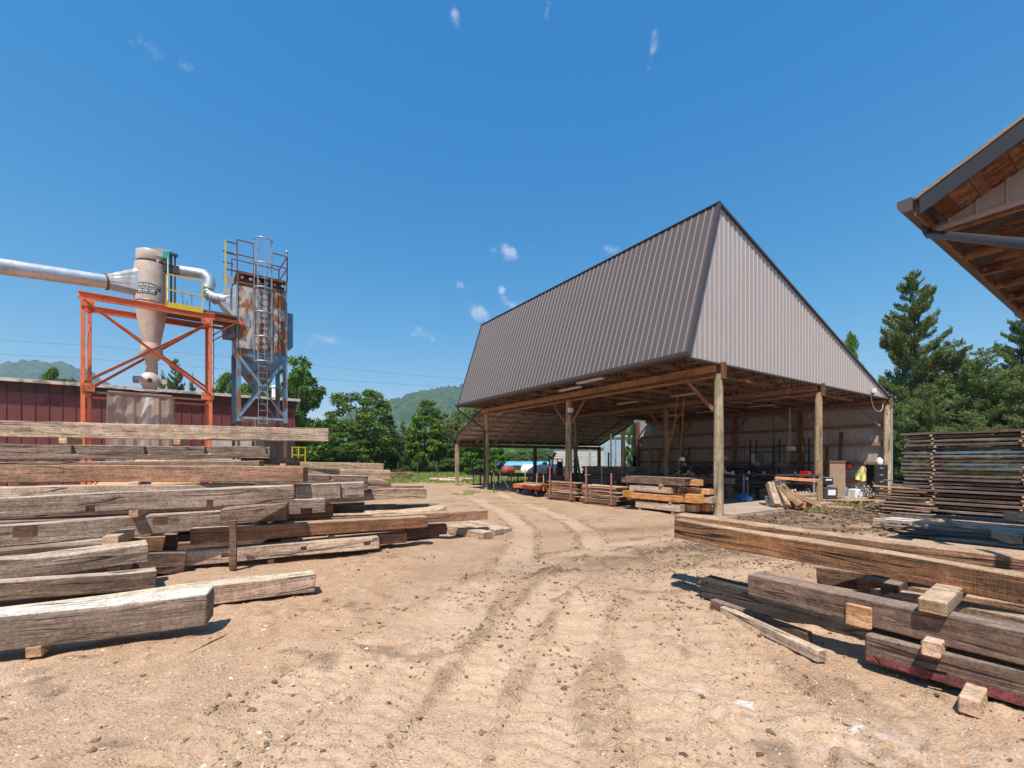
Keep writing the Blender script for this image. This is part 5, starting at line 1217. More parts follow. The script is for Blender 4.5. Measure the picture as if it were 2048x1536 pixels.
# inlet: flare and round duct
dtl = thing('inlet_duct', 'long silver round duct entering the cyclone from the left with a square flare', 'duct', F.w(cx, cy, 0), F.a)
def L(p): q = F.loc(p); return Vector((q.x-cx, q.y-cy, q.z))
c1 = L(P(212, 564, 18.25)); n = 20; vs = []
ax = (L(P(0, 533, 15.9))-c1).normalized(); a_ = ax.cross(Vector((0,0,1))).normalized(); b_ = a_.cross(ax)
sq = []
for k in range(n):
    t_ = 2*math.pi*k/n; r = .30; vs.append(c1+a_*math.cos(t_)*r+b_*math.sin(t_)*r)
for k in range(n):
    t_ = 2*math.pi*k/n; c_, s_ = math.cos(t_), math.sin(t_); m_ = max(abs(c_), abs(s_)); zz = (cz(545)+cz(598))/2; vs.append(Vector((-.42, -.15 - .26*c_/m_*(-1), zz + .56*s_/m_*(1 if b_.z > 0 else -1))))
mb = MB(); mb.add(vs, [(k, (k+1)%n, n+(k+1)%n, n+k) for k in range(n)]); mb.build('flare', M['galvd'], dtl)
c2 = c1+ax*3.9; c3 = c1+ax*14
mb = MB(); mb.tube([c1, c2], .285, 24); mb.build('pipe', M['galv'], dtl); mb = MB(); mb.tube([c2+ax*.01, c3], .29, 24); mb.build('pipe', M['galv'], dtl)
for cpt in (c1, c2):
    mb = MB(); mb.tube([cpt-ax*.03, cpt+ax*.03], .33 if cpt is c1 else .31, 24); mb.build('flange', M['rust'] if cpt is c1 else M['galvd'], dtl)
# outlet duct to the tower
od = thing('outlet_duct', 'silver crooked duct from the cyclone top to the rusted tower', 'duct', F.w(cx, cy, 0), F.a)
pts = [L(P(u, v, Y)) for u, v, Y in ((345,540,20.1),(352,541,20.2),(395,547,20.5),(408,549,20.6),(418,558,20.65),(420,570,20.65),(416,578,20.6))]
mb = MB(); mb.tube(pts, .24, 16); mb.build('pipe', M['galv'], od)
pts = [L(P(u, v, Y)) for u, v, Y in ((416,578,20.6),(416,586,20.6),(421,592,20.6),(430,597,20.6),(442,599,20.6),(457,601,20.6))]
mb = MB(); mb.tube(pts, .25, 16); mb.build('elbow', M['galvd'], od)
for p_, q_ in zip(pts[:-1], pts[1:]): mb = MB(); d_ = (q_-p_).normalized(); mb.tube([p_-d_*.015, p_+d_*.015], .272, 16); mb.build('seam_ring', M['galv'], od)
# service platform with yellow rail
pf = thing('service_platform', 'yellow railed service platform beside the cyclone with dark deck', 'platform', F.w(0, 0, 0), F.a)
zp = ZT+.02; x0 = F.pl(333, 600, -.12).x; x1 = F.pl(405, 600, -.12).x; zr = F.pl(333, 548, -.12).z
mb = MB(); mb.box(x0-.1, F.pl(470,640,.9).x, -.05, 1.9, zp, zp+.06); mb.build('deck', M['rust'], pf)
mb = MB(); mb.box(x0, x1, -.13, -.10, zp-.1, zp+.13); mb.build('toe_board', M['yellow'], pf)
for x in (x0, x1): mb = MB(); mb.bar((x,-.12,zp-.1),(x,-.12,zr),.05,.05); mb.build('rail_post', M['yellow'], pf)
for f in (1.0, .5): mb = MB(); z = zp+(zr-zp)*f; mb.bar((x0,-.12,z),(x1,-.12,z),.045,.045); mb.build('rail', M['yellow'], pf)
for f in (1.0, .5): mb = MB(); z = zp+(zr-zp)*f-.05; mb.bar((x0+.1,1.85,z),(F.pl(470,600,1.85).x,1.85,z),.045,.045); mb.build('rail', M['yellow'] if f==1 else M['bluel'], pf)
for x in (x0+.3, x0+.95, x1+.4): mb = MB(); mb.bar((x,1.85,zp),(x,1.85,zr-.05),.045,.045); mb.build('rail_post', M['bluel'], pf)
mb = MB(); mb.bar((x0+.62,.9,zp),(x0+.55,.9,zp+1.0),.05,.05); mb.bar((x0+.75,.9,zp),(x0+.72,.9,zp+.6),.05,.05); mb.build('ladder_end', M['white'], pf)
mb = MB(); xx = F.pl(460, 640, .9).x
for k in range(5): mb.box(XR_-1.0+.02*k, XR_-.2, .8, .84, zp-.55+.07*k, zp-.53+.07*k)
mb.build('slatted_panel', M['rust'], pf)
for y in (0.2, 1.8): mb = MB(); mb.bar((XR_,y,zp-.16),(XR_+1.3,y,zp-.16),.06,.14); mb.bar((XR_,y,zp-1.0),(XR_+1.0,y,zp-.2),.05,.05); mb.build('bracket', M['orange'], pf)
# hanging plastic curtain and chute under the cyclone
ct = thing('dust_curtain', 'brownish translucent plastic curtain hanging round a white chute under the cyclone', 'plastic curtain', F.w(0,0,0), F.a)
t = NT('dusty_plastic'); t.b.inputs['Base Color'].default_value = (.42,.31,.25,1); t.b.inputs['Roughness'].default_value = .5; t.b.inputs['Alpha'].default_value = .62
CUR = t.m
xl = F.pl(216, 800, .3).x; xr = F.pl(344, 800, .3).x; zt_ = F.pl(270, 787, .3).z; zb_ = .4
def sheet(p0, p1, ztop, zbot, parent, name='plastic_sheet'):
    n = 40; vs = []; d_ = (p1-p0); nn = Vector((-d_.y, d_.x, 0)).normalized()
    for i in range(n+1):
        f = i/n; o_ = .035*math.sin(f*31)+.02*math.sin(f*77+1)
        b_ = p0+d_*f; vs += [Vector((b_.x,b_.y,zbot))+nn*o_*1.6, Vector((b_.x,b_.y,ztop))+nn*o_*.5]
    mb = MB(); mb.add(vs, [(2*i,2*i+2,2*i+3,2*i+1) for i in range(n)], True); return mb.build(name, CUR, parent, flip=False)
sheet(Vector((xl,.3,0)), Vector((xr,.3,0)), zt_, zb_, ct); sheet(Vector((xl,.3,0)), Vector((xl-.1,1.7,0)), zt_+.03, zb_, ct); sheet(Vector((xr,.3,0)), Vector((xr+.1,1.7,0)), zt_, zb_, ct); sheet(Vector((xl,1.7,0)), Vector((xr,1.7,0)), zt_, zb_, ct)
mb = MB(); mb.bar((xl,.28,zt_+.02),(xr,.28,zt_+.0),.05,.05); mb.build('hanging_rail', M['galvd'], ct)
mb = MB(); mb.tube([(cx-.05,.75,zt_-.1),(cx-.04,.7,3.9),(cx-.14,.7,3.0),(cx-.14,.7,1.0)], [.16,.2,.26,.28], 14); mb.build('chute', M['paper'], ct)
# sawdust heap seen between the timbers
sh = F.w(cx, .9, 0); mb = MB(); n = 28; vs = [(0,0,1.95)]
for j, (r, z) in enumerate(((.5,1.75),(1.1,1.25),(1.8,.5),(2.4,0))):
    for k in range(n): a = 2*math.pi*k/n; rr_ = r*(1+.1*math.sin(3*a+j)); vs.append((rr_*math.cos(a), rr_*math.sin(a), z))
fs = [(0, 1+k, 1+(k+1)%n) for k in range(n)] + [(1+j*n+k, 1+j*n+(k+1)%n, 1+(j+1)*n+(k+1)%n, 1+(j+1)*n+k) for j in range(3) for k in range(n)]
mb.add(vs, fs, True); o = mb.build('sawdust', plain('sawdust_mat', (.52,.30,.14), .95, bump=.6, bscale=25)); o.location = sh; tag(o, 'orange heap of sawdust under the cyclone', kind='stuff')

# ---------------- the dust filter tower
ux = F.pl(474, 640, .3); ux2 = F.pl(574, 640, .3)
TY = .3; tx0, tx1 = ux.x, ux2.x; TD = 1.9
def tz(v, u=474): return F.pl(u, v, TY).z
zb0, zt0 = tz(697), tz(566); ztop = tz(541)
tw = thing('dust_tower', 'tall blue dust filter tower streaked with rust, caged ladder up its front', 'filter tower', F.w(0,0,0), F.a)
tw_w = tx1-tx0
mb = MB(); mb.box(tx0, tx1, TY, TY+TD, zb0, zt0); mb.build('housing', M['blue'], tw)
for k, (a_, b_) in enumerate(((.02,.30),(.33,.60),(.74,.96))):
    mb = MB(); mb.box(tx0+tw_w*a_, tx0+tw_w*b_, TY-.05-.008*k, TY-.003, zb0+.05, zt0-.10); mb.build('front_panel', M['blue'], tw)
for a_ in (.0, .315, .66, .985): mb = MB(); mb.box(tx0+tw_w*a_-.03, tx0+tw_w*a_+.03, TY-.09, TY-.004, zb0-.02, zt0+.02); mb.build('panel_rib', M['bluel'], tw)
# valve deck with pipes, below the railings
mb = MB()
for (x, y) in ((tx0+.03,TY-.05),(tx0+tw_w*.32,TY-.05),(tx0+tw_w*.66,TY-.05),(tx1-.03,TY-.05),(tx0+.03,TY+TD),(tx1-.03,TY+TD)): mb.bar((x,y,zt0),(x,y,ztop),.06,.06)
mb.box(tx0, tx1, TY-.08, TY-.02, ztop-.12, ztop); mb.box(tx0, tx1, TY-.08, TY-.02, zt0, zt0+.09); mb.box(tx0, tx1, TY, TY+TD, ztop-.04, ztop-.01); mb.build('valve_deck', M['rust'], tw)
rr = random.Random(3); mb = MB()
for k in range(16):
    x = tx0+.12+(tw_w-.2)*k/16; mb.tube([(x,TY+.1,zt0),(x,TY+.1,zt0+.3)], .035, 8); mb.tube([(x,TY+.02,zt0+.28),(x,TY+.5,zt0+.34)], .03, 6)
mb.tube([(tx0+.1,TY+.12,zt0+.22),(tx1-.1,TY+.12,zt0+.22)], .09, 10); mb.box(tx0+.1, tx1-.1, TY+.7, TY+.75, zt0, ztop-.1); mb.build('valve_pipes', M['steel'], tw)
for k in range(6): mb = MB(); x = tx0+.2+(tw_w-.4)*k/5; mb.lathe((x,TY+.0,zt0+.30), [(.07,-.05),(.07,.06)], 10, 'y'); mb.build('valve', M['galvd'] if k % 2 else M['redst'], tw)
# railing on top
zr1 = tz(484)
def rail(x0, y0, x1, y1, z0, z1, n, mat, nm='guard_rail'):
    mb = MB()
    for k in range(n): f = k/(n-1); mb.bar((x0+(x1-x0)*f, y0+(y1-y0)*f, z0), (x0+(x1-x0)*f, y0+(y1-y0)*f, z1), .055, .055)
    for h in (1, .52): mb.bar((x0,y0,z0+(z1-z0)*h),(x1,y1,z0+(z1-z0)*h),.045,.045)
    return mb.build(nm, mat, tw)
rail(tx0, TY-.05, tx0+tw_w*.32, TY-.05, ztop, zr1+.1, 2, M['rust']); rail(tx0+tw_w*.68, TY-.05, tx1, TY-.05, ztop, zr1-.1, 2, M['rust'])
rail(tx0, TY+TD, tx1, TY+TD, ztop, zr1-.1, 3, M['rust']); rail(tx1, TY-.05, tx1, TY+TD, ztop, zr1-.1, 2, M['rust'])
yl = F.pl(453, 560, TY+.9)
mb = MB(); mb.bar((tx0-.45,TY,zt0-.6),(tx0-.45,TY,zr1-.05),.09,.06); mb.build('yellow_post', M['yellow'], tw)
for z in (zr1-.1, zr1-.62, ztop-.05):
    for yq in (TY, TY+1.2): mb = MB(); mb.bar((tx0-.45,yq,z),(tx0,yq-.02,z),.04,.05); mb.build('landing_rail', M['steel'], tw)
mb = MB(); mb.box(tx0-.45, tx0-.02, TY+.9, TY+.93, ztop-.35, ztop); mb.build('landing_panel', M['galvd'], tw)
mb = MB(); mb.tube([(tx1-.02,TY-.05,zr1-.12),(tx1-.02,TY-.05,zr1+.05)], .03, 8); mb.lathe((tx1-.02,TY-.05,zr1+.05), [(.02,0),(.06,.03),(.06,.12),(.02,.16)], 10); mb.build('beacon', M['galvd'], tw)
# ladder and cage
lx = F.pl(527, 640, TY-.35).x; lz0 = 3.2; lz1 = F.pl(527, 545, TY-.2).z
mb = MB()
for s in (-.19, .19): mb.bar((lx+s,TY-.18,lz0),(lx+s,TY-.18,zr1+.25),.05,.02)
z = lz0+.1
while z < zr1-.0: mb.bar((lx-.19,TY-.18,z),(lx+.19,TY-.18,z),.022,.022); z += .30
mb.build('ladder', M['galvd'], tw)
cz0 = F.pl(527, 722, TY-.5).z; cz1 = F.pl(527, 477, TY-.5).z
mb = MB(); R0 = .37; hoops = [cz1-.02-(cz1-cz0)*k/5 for k in range(6)]
for h in hoops: mb.tube([(lx+R0*math.cos(a), TY-.30-R0*1.05*math.sin(a), h) for a in [math.pi*(-.12+1.24*i/14) for i in range(15)]], .03, 6)
for a in (0, .22, .5, .78, 1.0): mb.bar((lx+R0*math.cos(math.pi*a), TY-.30-R0*1.05*math.sin(math.pi*a), cz0), (lx+R0*math.cos(math.pi*a), TY-.30-R0*1.05*math.sin(math.pi*a), cz1), .05, .02)
mb.build('ladder_cage', M['galvd'], tw)
# inlet transition on the left side
fl = F.pl(453, 600, TY+.9); mb = MB(); n = 16; vs = []
for k in range(n): t_ = 2*math.pi*k/n; vs.append((tx0-.62, TY+.75+.27*math.cos(t_), tz(598)+.27*math.sin(t_)))
for k in range(n): t_ = 2*math.pi*k/n; c_, s_ = math.cos(t_), math.sin(t_); m_ = max(abs(c_), abs(s_)); vs.append((tx0-.01, TY+.75+.72*c_/m_, (tz(568)+tz(640))/2+.5*(tz(568)-tz(640))*s_/m_))
mb.add(vs, [(k,(k+1)%n,n+(k+1)%n,n+k) for k in range(n)]); mb.build('inlet_flare', M['galvd'], tw)
# side boxes
mb = MB(); mb.box(tx1+.02, tx1+.34, TY+.3, TY+1.2, tz(690,574), tz(622,574)); mb.build('side_box', M['bluel'], tw); mb = MB(); mb.box(tx0-.5, tx0-.03, TY+.2, TY+.8, tz(675), tz(651)); mb.build('side_box', M['bluel'], tw)
mb = MB(); mb.tube([(tx1-.45,TY-.1,zt0-.2),(tx1-.1,TY-.14,zt0-.35),(tx1-.1,TY-.12,zt0-1.3),(tx1-.42,TY-.1,zb0+1.0),(tx1-.1,TY-.1,zb0-.1)], .018, 6); mb.build('cable', M['steel'], tw)
# hopper
mb = MB(); n_ = 4; zh = tz(758); xm = (tx0+tx1)/2; ym = TY+TD/2; i_ = .12
mb.hexa([(xm-.22,ym-.22,zh-.45),(xm+.22,ym-.22,zh-.45),(xm+.22,ym+.22,zh-.45),(xm-.22,ym+.22,zh-.45),(tx0+i_,TY+.03,zb0-.28),(tx1-i_,TY+.03,zb0-.28),(tx1-i_,TY+TD-.03,zb0-.28),(tx0+i_,TY+TD-.03,zb0-.28)])
mb.hexa([(tx0+i_,TY+.03,zb0-.28),(tx1-i_,TY+.03,zb0-.28),(tx1-i_,TY+TD-.03,zb0-.28),(tx0+i_,TY+TD-.03,zb0-.28),(tx0+.05,TY+.02,zb0-.005),(tx1-.05,TY+.02,zb0-.005),(tx1-.05,TY+TD-.02,zb0-.005),(tx0+.05,TY+TD-.02,zb0-.005)])
mb.build('hopper', M['bluel'], tw)
mb = MB(); pts = []
for k in range(34): mb.lathe((xm,ym,.6+k*.09), [(.19,0),(.225,.045),(.19,.09)], 14)
mb.build('discharge_hose', painted('tan_hose', (.30,.235,.16), .2, .7), tw)
zl0 = tz(842)
for x in (tx0+.07, tx1-.07):
    for y in (TY+.07, TY+TD-.07):
        mb = MB(); mb.box(x-.09,x+.09,y-.09,y-.075,zl0,zb0-.006); mb.box(x-.09,x+.09,y+.075,y+.09,zl0,zb0-.006); mb.box(x-.008,x+.008,y-.074,y+.074,zl0,zb0-.006); mb.build('leg', M['bluel'], tw)
        mb = MB(); mb.box(x-.06,x+.06,y-.06,y+.06,0,zl0-.02); mb.box(x-.11,x+.11,y-.11,y+.11,zl0-.02,zl0); mb.build('stilt', M['rust'], tw)
for y in (TY-.03, TY+TD):
    for s in (1, -1):
        a_, b_ = (tx0+.1, tx1-.1)[::s]; mb = MB(); mb.bar((a_,y-.012*s,zl0+.25),(b_,y-.012*s,zb0-.35),.012,.12); mb.build('cross_brace', M['bluel'], tw)
mb = MB(); mb.box(tx0+.1,tx1-.1,TY-.0,TY+.08,zl0+.12,zl0+.22); mb.box(tx0+.1,tx1-.1,TY+TD-.1,TY+TD-.02,zl0+.12,zl0+.22); mb.build('cross_member', M['galvd'], tw)
# yellow rail right of the red building
yr = thing('guard_rail', 'yellow guard rail beside the right corner of the maroon building', 'guard rail', G(597, 968)*1, RB.a); yo = P(597, 925, 27.0); yr.location = (yo.x, yo.y, 0)
for x in (-.35, .0, .38): mb = MB(); mb.bar((x,0,0),(x,0,2.35),.06,.06); mb.build('rail_post', M['yellow'], yr)
for z in (1.35, 1.85, 2.32): mb = MB(); mb.bar((-.35,0,z),(.38,0,z),.055,.055); mb.build('rail', M['yellow'], yr)
# ================================================================== TREES, HILLS, BACKGROUND
def leafmat(name, stops, trans=.35):
    t = NT(name); g = t.n('NewGeometry'); oi = t.n('ObjectInfo'); tc = t.n('TexCoord')
    c = t.ramp(g.outputs['Random Per Island'], stops)
    cl = t.noise(tc.outputs['Object'], .9, 4, .6)
    hs = t.n('HueSaturation'); t.l(c, hs.inputs['Color']); t.l(t.math('MULTIPLY_ADD', cl, 1.1, .45), hs.inputs['Value'])
    t.l(t.math('MULTIPLY_ADD', oi.outputs['Random'], .03, .485), hs.inputs['Hue'])
    df = t.n('BsdfDiffuse'); tr = t.n('BsdfTranslucent'); mx = t.n('MixShader'); mx.inputs[0].default_value = trans
    t.l(hs.outputs[0], df.inputs[0]); t.l(hs.outputs[0], tr.inputs[0]); t.l(df.outputs[0], mx.inputs[1]); t.l(tr.outputs[0], mx.inputs[2]); t.l(mx.outputs[0], t.out.inputs[0])
    return t.m
LM = dict(
 broad=leafmat('broadleaf', [(0,(.05,.10,.02)), (.5,(.115,.20,.038)), (1,(.25,.35,.08))]),
 bright=leafmat('bright_leaf', [(0,(.06,.13,.018)), (.5,(.12,.23,.035)), (1,(.25,.36,.07))]),
 willow=leafmat('willow_leaf', [(0,(.08,.13,.04)), (.5,(.16,.22,.07)), (1,(.30,.34,.13))]),
 conif=leafmat('conifer_needle', [(0,(.065,.105,.035)), (.5,(.15,.21,.07)), (1,(.31,.36,.13))], .25),
 cedar=leafmat('cedar_needle', [(0,(.07,.12,.04)), (.6,(.20,.27,.09)), (1,(.38,.37,.15))], .25))
BARK = plain('bark', (.10,.075,.055), .9, var=.3, scale=8, bump=.6, bscale=20)
def leaf_quads(C, S, rng, up=.35, asp=.55, dirs=None):
    """C centres (n,3), S sizes; returns mesh arrays of folded leaf sprays (2 triangles each)"""
    n = len(C); d = rng.normal(size=(n,3)) if dirs is None else dirs + .45*rng.normal(size=(n,3))
    d /= np.linalg.norm(d, axis=1)[:,None]
    s = rng.normal(size=(n,3)); s[:,2] *= (1-up); s -= d*np.sum(s*d, 1)[:,None]; s /= np.linalg.norm(s, axis=1)[:,None]
    L = S[:,None]; a = C-d*L*.5; b = C+d*L*.5; c1 = C+s*L*asp*.5; c2 = C-s*L*asp*.5
    V = np.stack([a, c1, b, c2], 1).reshape(-1,3); F_ = np.arange(4*n).reshape(-1,4)
    return V, F_
def mesh_np(name, V, F_, mat):
    me = bpy.data.meshes.new(name); me.vertices.add(len(V)); me.vertices.foreach_set('co', V.astype(np.float32).ravel())
    k = F_.shape[1]; me.loops.add(F_.size); me.loops.foreach_set('vertex_index', F_.ravel().astype(np.int32))
    me.polygons.add(len(F_)); me.polygons.foreach_set('loop_start', np.arange(0, F_.size, k, dtype=np.int32)); me.update(calc_edges=True)
    me.materials.append(mat); return me
def broad_crown(seed, H, R, n, leaf, base=.12, mat=None, droop=0, shape=1.0):
    rng = np.random.default_rng(seed); nc = 70
    # lobes
    t = rng.random(nc)**.85; zc = H*(base+(.96-base)*t); prof = np.sqrt(np.clip(1-((t-.42)/.62)**2, .02, 1))**shape
    a = rng.random(nc)*6.283; rr = R*prof*(.35+.62*rng.random(nc)**.5)
    cen = np.stack([rr*np.cos(a), rr*np.sin(a), zc], -1); rad = R*(.17+.17*rng.random(nc))*(1.1-.45*t)
    w = rad**2; pick = rng.choice(nc, n, p=w/w.sum())
    u = rng.normal(size=(n,3)); u /= np.linalg.norm(u, axis=1)[:,None]; q = rng.random(n)**.33*(.75+.35*rng.random(n))
    C = cen[pick]+u*(rad[pick]*q)[:,None]*np.array([1,1,.72]) ; C[:,2] -= droop*rng.random(n)*rad[pick]
    S = leaf*(.6+.9*rng.random(n)); V, F_ = leaf_quads(C, S, rng)
    return mesh_np('crown', V, F_, mat), cen
def conifer_crown(seed, H, R, n, leaf, mat, power=.85, lift=.25, base=.04):
    rng = np.random.default_rng(seed); nb = 230; t = np.sort(rng.random(nb)**.9); z0 = H*(base+(.97-base)*t)
    L = R*(1-t)**power*(.60+.5*rng.random(nb))+.15; a = rng.random(nb)*6.283
    w = L*(.4+L); pick = rng.choice(nb, n, p=w/w.sum()); f = rng.random(n)**.62
    Lp = L[pick]; ap = a[pick]
    side = (rng.random(n)-.5)*Lp*.55*(1-f*.75); r = f*Lp
    x = r*np.cos(ap)-side*np.sin(ap); y = r*np.sin(ap)+side*np.cos(ap)
    z = z0[pick]+lift*r*f - .05*Lp + rng.normal(size=n)*(.05+.035*Lp)
    C = np.stack([x,y,z], -1); dirs = np.stack([np.cos(ap+side*.8), np.sin(ap+side*.8), np.full(n, lift*1.4)], -1)
    S = leaf*(.6+.8*rng.random(n)); V, F_ = leaf_quads(C, S, rng, asp=.30, dirs=dirs)
    # leader tip
    return mesh_np('crown', V, F_, mat)
def trunk_mesh(H, r, cen, seed, nbr=14):
    rng = random.Random(seed); mb = MB(); pts = [(rng.uniform(-.1,.1)*k*.3, rng.uniform(-.1,.1)*k*.3, H*.85*k/6-.2) for k in range(7)]
    mb.tube(pts, [r*(1.15-k*.165) for k in range(7)], 9)
    if cen is not None:
        for c in cen[::max(1, len(cen)//nbr)]:
            k = min(5, max(1, int(c[2]/H*5))); p = Vector(pts[k]); q = Vector(c); m_ = p.lerp(q, .5)+Vector((0,0,.12*(q-p).length)); mb.tube([p, m_, q], [r*.35, r*.22, r*.07], 5, cap=False)
    return mb.data('trunk', BARK)
PROTO = {}
def proto(kind):
    if kind in PROTO: return PROTO[kind]
    if kind == 'oak': m, c = broad_crown(11, 11, 4.2, 24000, .26, .02, LM['broad']); r = (11, 4.2, m, trunk_mesh(11, .28, c, 1))
    if kind == 'oak2': m, c = broad_crown(23, 12, 3.6, 22000, .26, .03, LM['broad'], shape=1.4); r = (12, 3.6, m, trunk_mesh(12, .26, c, 2))
    if kind == 'bright': m, c = broad_crown(31, 9, 2.9, 15000, .30, .02, LM['bright'], shape=.9); r = (9, 2.9, m, trunk_mesh(9, .2, c, 3))
    if kind == 'willow': m, c = broad_crown(41, 9, 3.4, 20000, .24, .04, LM['willow'], droop=1.6); r = (9, 3.4, m, trunk_mesh(9, .22, c, 4))
    if kind == 'fir': m = conifer_crown(51, 10, 2.6, 20000, .26, LM['conif'], .9, .2); r = (10, 2.6, m, trunk_mesh(10, .2, None, 5))
    if kind == 'spruce': m = conifer_crown(61, 16, 4.0, 150000, .21, LM['conif'], .58, .42, .02); r = (16, 4.0, m, trunk_mesh(16, .3, None, 6))
    if kind == 'cedar': m = conifer_crown(71, 12, 3.6, 70000, .20, LM['cedar'], .5, .3, .02); r = (12, 3.6, m, trunk_mesh(12, .26, None, 7))
    PROTO[kind] = r; return r
TL = {'oak':'broad dark green tree', 'oak2':'tall round-headed tree', 'bright':'bright green tree', 'willow':'pale drooping tree', 'fir':'dark pointed conifer', 'spruce':'tall blue-green conifer', 'cedar':'brownish cedar'}
def tree(kind, u, vtop, Y, wpx, label, group=None, name=None, lean=0):
    H0, R0, cm, tm = proto(kind)
    H = EYE+(HV-vtop)/FPX*Y; x = (u-CX)/FPX*Y; R = wpx/2/FPX*Y
    t_ = thing(name or {'fir':'conifer_tree','spruce':'conifer_tree','cedar':'cedar_tree'}.get(kind, 'tree'), label, 'tree', (x, Y, 0), (u*7.13) % 6.28, group)
    t_.scale = (R/R0, R/R0, H/H0)
    for nm, me in (('crown', cm), ('trunk', tm)):
        o = bpy.data.objects.new(nm, me); COL.objects.link(o); o.parent = t_
    return t_
g1 = 'row of trees beyond the field'
for kind, u, vt, Y, wp, lab in (
 ('oak2', 592, 708, 40, 130, 'tall dark broadleaf tree just right of the maroon building'),
 ('oak', 560, 760, 44, 120, 'dark tree half hidden behind the maroon building corner'),
 ('oak', 655, 850, 50, 110, 'low bushy tree between the tall dark one and the wide green one'),
 ('oak', 715, 779, 52, 165, 'wide green tree with a ragged top, left of the hill'),
 ('oak', 700, 860, 49, 120, 'rounded bush at the foot of the wide green tree'),
 ('fir', 782, 824, 55, 70, 'dark pointed conifer between the wide green tree and the bright one'),
 ('fir', 752, 838, 58, 64, 'smaller pointed conifer left of the dark pointed one'),
 ('fir', 806, 836, 56, 56, 'narrow dark conifer just left of the bright green tree'),
 ('oak2', 862, 797, 60, 105, 'darker green tree rising behind the bright green one'),
 ('bright', 850, 832, 51, 78, 'bright green tree standing forward in the row'),
 ('willow', 905, 832, 54, 92, 'pale feathery tree beside the bright green one'),
 ('willow', 940, 806, 60, 110, 'tall pale tree partly behind the shed eave'),
 ('bright', 945, 872, 45, 70, 'small yellow-green tree behind the corner post of the lean-to'),
 ('bright', 990, 880, 42, 40, 'slim yellow-green bush right of the far shed post'),
 ('oak', 640, 890, 46, 90, 'low shrubby tree behind the yellow guard rail'),
 ('oak', 890, 880, 53, 120, 'dark shrubby tree in the shade at the foot of the row'),
 ('fir', 825, 870, 54, 70, 'dark low conifer filling the row beside the bright green tree')):
    tree(kind, u, vt, Y, wp, lab, g1)
g2 = 'treetops behind the maroon building'
for kind, u, vt, Y, wp, lab in (
 ('spruce', 352, 712, 46, 72, 'conifer with twin tips above the maroon roof behind the cyclone'),
 ('fir', 325, 735, 46, 60, 'smaller conifer top left of the twin-tipped one'), ('fir', 385, 740, 48, 50, 'conifer top right of the twin-tipped one'),
 ('oak', 462, 748, 45, 95, 'round treetop left of the dust tower above the maroon roof'), ('oak', 520, 770, 46, 110, 'treetop behind the legs of the dust tower'),
 ('oak', 115, 738, 48, 85, 'low green treetop above the left part of the maroon roof'), ('oak', 430, 775, 46, 60, 'small treetop between the orange column and the dust tower')):
    tree(kind, u, vt, Y, wp, lab, g2)
g3 = 'conifers right of the open shed'
for kind, u, vt, Y, wp, lab in (
 ('spruce', 1828, 532, 31, 180, 'tallest conifer right of the open shed, standing clear against the sky'),
 ('cedar', 1905, 672, 30, 200, 'bushy cedar right of the tallest conifer'),
 ('spruce', 2045, 600, 27, 150, 'tall conifer at the right edge under the near eave'),
 ('cedar', 1970, 688, 27, 180, 'brownish cedar between the bushy one and the right edge'),
 ('cedar', 1850, 760, 27, 120, 'low cedar directly behind the tall stack of boards'),
 ('cedar', 2080, 700, 24, 160, 'cedar beyond the right edge behind the stack'),
 ('oak', 1690, 665, 44, 70, 'dark treetop peeping over the shed roof slope'),
 ('cedar', 1800, 800, 29, 90, 'shrubby cedar beside the corner pole of the shed'),
 ('cedar', 1930, 820, 24, 150, 'low green cedar above the middle of the tall stack'),
 ('spruce', 1925, 700, 36, 110, 'conifer set back between the cedars')):
    tree(kind, u, vt, Y, wp, lab, g3)
tree('bright', 1268, 850, 42, 34, 'bright leafy tree seen through the gap under the lean-to', None)
tree('oak', 1235, 835, 60, 60, 'tree behind the pale blue container building', None)

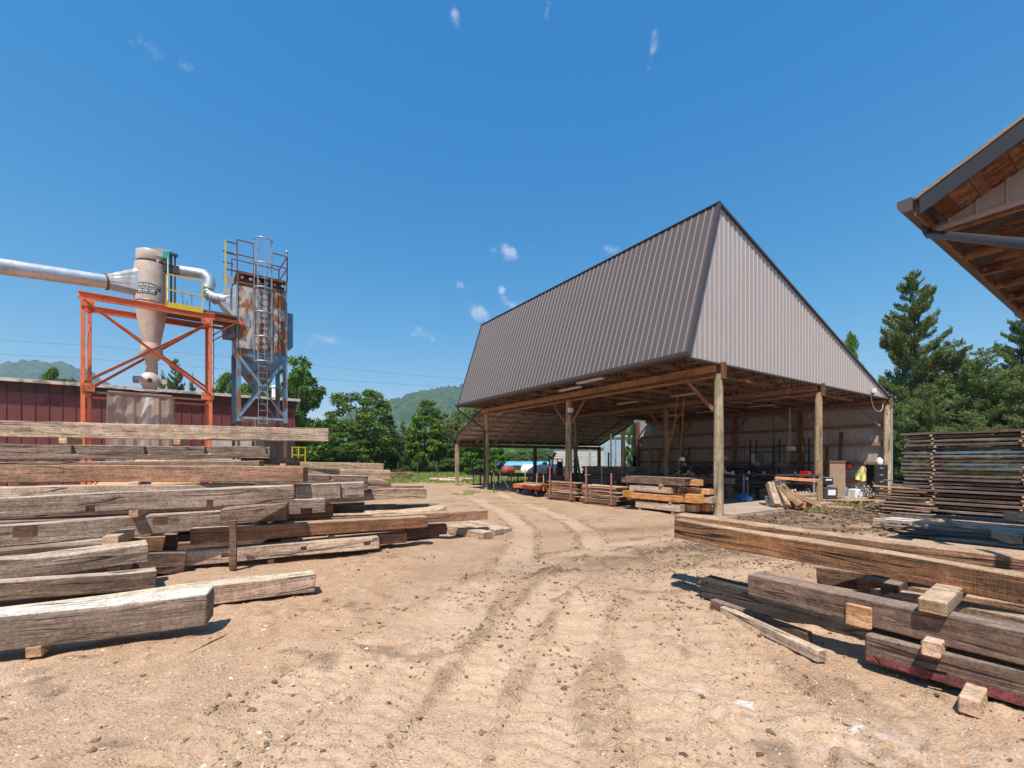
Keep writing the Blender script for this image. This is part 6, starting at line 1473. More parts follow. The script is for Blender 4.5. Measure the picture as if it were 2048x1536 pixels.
# hills
def skyline(pts, u):
    us = [p[0] for p in pts]; vs = [p[1] for p in pts]; return np.interp(u, us, vs)
def hill(name, pts, D, label, base=.62, seed=0):
    us = np.arange(pts[0][0], pts[-1][0]+1, 2.5); v = skyline(pts, us)+(11 if D > 1000 else 0)
    nr_ = 46; fs = np.linspace(0, 1, nr_); U, Fq = np.meshgrid(us, fs, indexing='ij')
    Yd = D*(base+(1-base)*Fq); top = EYE+(HV-v)/FPX*D
    x = (U-CX)/FPX*D; prof = np.sin(Fq*math.pi/2)**.9
    z = top[:,None]*prof; z += (vnoise(x/26, Yd/26, seed)-.5)*16*np.sqrt(np.clip(z,0,None)/150)+(vnoise(x/9, Yd/14, seed+1)-.5)*17*np.minimum(1, np.clip(z,0,None)/30)
    z += (vnoise(x/120, Yd/200, seed+2)-.5)*40*prof*(1-prof)*2
    V = np.stack([x, Yd, z], -1).reshape(-1,3); n0, n1 = U.shape; id_ = np.arange(n0*n1).reshape(n0,n1)
    Q_ = np.stack([id_[:-1,:-1], id_[1:,:-1], id_[1:,1:], id_[:-1,1:]], -1).reshape(-1,4)
    t = MATS.get('hill') 
    if not t:
        m = NT('wooded_hill'); tc = m.n('TexCoord'); n1_ = m.noise(tc.outputs['Object'], .02, 6, .7); n2_ = m.n('TexVoronoi'); n2_.inputs['Scale'].default_value = .11; m.l(tc.outputs['Object'], n2_.inputs['Vector'])
        c = m.ramp(n1_, [(.3,(.03,.07,.018)), (.5,(.065,.12,.03)), (.72,(.12,.18,.05))]); c = m.mix(n2_.outputs['Distance'], c, (.02,.04,.012)); m.l(c, m.b.inputs['Base Color']); m.b.inputs['Roughness'].default_value = 1; m.b.inputs['Specular IOR Level'].default_value = 0
        m.l(m.bump(n2_.outputs['Distance'], 1.0, -4.0), m.b.inputs['Normal']); MATS['hill'] = m.m
    me = mesh_np(name, V, Q_, MATS['hill']); o = bpy.data.objects.new(name, me); COL.objects.link(o); tag(o, label, kind='structure'); return o
hill('hills', [(560,905),(660,880),(736,842),(752,828),(770,797),(790,794),(806,797),(830,790),(850,779),(880,774),(915,771),(960,762),(1020,756),(1100,770),(1200,800),(1300,830),(1420,870)], 1500, 'wooded blue-green hill beyond the trees', seed=3)
hill('hills', [(-500,760),(-300,735),(-120,722),(0,716),(12,719),(30,727),(60,730),(90,727),(115,722),(150,722),(175,730),(200,744),(235,768),(290,790),(360,830),(440,880)], 1700, 'wooded hill above the maroon roof at far left', seed=13)
hill('hills', [(960,893),(1000,891),(1060,888),(1120,886),(1180,884),(1260,886),(1340,890),(1420,900)], 420, 'low wooded rise seen under the lean-to', seed=23, base=.7)
hill('hills', [(1500,860),(1700,850),(1900,845),(2100,840),(2400,850),(2700,860)], 900, 'distant woods behind the right conifers', seed=33)
# bushes on the rise in the gap under the lean-to
for i, (u, vt, Y, wp) in enumerate(((1010,905,140,60),(1052,902,150,70),(1090,900,150,60),(1030,911,110,60),(1075,909,120,60),(1110,906,130,50))):
    tree('bright' if i % 2 else 'oak', u, vt, Y, wp, ['round bush left of the white farmhouses','bush right of the white farmhouses','bush behind the saw machine, beyond the field','low hedge clump in front of the white farmhouses','hedge clump above the blue tarpaulins','hedge clump farthest right in the gap under the lean-to'][i], 'bushes on the far side of the field')
# farmhouses
for u, v, w_, lab in ((1007,907,4.2,'small white farmhouse gable on the far rise, left one'), (1031,907,7.0,'wide white farmhouse with grey roof on the far rise')):
    Yh = 330; b = P(u, v, Yh); h = thing('farmhouse', lab, 'house', b, .1, 'white farmhouses on the far rise')
    mb = MB(); mb.box(-w_/2, w_/2, 0, 7, -2, 3.2); mb.build('wall', M['white'], h)
    mb = MB(); mb.prism([(-w_/2-.3,3.2),(w_/2+.3,3.2),(w_*.2,5.4),(-w_*.2,5.4)], -.3, 7.3); mb.build('roof', M['galvd'], h)
    for k in (-1, 1): mb = MB(); mb.box(k*w_*.22-.4, k*w_*.22+.4, -.05, -.01, .8, 2.2); mb.build('window', M['steel'], h)
# tarp covered stacks, tanks
def tarp(u0, u1, v0, v1, Y, lab):
    a = P(u0, v1, Y); b = P(u1, v1, Y); h = (v1-v0)/FPX*Y; zb = max(0, a.z-0); t_ = thing('covered_stack', lab, 'lumber stack', (a.x, a.y, 0), math.atan2(.05, 1), 'tarpaulin covered stacks beyond the tanks')
    Lx = b.x-a.x; n = 24; vs = []
    for i in range(n+1):
        f = i/n; w1 = .03*math.sin(f*23)+.03*math.sin(f*51); vs += [(Lx*f,-.1,zb+.0+w1*.5),(Lx*f,.7,zb+h*.8+w1),(Lx*f,2.6,zb+h+w1*.6),(Lx*f,4.2,zb+.2)]
    mb = MB(); mb.add(vs, [(4*i+j,4*i+4+j,4*i+5+j,4*i+1+j) for i in range(n) for j in range(3)], True); mb.build('tarpaulin', M['bluetarp'], t_)
    for k in range(7): mb = MB(); z1 = zb*(k+1)/7; mb.box(.1, Lx-.1+.2*math.sin(k*2), .02*math.sin(k), 4.0, zb*k/7+.02, z1-.03); mb.build('board_layer', M['rust'] if k % 2 else W['brown'], t_)
tarp(992, 1100, 923, 931, 62, 'long rusty lumber stack under blue tarpaulin beyond the tanks')
def tank(u, v, Y, r, ln, ang, mat, name, lab, dome=None):
    c = P(u, v, Y); t_ = thing(name, lab, 'tank', (c.x, c.y, 0), ang); z = c.z
    mb = MB(); prof = [(0.001,-ln/2)]
    for k in range(1, 7): a = k/6*math.pi/2; prof.append((r*math.sin(a), -ln/2+r*.7*(1-math.cos(a))))
    prof += [(p_, -q_) for p_, q_ in prof[::-1]]
    mb.lathe((0,0,z), prof, 26, 'x'); mb.build('shell', mat, t_)
    for s in (-1, 1):
        mb = MB(); mb.box(s*ln*.3-.12, s*ln*.3+.12, -r*.75, r*.75, 0, z-r*.6); mb.build('leg', M['conc'], t_)
    if dome: mb = MB(); mb.lathe((dome,0,z+r*.95), [(.17,-.05),(.19,.06),(.15,.16),(.02,.2)], 14); mb.build('valve_cap', M['teal'], t_)
tank(1085, 941, 31, .44, 3.1, .0, M['whitetank'], 'propane_tank', 'white propane tank with a teal valve cap beyond the saw', dome=.15)
tank(1016, 941, 36, .38, 1.3, .9, M['redtank'], 'fuel_tank', 'faded red drum tank on the grass left of the white tank')
# pale sheds beyond the lean-to
for lab, u0, u1, vt, Y, dpt, m1, nm in (('long pale lilac metal trailer wall beyond the lean-to', 1108, 1208, 897, 38, 3, M['lilac'], 'storage_trailer'), ('blue-grey container building seen right of the lean-to post', 1196, 1292, 893, 45, 6, painted('bluegrey_siding', (.34,.42,.50), 0, .6), 'container_building')):
    a = P(u0, vt, Y); b = P(u1, vt, Y); t_ = thing(nm, lab, 'building', (a.x, a.y, 0), .03); Wd = b.x-a.x; H = a.z
    if nm == 'container_building': H += .9
    mb = MB(); vs = []; ns_ = int(H/.22)
    for k in range(ns_):
        z = .3+k*.22; vs += [(0,0,z),(Wd,0,z),(Wd,-.03,z+.03),(0,-.03,z+.03)]
        mb.hexa([(0,-.02,z),(Wd,-.02,z),(Wd,.1,z),(0,.1,z),(0,0,z+.21),(Wd,0,z+.21),(Wd,.1,z+.21),(0,.1,z+.21)])
    mb.box(0, Wd, .1, dpt, .3, H); mb.build('wall', m1, t_)
    mb = MB(); mb.box(-.1, Wd+.1, -.12, dpt+.1, H+.02, H+.16); mb.build('roof', M['galvd'], t_)
    mb = MB(); mb.box(.1, Wd-.1, -.09, .0, .25, .36); mb.build('sill_beam', M['cream'], t_)
    for k in (0.35, .7): mb = MB(); mb.box(Wd*k, Wd*k+.14, -.10, -.03, .3, H); mb.build('wall_batten', M['bluel'] if 'blue' in lab else M['galvd'], t_)
for i, (u, vt, vb, Y) in enumerate(((1246,865,985,24.5),(1222,868,985,26))):
    a = G(u, vb); h = EYE+(HV-vt)/FPX*a.y; mb = MB(); mb.tube([(a.x,a.y,-.1),(a.x,a.y,h)], .10 if i == 0 else .04, 12)
    tag(mb.build('pole', W['pole'] if i == 0 else M['white']), ['wooden pole standing beyond the dark slab stack','thin white pipe standing left of the wooden pole'][i], 'pole')
# wire fence in front of the trees
fc = thing('wire_fence', 'wire field fence with wooden posts in front of the tree row', 'fence', (0,0,0))
for k in range(9):
    u = 640+k*39; b = P(u, 948, 45); mb = MB(); mb.tube([(b.x,b.y,-.1),(b.x,b.y,1.35)], .04, 7); mb.build('fence_post', W['umber'], fc)
for z in (.3,.6,.9,1.25): mb = MB(); a = P(600,948,45); b = P(960,948,45); mb.tube([(a.x,a.y,z),(b.x,b.y,z)], .004, 4); mb.build('fence_wire', M['steel'], fc)
# power lines
def wire(pts, r, lab):
    mb = MB(); mb.tube([P(*p) for p in pts], r, 5); tag(mb.build('power_line', M['wire']), lab, 'power line', 'power lines across the sky')
wire([(-200,668,70),(160,690,72),(440,712,76),(650,733,82),(800,748,88),(930,758,95),(1100,770,104)], .022, 'upper power line crossing behind the tower to the shed roof')
wire([(-200,700,70),(160,716,72),(440,738,76),(650,758,82),(800,768,88),(930,776,95),(1100,784,104)], .022, 'lower power line crossing behind the tower to the shed roof')
wire([(1700,820,30),(1790,820,30),(1900,822,28),(2048,826,26),(2300,830,24)], .016, 'single wire running right from the shed corner past the cedars')
# ================================================================== THINGS IN AND ROUND THE SHED
B = BARN
def at(u, v, Y, rot=None): p = P(u, v, Y); return p
def bw(x, y, z=.045): return B.w(x, y, z)
def L_(u, v, Y): return B.loc(P(u, v, Y))
# orange cart at the left of the racks
g = G(1068, 989); ct2 = thing('orange_cart', 'low orange steel cart with wheels and leaning stakes left of the racks', 'cart', (g.x, g.y, 0), B.a+math.pi/2)
mb = MB(); mb.box(-1.0,1.0,-.45,.45,.36,.44); mb.box(-1.0,1.0,-.47,-.42,.28,.46); mb.box(-1.0,1.0,.42,.47,.28,.46); mb.box(-1.03,-.98,-.47,.47,.28,.46); mb.build('deck', painted('orange_cart_paint', (.66,.14,.03), .3, .5), ct2)
for sx in (-.7,.7):
    for sy in (-.36,.36):
        mb = MB(); mb.lathe((sx,sy,.14), [(.03,-.05),(.14,-.05),(.14,.05),(.03,.05)], 16, 'y'); wh = mb.build('wheel', M['black'], ct2); mb = MB(); mb.lathe((sx,sy,.14), [(.06,-.06),(.06,.06)], 10, 'y'); mb.build('hub', M['galvd'], wh)
mb = MB(); mb.bar((-.7,-.36,.2),(-.7,.36,.2),.05,.05); mb.bar((.7,-.36,.2),(.7,.36,.2),.05,.05); mb.build('axle', M['steel'], ct2)
for i, (u, v, Y, u2, v2, m_, lab) in enumerate(((1051,978,19.6,1050,930,'tanboard','upright tan stake at the left of the orange cart'),(1071,986,19.0,1075,940,'tanboard','leaning tan stake propped on the orange cart'),(1087,982,18.7,1087,944,'tanboard','thin straight stake at the right end of the orange cart'))):
    a = P(u, v, Y); b = P(u2, v2, Y+.1); mb = MB(); mb.bar(a, b, .05, .04); tag(mb.build('stake', W[m_]), lab, 'stake', 'tan stakes at the orange cart')
board(B, -.95, 7.5, 9.0, .47, .35, .05, W['tanboard'], 'tan board lying on the orange cart deck', 'boards on the orange cart')
board(B, -.6, 7.6, 8.9, .47, .3, .09, W['brown'], 'thicker brown board on the back of the orange cart deck', 'boards on the orange cart')
mb = MB(); a = P(1072,985,18.9); mb.tube([a, a+Vector((.1,-.1,-.25)), a+Vector((.3,-.2,-.3)), a+Vector((.25,-.35,-.33)), a+Vector((.6,-.3,-.34))], .012, 5); tag(mb.build('strap', M['cable']), 'pale strap hanging from the orange cart onto the dirt', 'strap')
# dark stack behind the cart
GK = 'dark boards stacked behind the orange cart'
z = .1
for i in range(10):
    for c in range(2): board(B, .35+c*.42, 7.3, 9.3+.15*math.sin(i*2), z, .4, .06, W['dkboard' if i % 3 else 'umber'], f'{"front" if c==0 else "back"} dark board, {ORD[9-i]} from the top, in the stack behind the orange cart', GK, wob=.008)
    z += .075
# roller table / conveyor under the far end
g = L_(1000, 968, 26); cv = thing('roller_table', 'long black roller table on thin legs under the lean-to', 'roller table', B.w(g.x, g.y), B.a)
g0 = L_(934, 955, 27.0); g1_ = L_(1080, 957, 23.5); d_ = (g1_-g0); ang = math.atan2(d_.y, d_.x); ln = math.hypot(d_.x, d_.y)
cv.location = B.w(g0.x, g0.y); cv.rotation_euler = (0,0,B.a+ang)
mb = MB(); mb.box(0,ln,-.03,.03,.62,.80); mb.box(0,ln,.57,.63,.62,.80); mb.build('side_rail', M['black'], cv)
for k in range(12): mb = MB(); mb.tube([(ln*(k+.5)/12,.0,.76),(ln*(k+.5)/12,.6,.76)], .05, 8); mb.build('roller', M['steel'], cv)
for k in range(4):
    for y in (0,.6): mb = MB(); x = ln*(.1+.27*k); mb.bar((x,y,0),(x,y,.62),.06,.06); mb.build('leg', M['steel'], cv)
mb = MB(); mb.box(.5,1.1,.0,.5,.82,1.0); mb.build('motor_box', M['blackp'], cv)
g0 = L_(1098, 962, 22.0); fr2 = thing('wooden_brace_frame', 'grey plank brace frame standing under the far shed bay', 'brace frame', B.w(*L_(1012, 983, 21.5)[:2]), 0)
mb = MB(); mb.bar((-.6,0,0),(-.6,0,.95),.1,.05); mb.build('upright', W['grey'], fr2); mb = MB(); mb.bar((.25,0,0),(.25,0,.95),.1,.05); mb.build('upright', W['grey'], fr2); mb = MB(); mb.bar((-.35,.03,.95),(.2,.03,.1),.1,.04); mb.build('diagonal', W['grey'], fr2)
# saw machine
sm = thing('sawmill_head', 'dark red and black saw machine with upright frame and tilted tray', 'saw machine', (P(1112,950,26).x, 26.0, 0), 0)
def sx(u): return (u-1112)/FPX*26
def sz(v): return EYE-(v-HV)/FPX*26
mb = MB(); mb.box(sx(1095), sx(1105), -.3,.5, .3, sz(936)); mb.box(sx(1113), sx(1125), -.3,.5, .3, sz(935)); mb.build('base_box', M['dkred'], sm, bevel=.02)
for u in (1098,1104,1114.5,1124): mb = MB(); mb.box(sx(u)-.03, sx(u)+.03, -.2,-.14, sz(938), sz(917)); mb.build('frame_post', M['steel'], sm)
mb = MB(); mb.box(sx(1097), sx(1125), -.22,-.12, sz(919), sz(917)); mb.build('frame_top', M['steel'], sm)
mb = MB(); mb.bar((sx(1104),-.1,sz(918)),(sx(1111),-.1,sz(905)),.25,.12); mb.build('tilted_tray', W['brown'], sm); mb = MB(); mb.prism([(sx(1095),sz(912)),(sx(1103),sz(913)),(sx(1101),sz(918)),(sx(1097),sz(918))], -.3,.2); mb.build('hopper', M['black'], sm)
mb = MB(); mb.lathe((sx(1119),-.2,sz(929)), [(.02,-.1),(.17,-.1),(.17,.2),(.02,.2)], 18, 'y'); mb.build('motor', M['blackp'], sm)
mb = MB(); mb.box(sx(1085), sx(1130), -.4,.8, .0, .32); mb.build('bed', M['steel'], sm)
wh = thing('hand_wheel_stand', 'black stand with a hand wheel and cross arm right of the middle post', 'machine stand', (P(1150,950,24).x, 24.0, 0), 0)
def hx(u): return (u-1150)/FPX*24
def hz(v): return EYE-(v-HV)/FPX*24
mb = MB(); mb.box(-.06,.06,-.06,.06,.0,hz(917)); mb.build('column', M['steel'], wh); mb = MB(); mb.bar((hx(1142),0,hz(922)),(hx(1156),0,hz(922)),.05,.05); mb.lathe((hx(1156),0,hz(922)), [(.09,-.02),(.09,.02)], 10, 'x'); mb.build('cross_arm', M['steel'], wh)
mb = MB(); mb.tube([(.22*math.cos(a),-.1,hz(940)+.22*math.sin(a)) for a in [2*math.pi*i/20 for i in range(20)]], .025, 6, closed=True); mb.bar((-.2,-.1,hz(940)),(.2,-.1,hz(940)),.03,.03); mb.bar((0,-.1,hz(940)-.2),(0,-.1,hz(940)+.2),.03,.03); mb.build('wheel', M['steel'], wh)
mb = MB(); mb.box(hx(1140),hx(1170),.1,.7,.0,hz(947)); mb.build('cabinet', M['blackp'], wh, bevel=.02)
# long bench with timbers, behind the shed-corner pile
bt = thing('work_bench', 'long steel work bench in the shade behind the shed-corner timbers', 'work bench', bw(1.2, 3.2), B.a)
mb = MB(); mb.box(-.6,.6,-1.6,1.6,.78,.86); mb.build('top', M['steel'], bt)
for sx_ in (-.5,.5):
    for sy in (-1.4,1.4): mb = MB(); mb.bar((sx_,sy,0),(sx_,sy,.78),.07,.07); mb.build('leg', W['tanboard'], bt)
mb = MB(); mb.lathe((0,0,0), [(.27,0),(.29,.02),(.29,.85),(.27,.88)], 20); o = mb.build('drum', plain('blue_drum', (.015,.09,.24), .4)); o.location = bw(.35, 2.9); tag(o, 'blue barrel under the timbers behind the shed-corner pile', 'barrel')
# sawhorses
def sawhorse(loc, rot, lab):
    t_ = thing('sawhorse', lab, 'sawhorse', loc, rot, 'grey wooden sawhorses behind the near post')
    mb = MB(); mb.box(-.5,.5,-.05,.05,.76,.86); mb.build('top_beam', W['grey'], t_)
    for a in (-.42,.42):
        for s in (-1,1): mb = MB(); mb.bar((a,s*.03,.78),(a*1.1,s*.28,0),.09,.04); mb.build('leg', W['grey'], t_)
        mb = MB(); mb.bar((a*1.06,-.2,.25),(a*1.06,.2,.25),.03,.09); mb.build('brace', W['grey'], t_)
p = G(1415, 1003); sawhorse((p.x, p.y, .045), B.a+1.4, 'grey sawhorse standing just left of the near round post')
p = G(1388, 992); sawhorse((p.x, p.y, .045), B.a+1.45, 'grey sawhorse mostly hidden behind the shed-corner pile')
pxbeam('thick dark timber lying across the sawhorses', (1392,955,966,15.6), (1470,957,968,15.0), .3, W['umber'], 'timbers on the sawhorses')
# rear pile of slabs in the back of the shed
GZ = 'rough slabs heaped along the back wall'
rr = random.Random(21)
for i in range(34):
    y = rr.uniform(5.5, 8.5); x = rr.uniform(10.6, 12.4); z = .1+.07*(i % 17)+rr.uniform(0,.02)
    a = B.w(x+rr.uniform(-.3,.3), y+rr.uniform(2.2,3.0), z+rr.uniform(-.03,.06)); b = B.w(x+rr.uniform(-.3,.3), y-rr.uniform(1.0,1.8), z+rr.uniform(-.03,.06))
    place_beam('slab', 'rough dark slab heaped along the back wall', 'slab', GZ, a, b, rr.uniform(.2,.34), .05, .05, W[rr.choice(['dkboard','umber','umber','brown'])], (), wob=.02, bev=.003, seg=.6)
GY_ = 'brown boards stacked in the shade behind the bench'
for i in range(12):
    a = B.w(8.0+.1*math.sin(i), 6.6+.2*math.sin(i*3), .1+i*.062); b = B.w(8.2, 2.2+.2*math.sin(i*2), .1+i*.062)
    place_beam('board', f'brown board, {ORD[11-i]} from the top, in the shaded stack behind the bench', 'board', GY_, a, b, .9, .045, .045, W['umber' if i % 2 else 'brown'], (), wob=.01, bev=.003, seg=.6)
GX = 'planks leaning on the back wall'
for i, (y, h, m_) in enumerate(((12.9,2.6,'tanboard'),(12.2,2.2,'brown'),(11.4,2.9,'brown'),(10.0,2.4,'umber'),(2.3,2.2,'brown'),(1.7,2.9,'umber'))):
    a = bw(12.7, y); b = B.w(13.2, y+(.25 if i == 0 else .05), h); mb = MB(); mb.bar(a, b, .14, .03, up=B.dx); tag(mb.build('plank', W[m_]), ['tan plank leaning in the far corner of the back wall','brown plank second from the far corner','tall brown plank third from the far corner','dark plank leaning on the back wall behind the air hoses','brown plank leaning behind the wooden cabinet','tall dark plank leaning by the green vest'][i], 'plank', GX)
# welding table with steel rack: long table with lumber, u 1400-1640, v ~953-975
def table(p0, p1, depth, h, mt, ml, lab, shelf=True, name='work_table'):
    a = Vector((p0.x,p0.y,0)); d = Vector((p1.x,p1.y,0))-a; ln = d.length; t_ = thing(name, lab, 'table', a+Vector((0,0,.045)), math.atan2(d.y, d.x))
    mb = MB(); mb.box(0,ln,0,depth,h-.05,h); mb.build('top', mt, t_)
    for x in (.12, ln/2, ln-.12):
        for y in (.06, depth-.06): mb = MB(); mb.bar((x,y,0),(x,y,h-.05),.06,.06); mb.build('leg', ml, t_)
    if shelf: mb = MB(); mb.box(.05,ln-.05,.03,depth-.03,h-.32,h-.29); mb.build('shelf', mt, t_)
    return t_, a, math.atan2(d.y, d.x), ln
tb, ta, tr_, tln = table(P(1480,990,17.2), P(1636,990,15.6), .8, .98, M['steel'], M['galvd'], 'long steel table with a shelf behind the second post')
pxbeam('long fresh tan plank lying along the front of the steel table', (1549,954,959,15.9), (1639,958,964,15.1), .25, W['orange'], 'planks on the steel table', cat='board', name='board')
pxbeam('dark timber lying on the back of the steel table', (1440,951,960,17.9), (1560,953,961,16.6), .3, W['black'], 'planks on the steel table')
for i, u in enumerate((1552,1560,1568)): 
    mb = MB(); p = P(u, 969, 16.0); mb.box(-.05,.05,-.05,.2,0,.14); o = mb.build('clamp', M['white' if i==1 else 'galvd']); o.location = p; tag(o, ['grey clamp on the table shelf, left of the white one','white clamp on the table shelf','grey clamp on the table shelf, right of the white one'][i], 'clamp', 'clamps on the table shelf')
# red cabinet, back shelf units
p = P(1617, 971, 16.4); mb = MB(); mb.box(0,.17,0,.4,-.0,.52); o = mb.build('red_bin', M['red'], bevel=.01); o.location = p; o.rotation_euler = (0,0,.2); tag(o, 'bright red tall bin on the table just left of the second post', 'bin')
mb = MB(); mb.box(.055,.10,-.004,-.001,.14,.24); mb.box(.07,.09,-.004,-.001,.24,.28); q_ = mb.build('emblem', M['white']); q_.parent = o
sh_ = thing('shelf_rack', 'black steel shelf rack against the back wall with boxes', 'shelf rack', bw(12.3, 4.3), B.a+math.pi/2)
for x in (-1.4,0,1.2):
    for y in (-.3,.3): mb = MB(); mb.bar((x,y,0),(x,y,2.6),.06,.06); mb.build('upright', M['black'], sh_)
for z in (.5,1.1,1.9): mb = MB(); mb.box(-1.4,1.2,-.3,.3,z,z+.05); mb.build('shelf', M['steel'], sh_)
for i, (y, z, s, m_, lab) in enumerate(((5.2,1.15,.3,'galvd','grey box on the black shelf rack'),(4.6,1.15,.22,'bluel','blue box on the black shelf rack'),(4.1,1.15,.28,'card','brown carton on the black shelf rack'),(3.6,1.95,.3,'white','white box on the top shelf of the black rack'),(5.0,.55,.35,'blackp','black case on the low shelf of the black rack'),(4.2,.55,.3,'green','green case on the low shelf of the black rack'))):
    mb = MB(); mb.box(-s/2,s/2,-.15,.15,0,s*.8); o = mb.build('box', M[m_], bevel=.008); o.location = B.w(12.3, y, z+.045+.006); o.rotation_euler = (0,0,B.a+1.57); tag(o, lab, 'box', 'boxes on the black shelf rack')
for i, (x, y, z, s, m_, lab) in enumerate(((13.2,5.2,1.6,.4,'galvd','grey electrical cabinet on the back wall, right one'),(13.2,5.9,1.6,.35,'white','white electrical cabinet on the back wall, left one'))):
    mb = MB(); mb.box(-.08,.08,-s/2,s/2,-.3,.3); o = mb.build('electrical_box', M[m_], bevel=.01); o.location = B.w(x, y, z); o.rotation_euler = (0,0,B.a); tag(o, lab, 'electrical box', 'electrical cabinets on the back wall')
# tub, broom handles, blue bag, hand truck
g = G(1545, 1012, .045); tbk = thing('metal_tub', 'dented pale metal tub with handles standing in it, left of the cut beams', 'tub', (g.x, g.y, .045), .2)
mb = MB(); mb.lathe((0,0,0), [(.20,0),(.205,.02),(.215,.32),(.205,.32),(.19,.03)], 24); mb.build('shell', M['galvd'], tbk); mb = MB(); mb.tube([(.215*math.cos(a),.215*math.sin(a),.32) for a in [2*math.pi*i/24 for i in range(24)]], .012, 6, closed=True); mb.build('rim', M['galv'], tbk)
mb = MB(); mb.tube([(g.x+.05,g.y,.3),(g.x+.09,g.y+.02,.95)], .016, 8); tag(mb.build('shovel_stick', M['red']), 'red tool handle standing in the metal tub', 'tool handle', 'tool handles in the metal tub')
mb = MB(); mb.tube([(g.x-.13,g.y,.3),(g.x-.06,g.y+.02,.88)], .014, 8); tag(mb.build('broom_stick', M['blackp']), 'dark slanted tool handle in the metal tub', 'tool handle', 'tool handles in the metal tub')
bm = bmesh.new(); bmesh.ops.create_icosphere(bm, subdivisions=3, radius=.2)
for v_ in bm.verts: k_ = 1+.25*math.sin(v_.co.x*31+v_.co.y*17)*math.cos(v_.co.z*27+v_.co.x*13); v_.co = Vector((v_.co.x*k_*1.25, v_.co.y*k_, max(-.12, v_.co.z*k_*.75)))
me = bpy.data.meshes.new('bag'); bm.to_mesh(me); bm.free(); me.materials.append(plain('blue_bag_plastic', (.02,.16,.42), .35, var=.3)); o = bpy.data.objects.new('plastic_bag', me); COL.objects.link(o); p = G(1488, 1003, .045); o.location = (p.x, p.y, .165); tag(o, 'crumpled blue plastic bag on the concrete floor', 'bag')
ht = thing('hand_truck', 'small brown hand truck leaning on the table behind the blue bag', 'hand truck', (G(1492,997).x, G(1492,997).y, .045), .4)
mb = MB(); mb.bar((-.15,0,.1),(-.35,.15,.75),.05,.04); mb.bar((.15,0,.1),(-.05,.15,.75),.05,.04); mb.box(-.2,.2,-.2,.02,.03,.05); mb.build('frame', W['umber'], ht)
for s in (-.2,.2): mb = MB(); mb.lathe((s,.05,.10), [(.02,-.03),(.1,-.03),(.1,.03),(.02,.03)], 14, 'x'); mb.build('wheel', M['redst'], ht)
mb = MB()
for k in range(2):
    mb.box(-.02+k*.0,.35,-.1,.1,.0+.04*k,.03+.04*k)
p = G(1522, 1009, .045); o = mb.build('scrap_board', W['tanboard']); o.location = p; tag(o, 'short scrap board on the floor left of the metal tub', 'board')
# welding generator on a pallet, below a second machine
def pallet(loc, rot, lab, w_=1.0, d_=.9):
    t_ = thing('pallet', lab, 'pallet', loc, rot, 'wooden pallets along the back corner')
    for k in range(5): mb = MB(); y = -d_/2+.07+k*(d_-.14)/4; mb.box(-w_/2,w_/2,y-.05,y+.05,.095,.115); mb.build('deck_board', W['tanboard'], t_)
    for x in (-w_/2+.05,0,w_/2-.05): mb = MB(); mb.box(x-.04,x+.04,-d_/2,d_/2,.0,.093); mb.build('stringer', W['tanboard'], t_)
    return t_
def gp(u, v): return G(u, v, .0)
p1_ = gp(1668, 1006); p2_ = gp(1718, 1008)
pallet((p1_.x, p1_.y+.4, .01), .12, 'pallet under the black welding machine', 1.1); pallet((p2_.x, p2_.y+.4, .01), .12, 'pallet carrying the white bucket and chips, right of the other', 1.2)
wm = thing('welding_machine', 'dark grey welding machine with white panel and knobs on a pallet', 'welding machine', (p1_.x, p1_.y+.45, .13), .1)
mb = MB(); mb.box(-.27,.27,-.3,.3,0,.42); mb.build('case', plain('dark_grey_case', (.05,.05,.048), .5), wm, bevel=.03); mb = MB(); mb.box(-.16,.14,-.32,-.302,.14,.34); mb.build('panel', M['white'], wm)
for k in range(4): mb = MB(); mb.lathe((.22,-.30,.08+.1*k), [(.02,-.03),(.02,.0)], 8, 'y'); mb.build('knob', M['galv'], wm)
mb = MB(); mb.tube([(-.15,-.28,.42),(-.15,-.28,.48),(.12,-.28,.48),(.12,-.28,.42)], .014, 6); mb.build('handle', M['galvd'], wm)
w2 = thing('wire_feeder', 'smaller black case with white label stacked above the welding machine', 'machine case', (p1_.x, p1_.y+.5, .64), .1)
mb = MB(); mb.box(-.2,.2,-.2,.2,0,.26); mb.build('case', M['black'], w2, bevel=.02); mb = MB(); mb.box(-.12,.12,-.215,-.202,.16,.22); mb.build('label_plate', M['white'], w2); mb = MB(); mb.bar((-.22,-.2,.28),(.22,-.2,.28),.03,.03); mb.build('handle', M['galvd'], w2)
rc = thing('tool_stand', 'low red legged stand left of the welding machine', 'stand', (gp(1652,1004).x-.05, gp(1652,1004).y+.3, .045), 0)
mb = MB(); mb.box(-.25,.25,-.2,.2,.42,.46); mb.build('top', W['pale'], rc)
for s in (-.2,.2): mb = MB(); mb.bar((s,-.15,0),(s,-.15,.42),.04,.04); mb.build('leg', M['red'], rc)
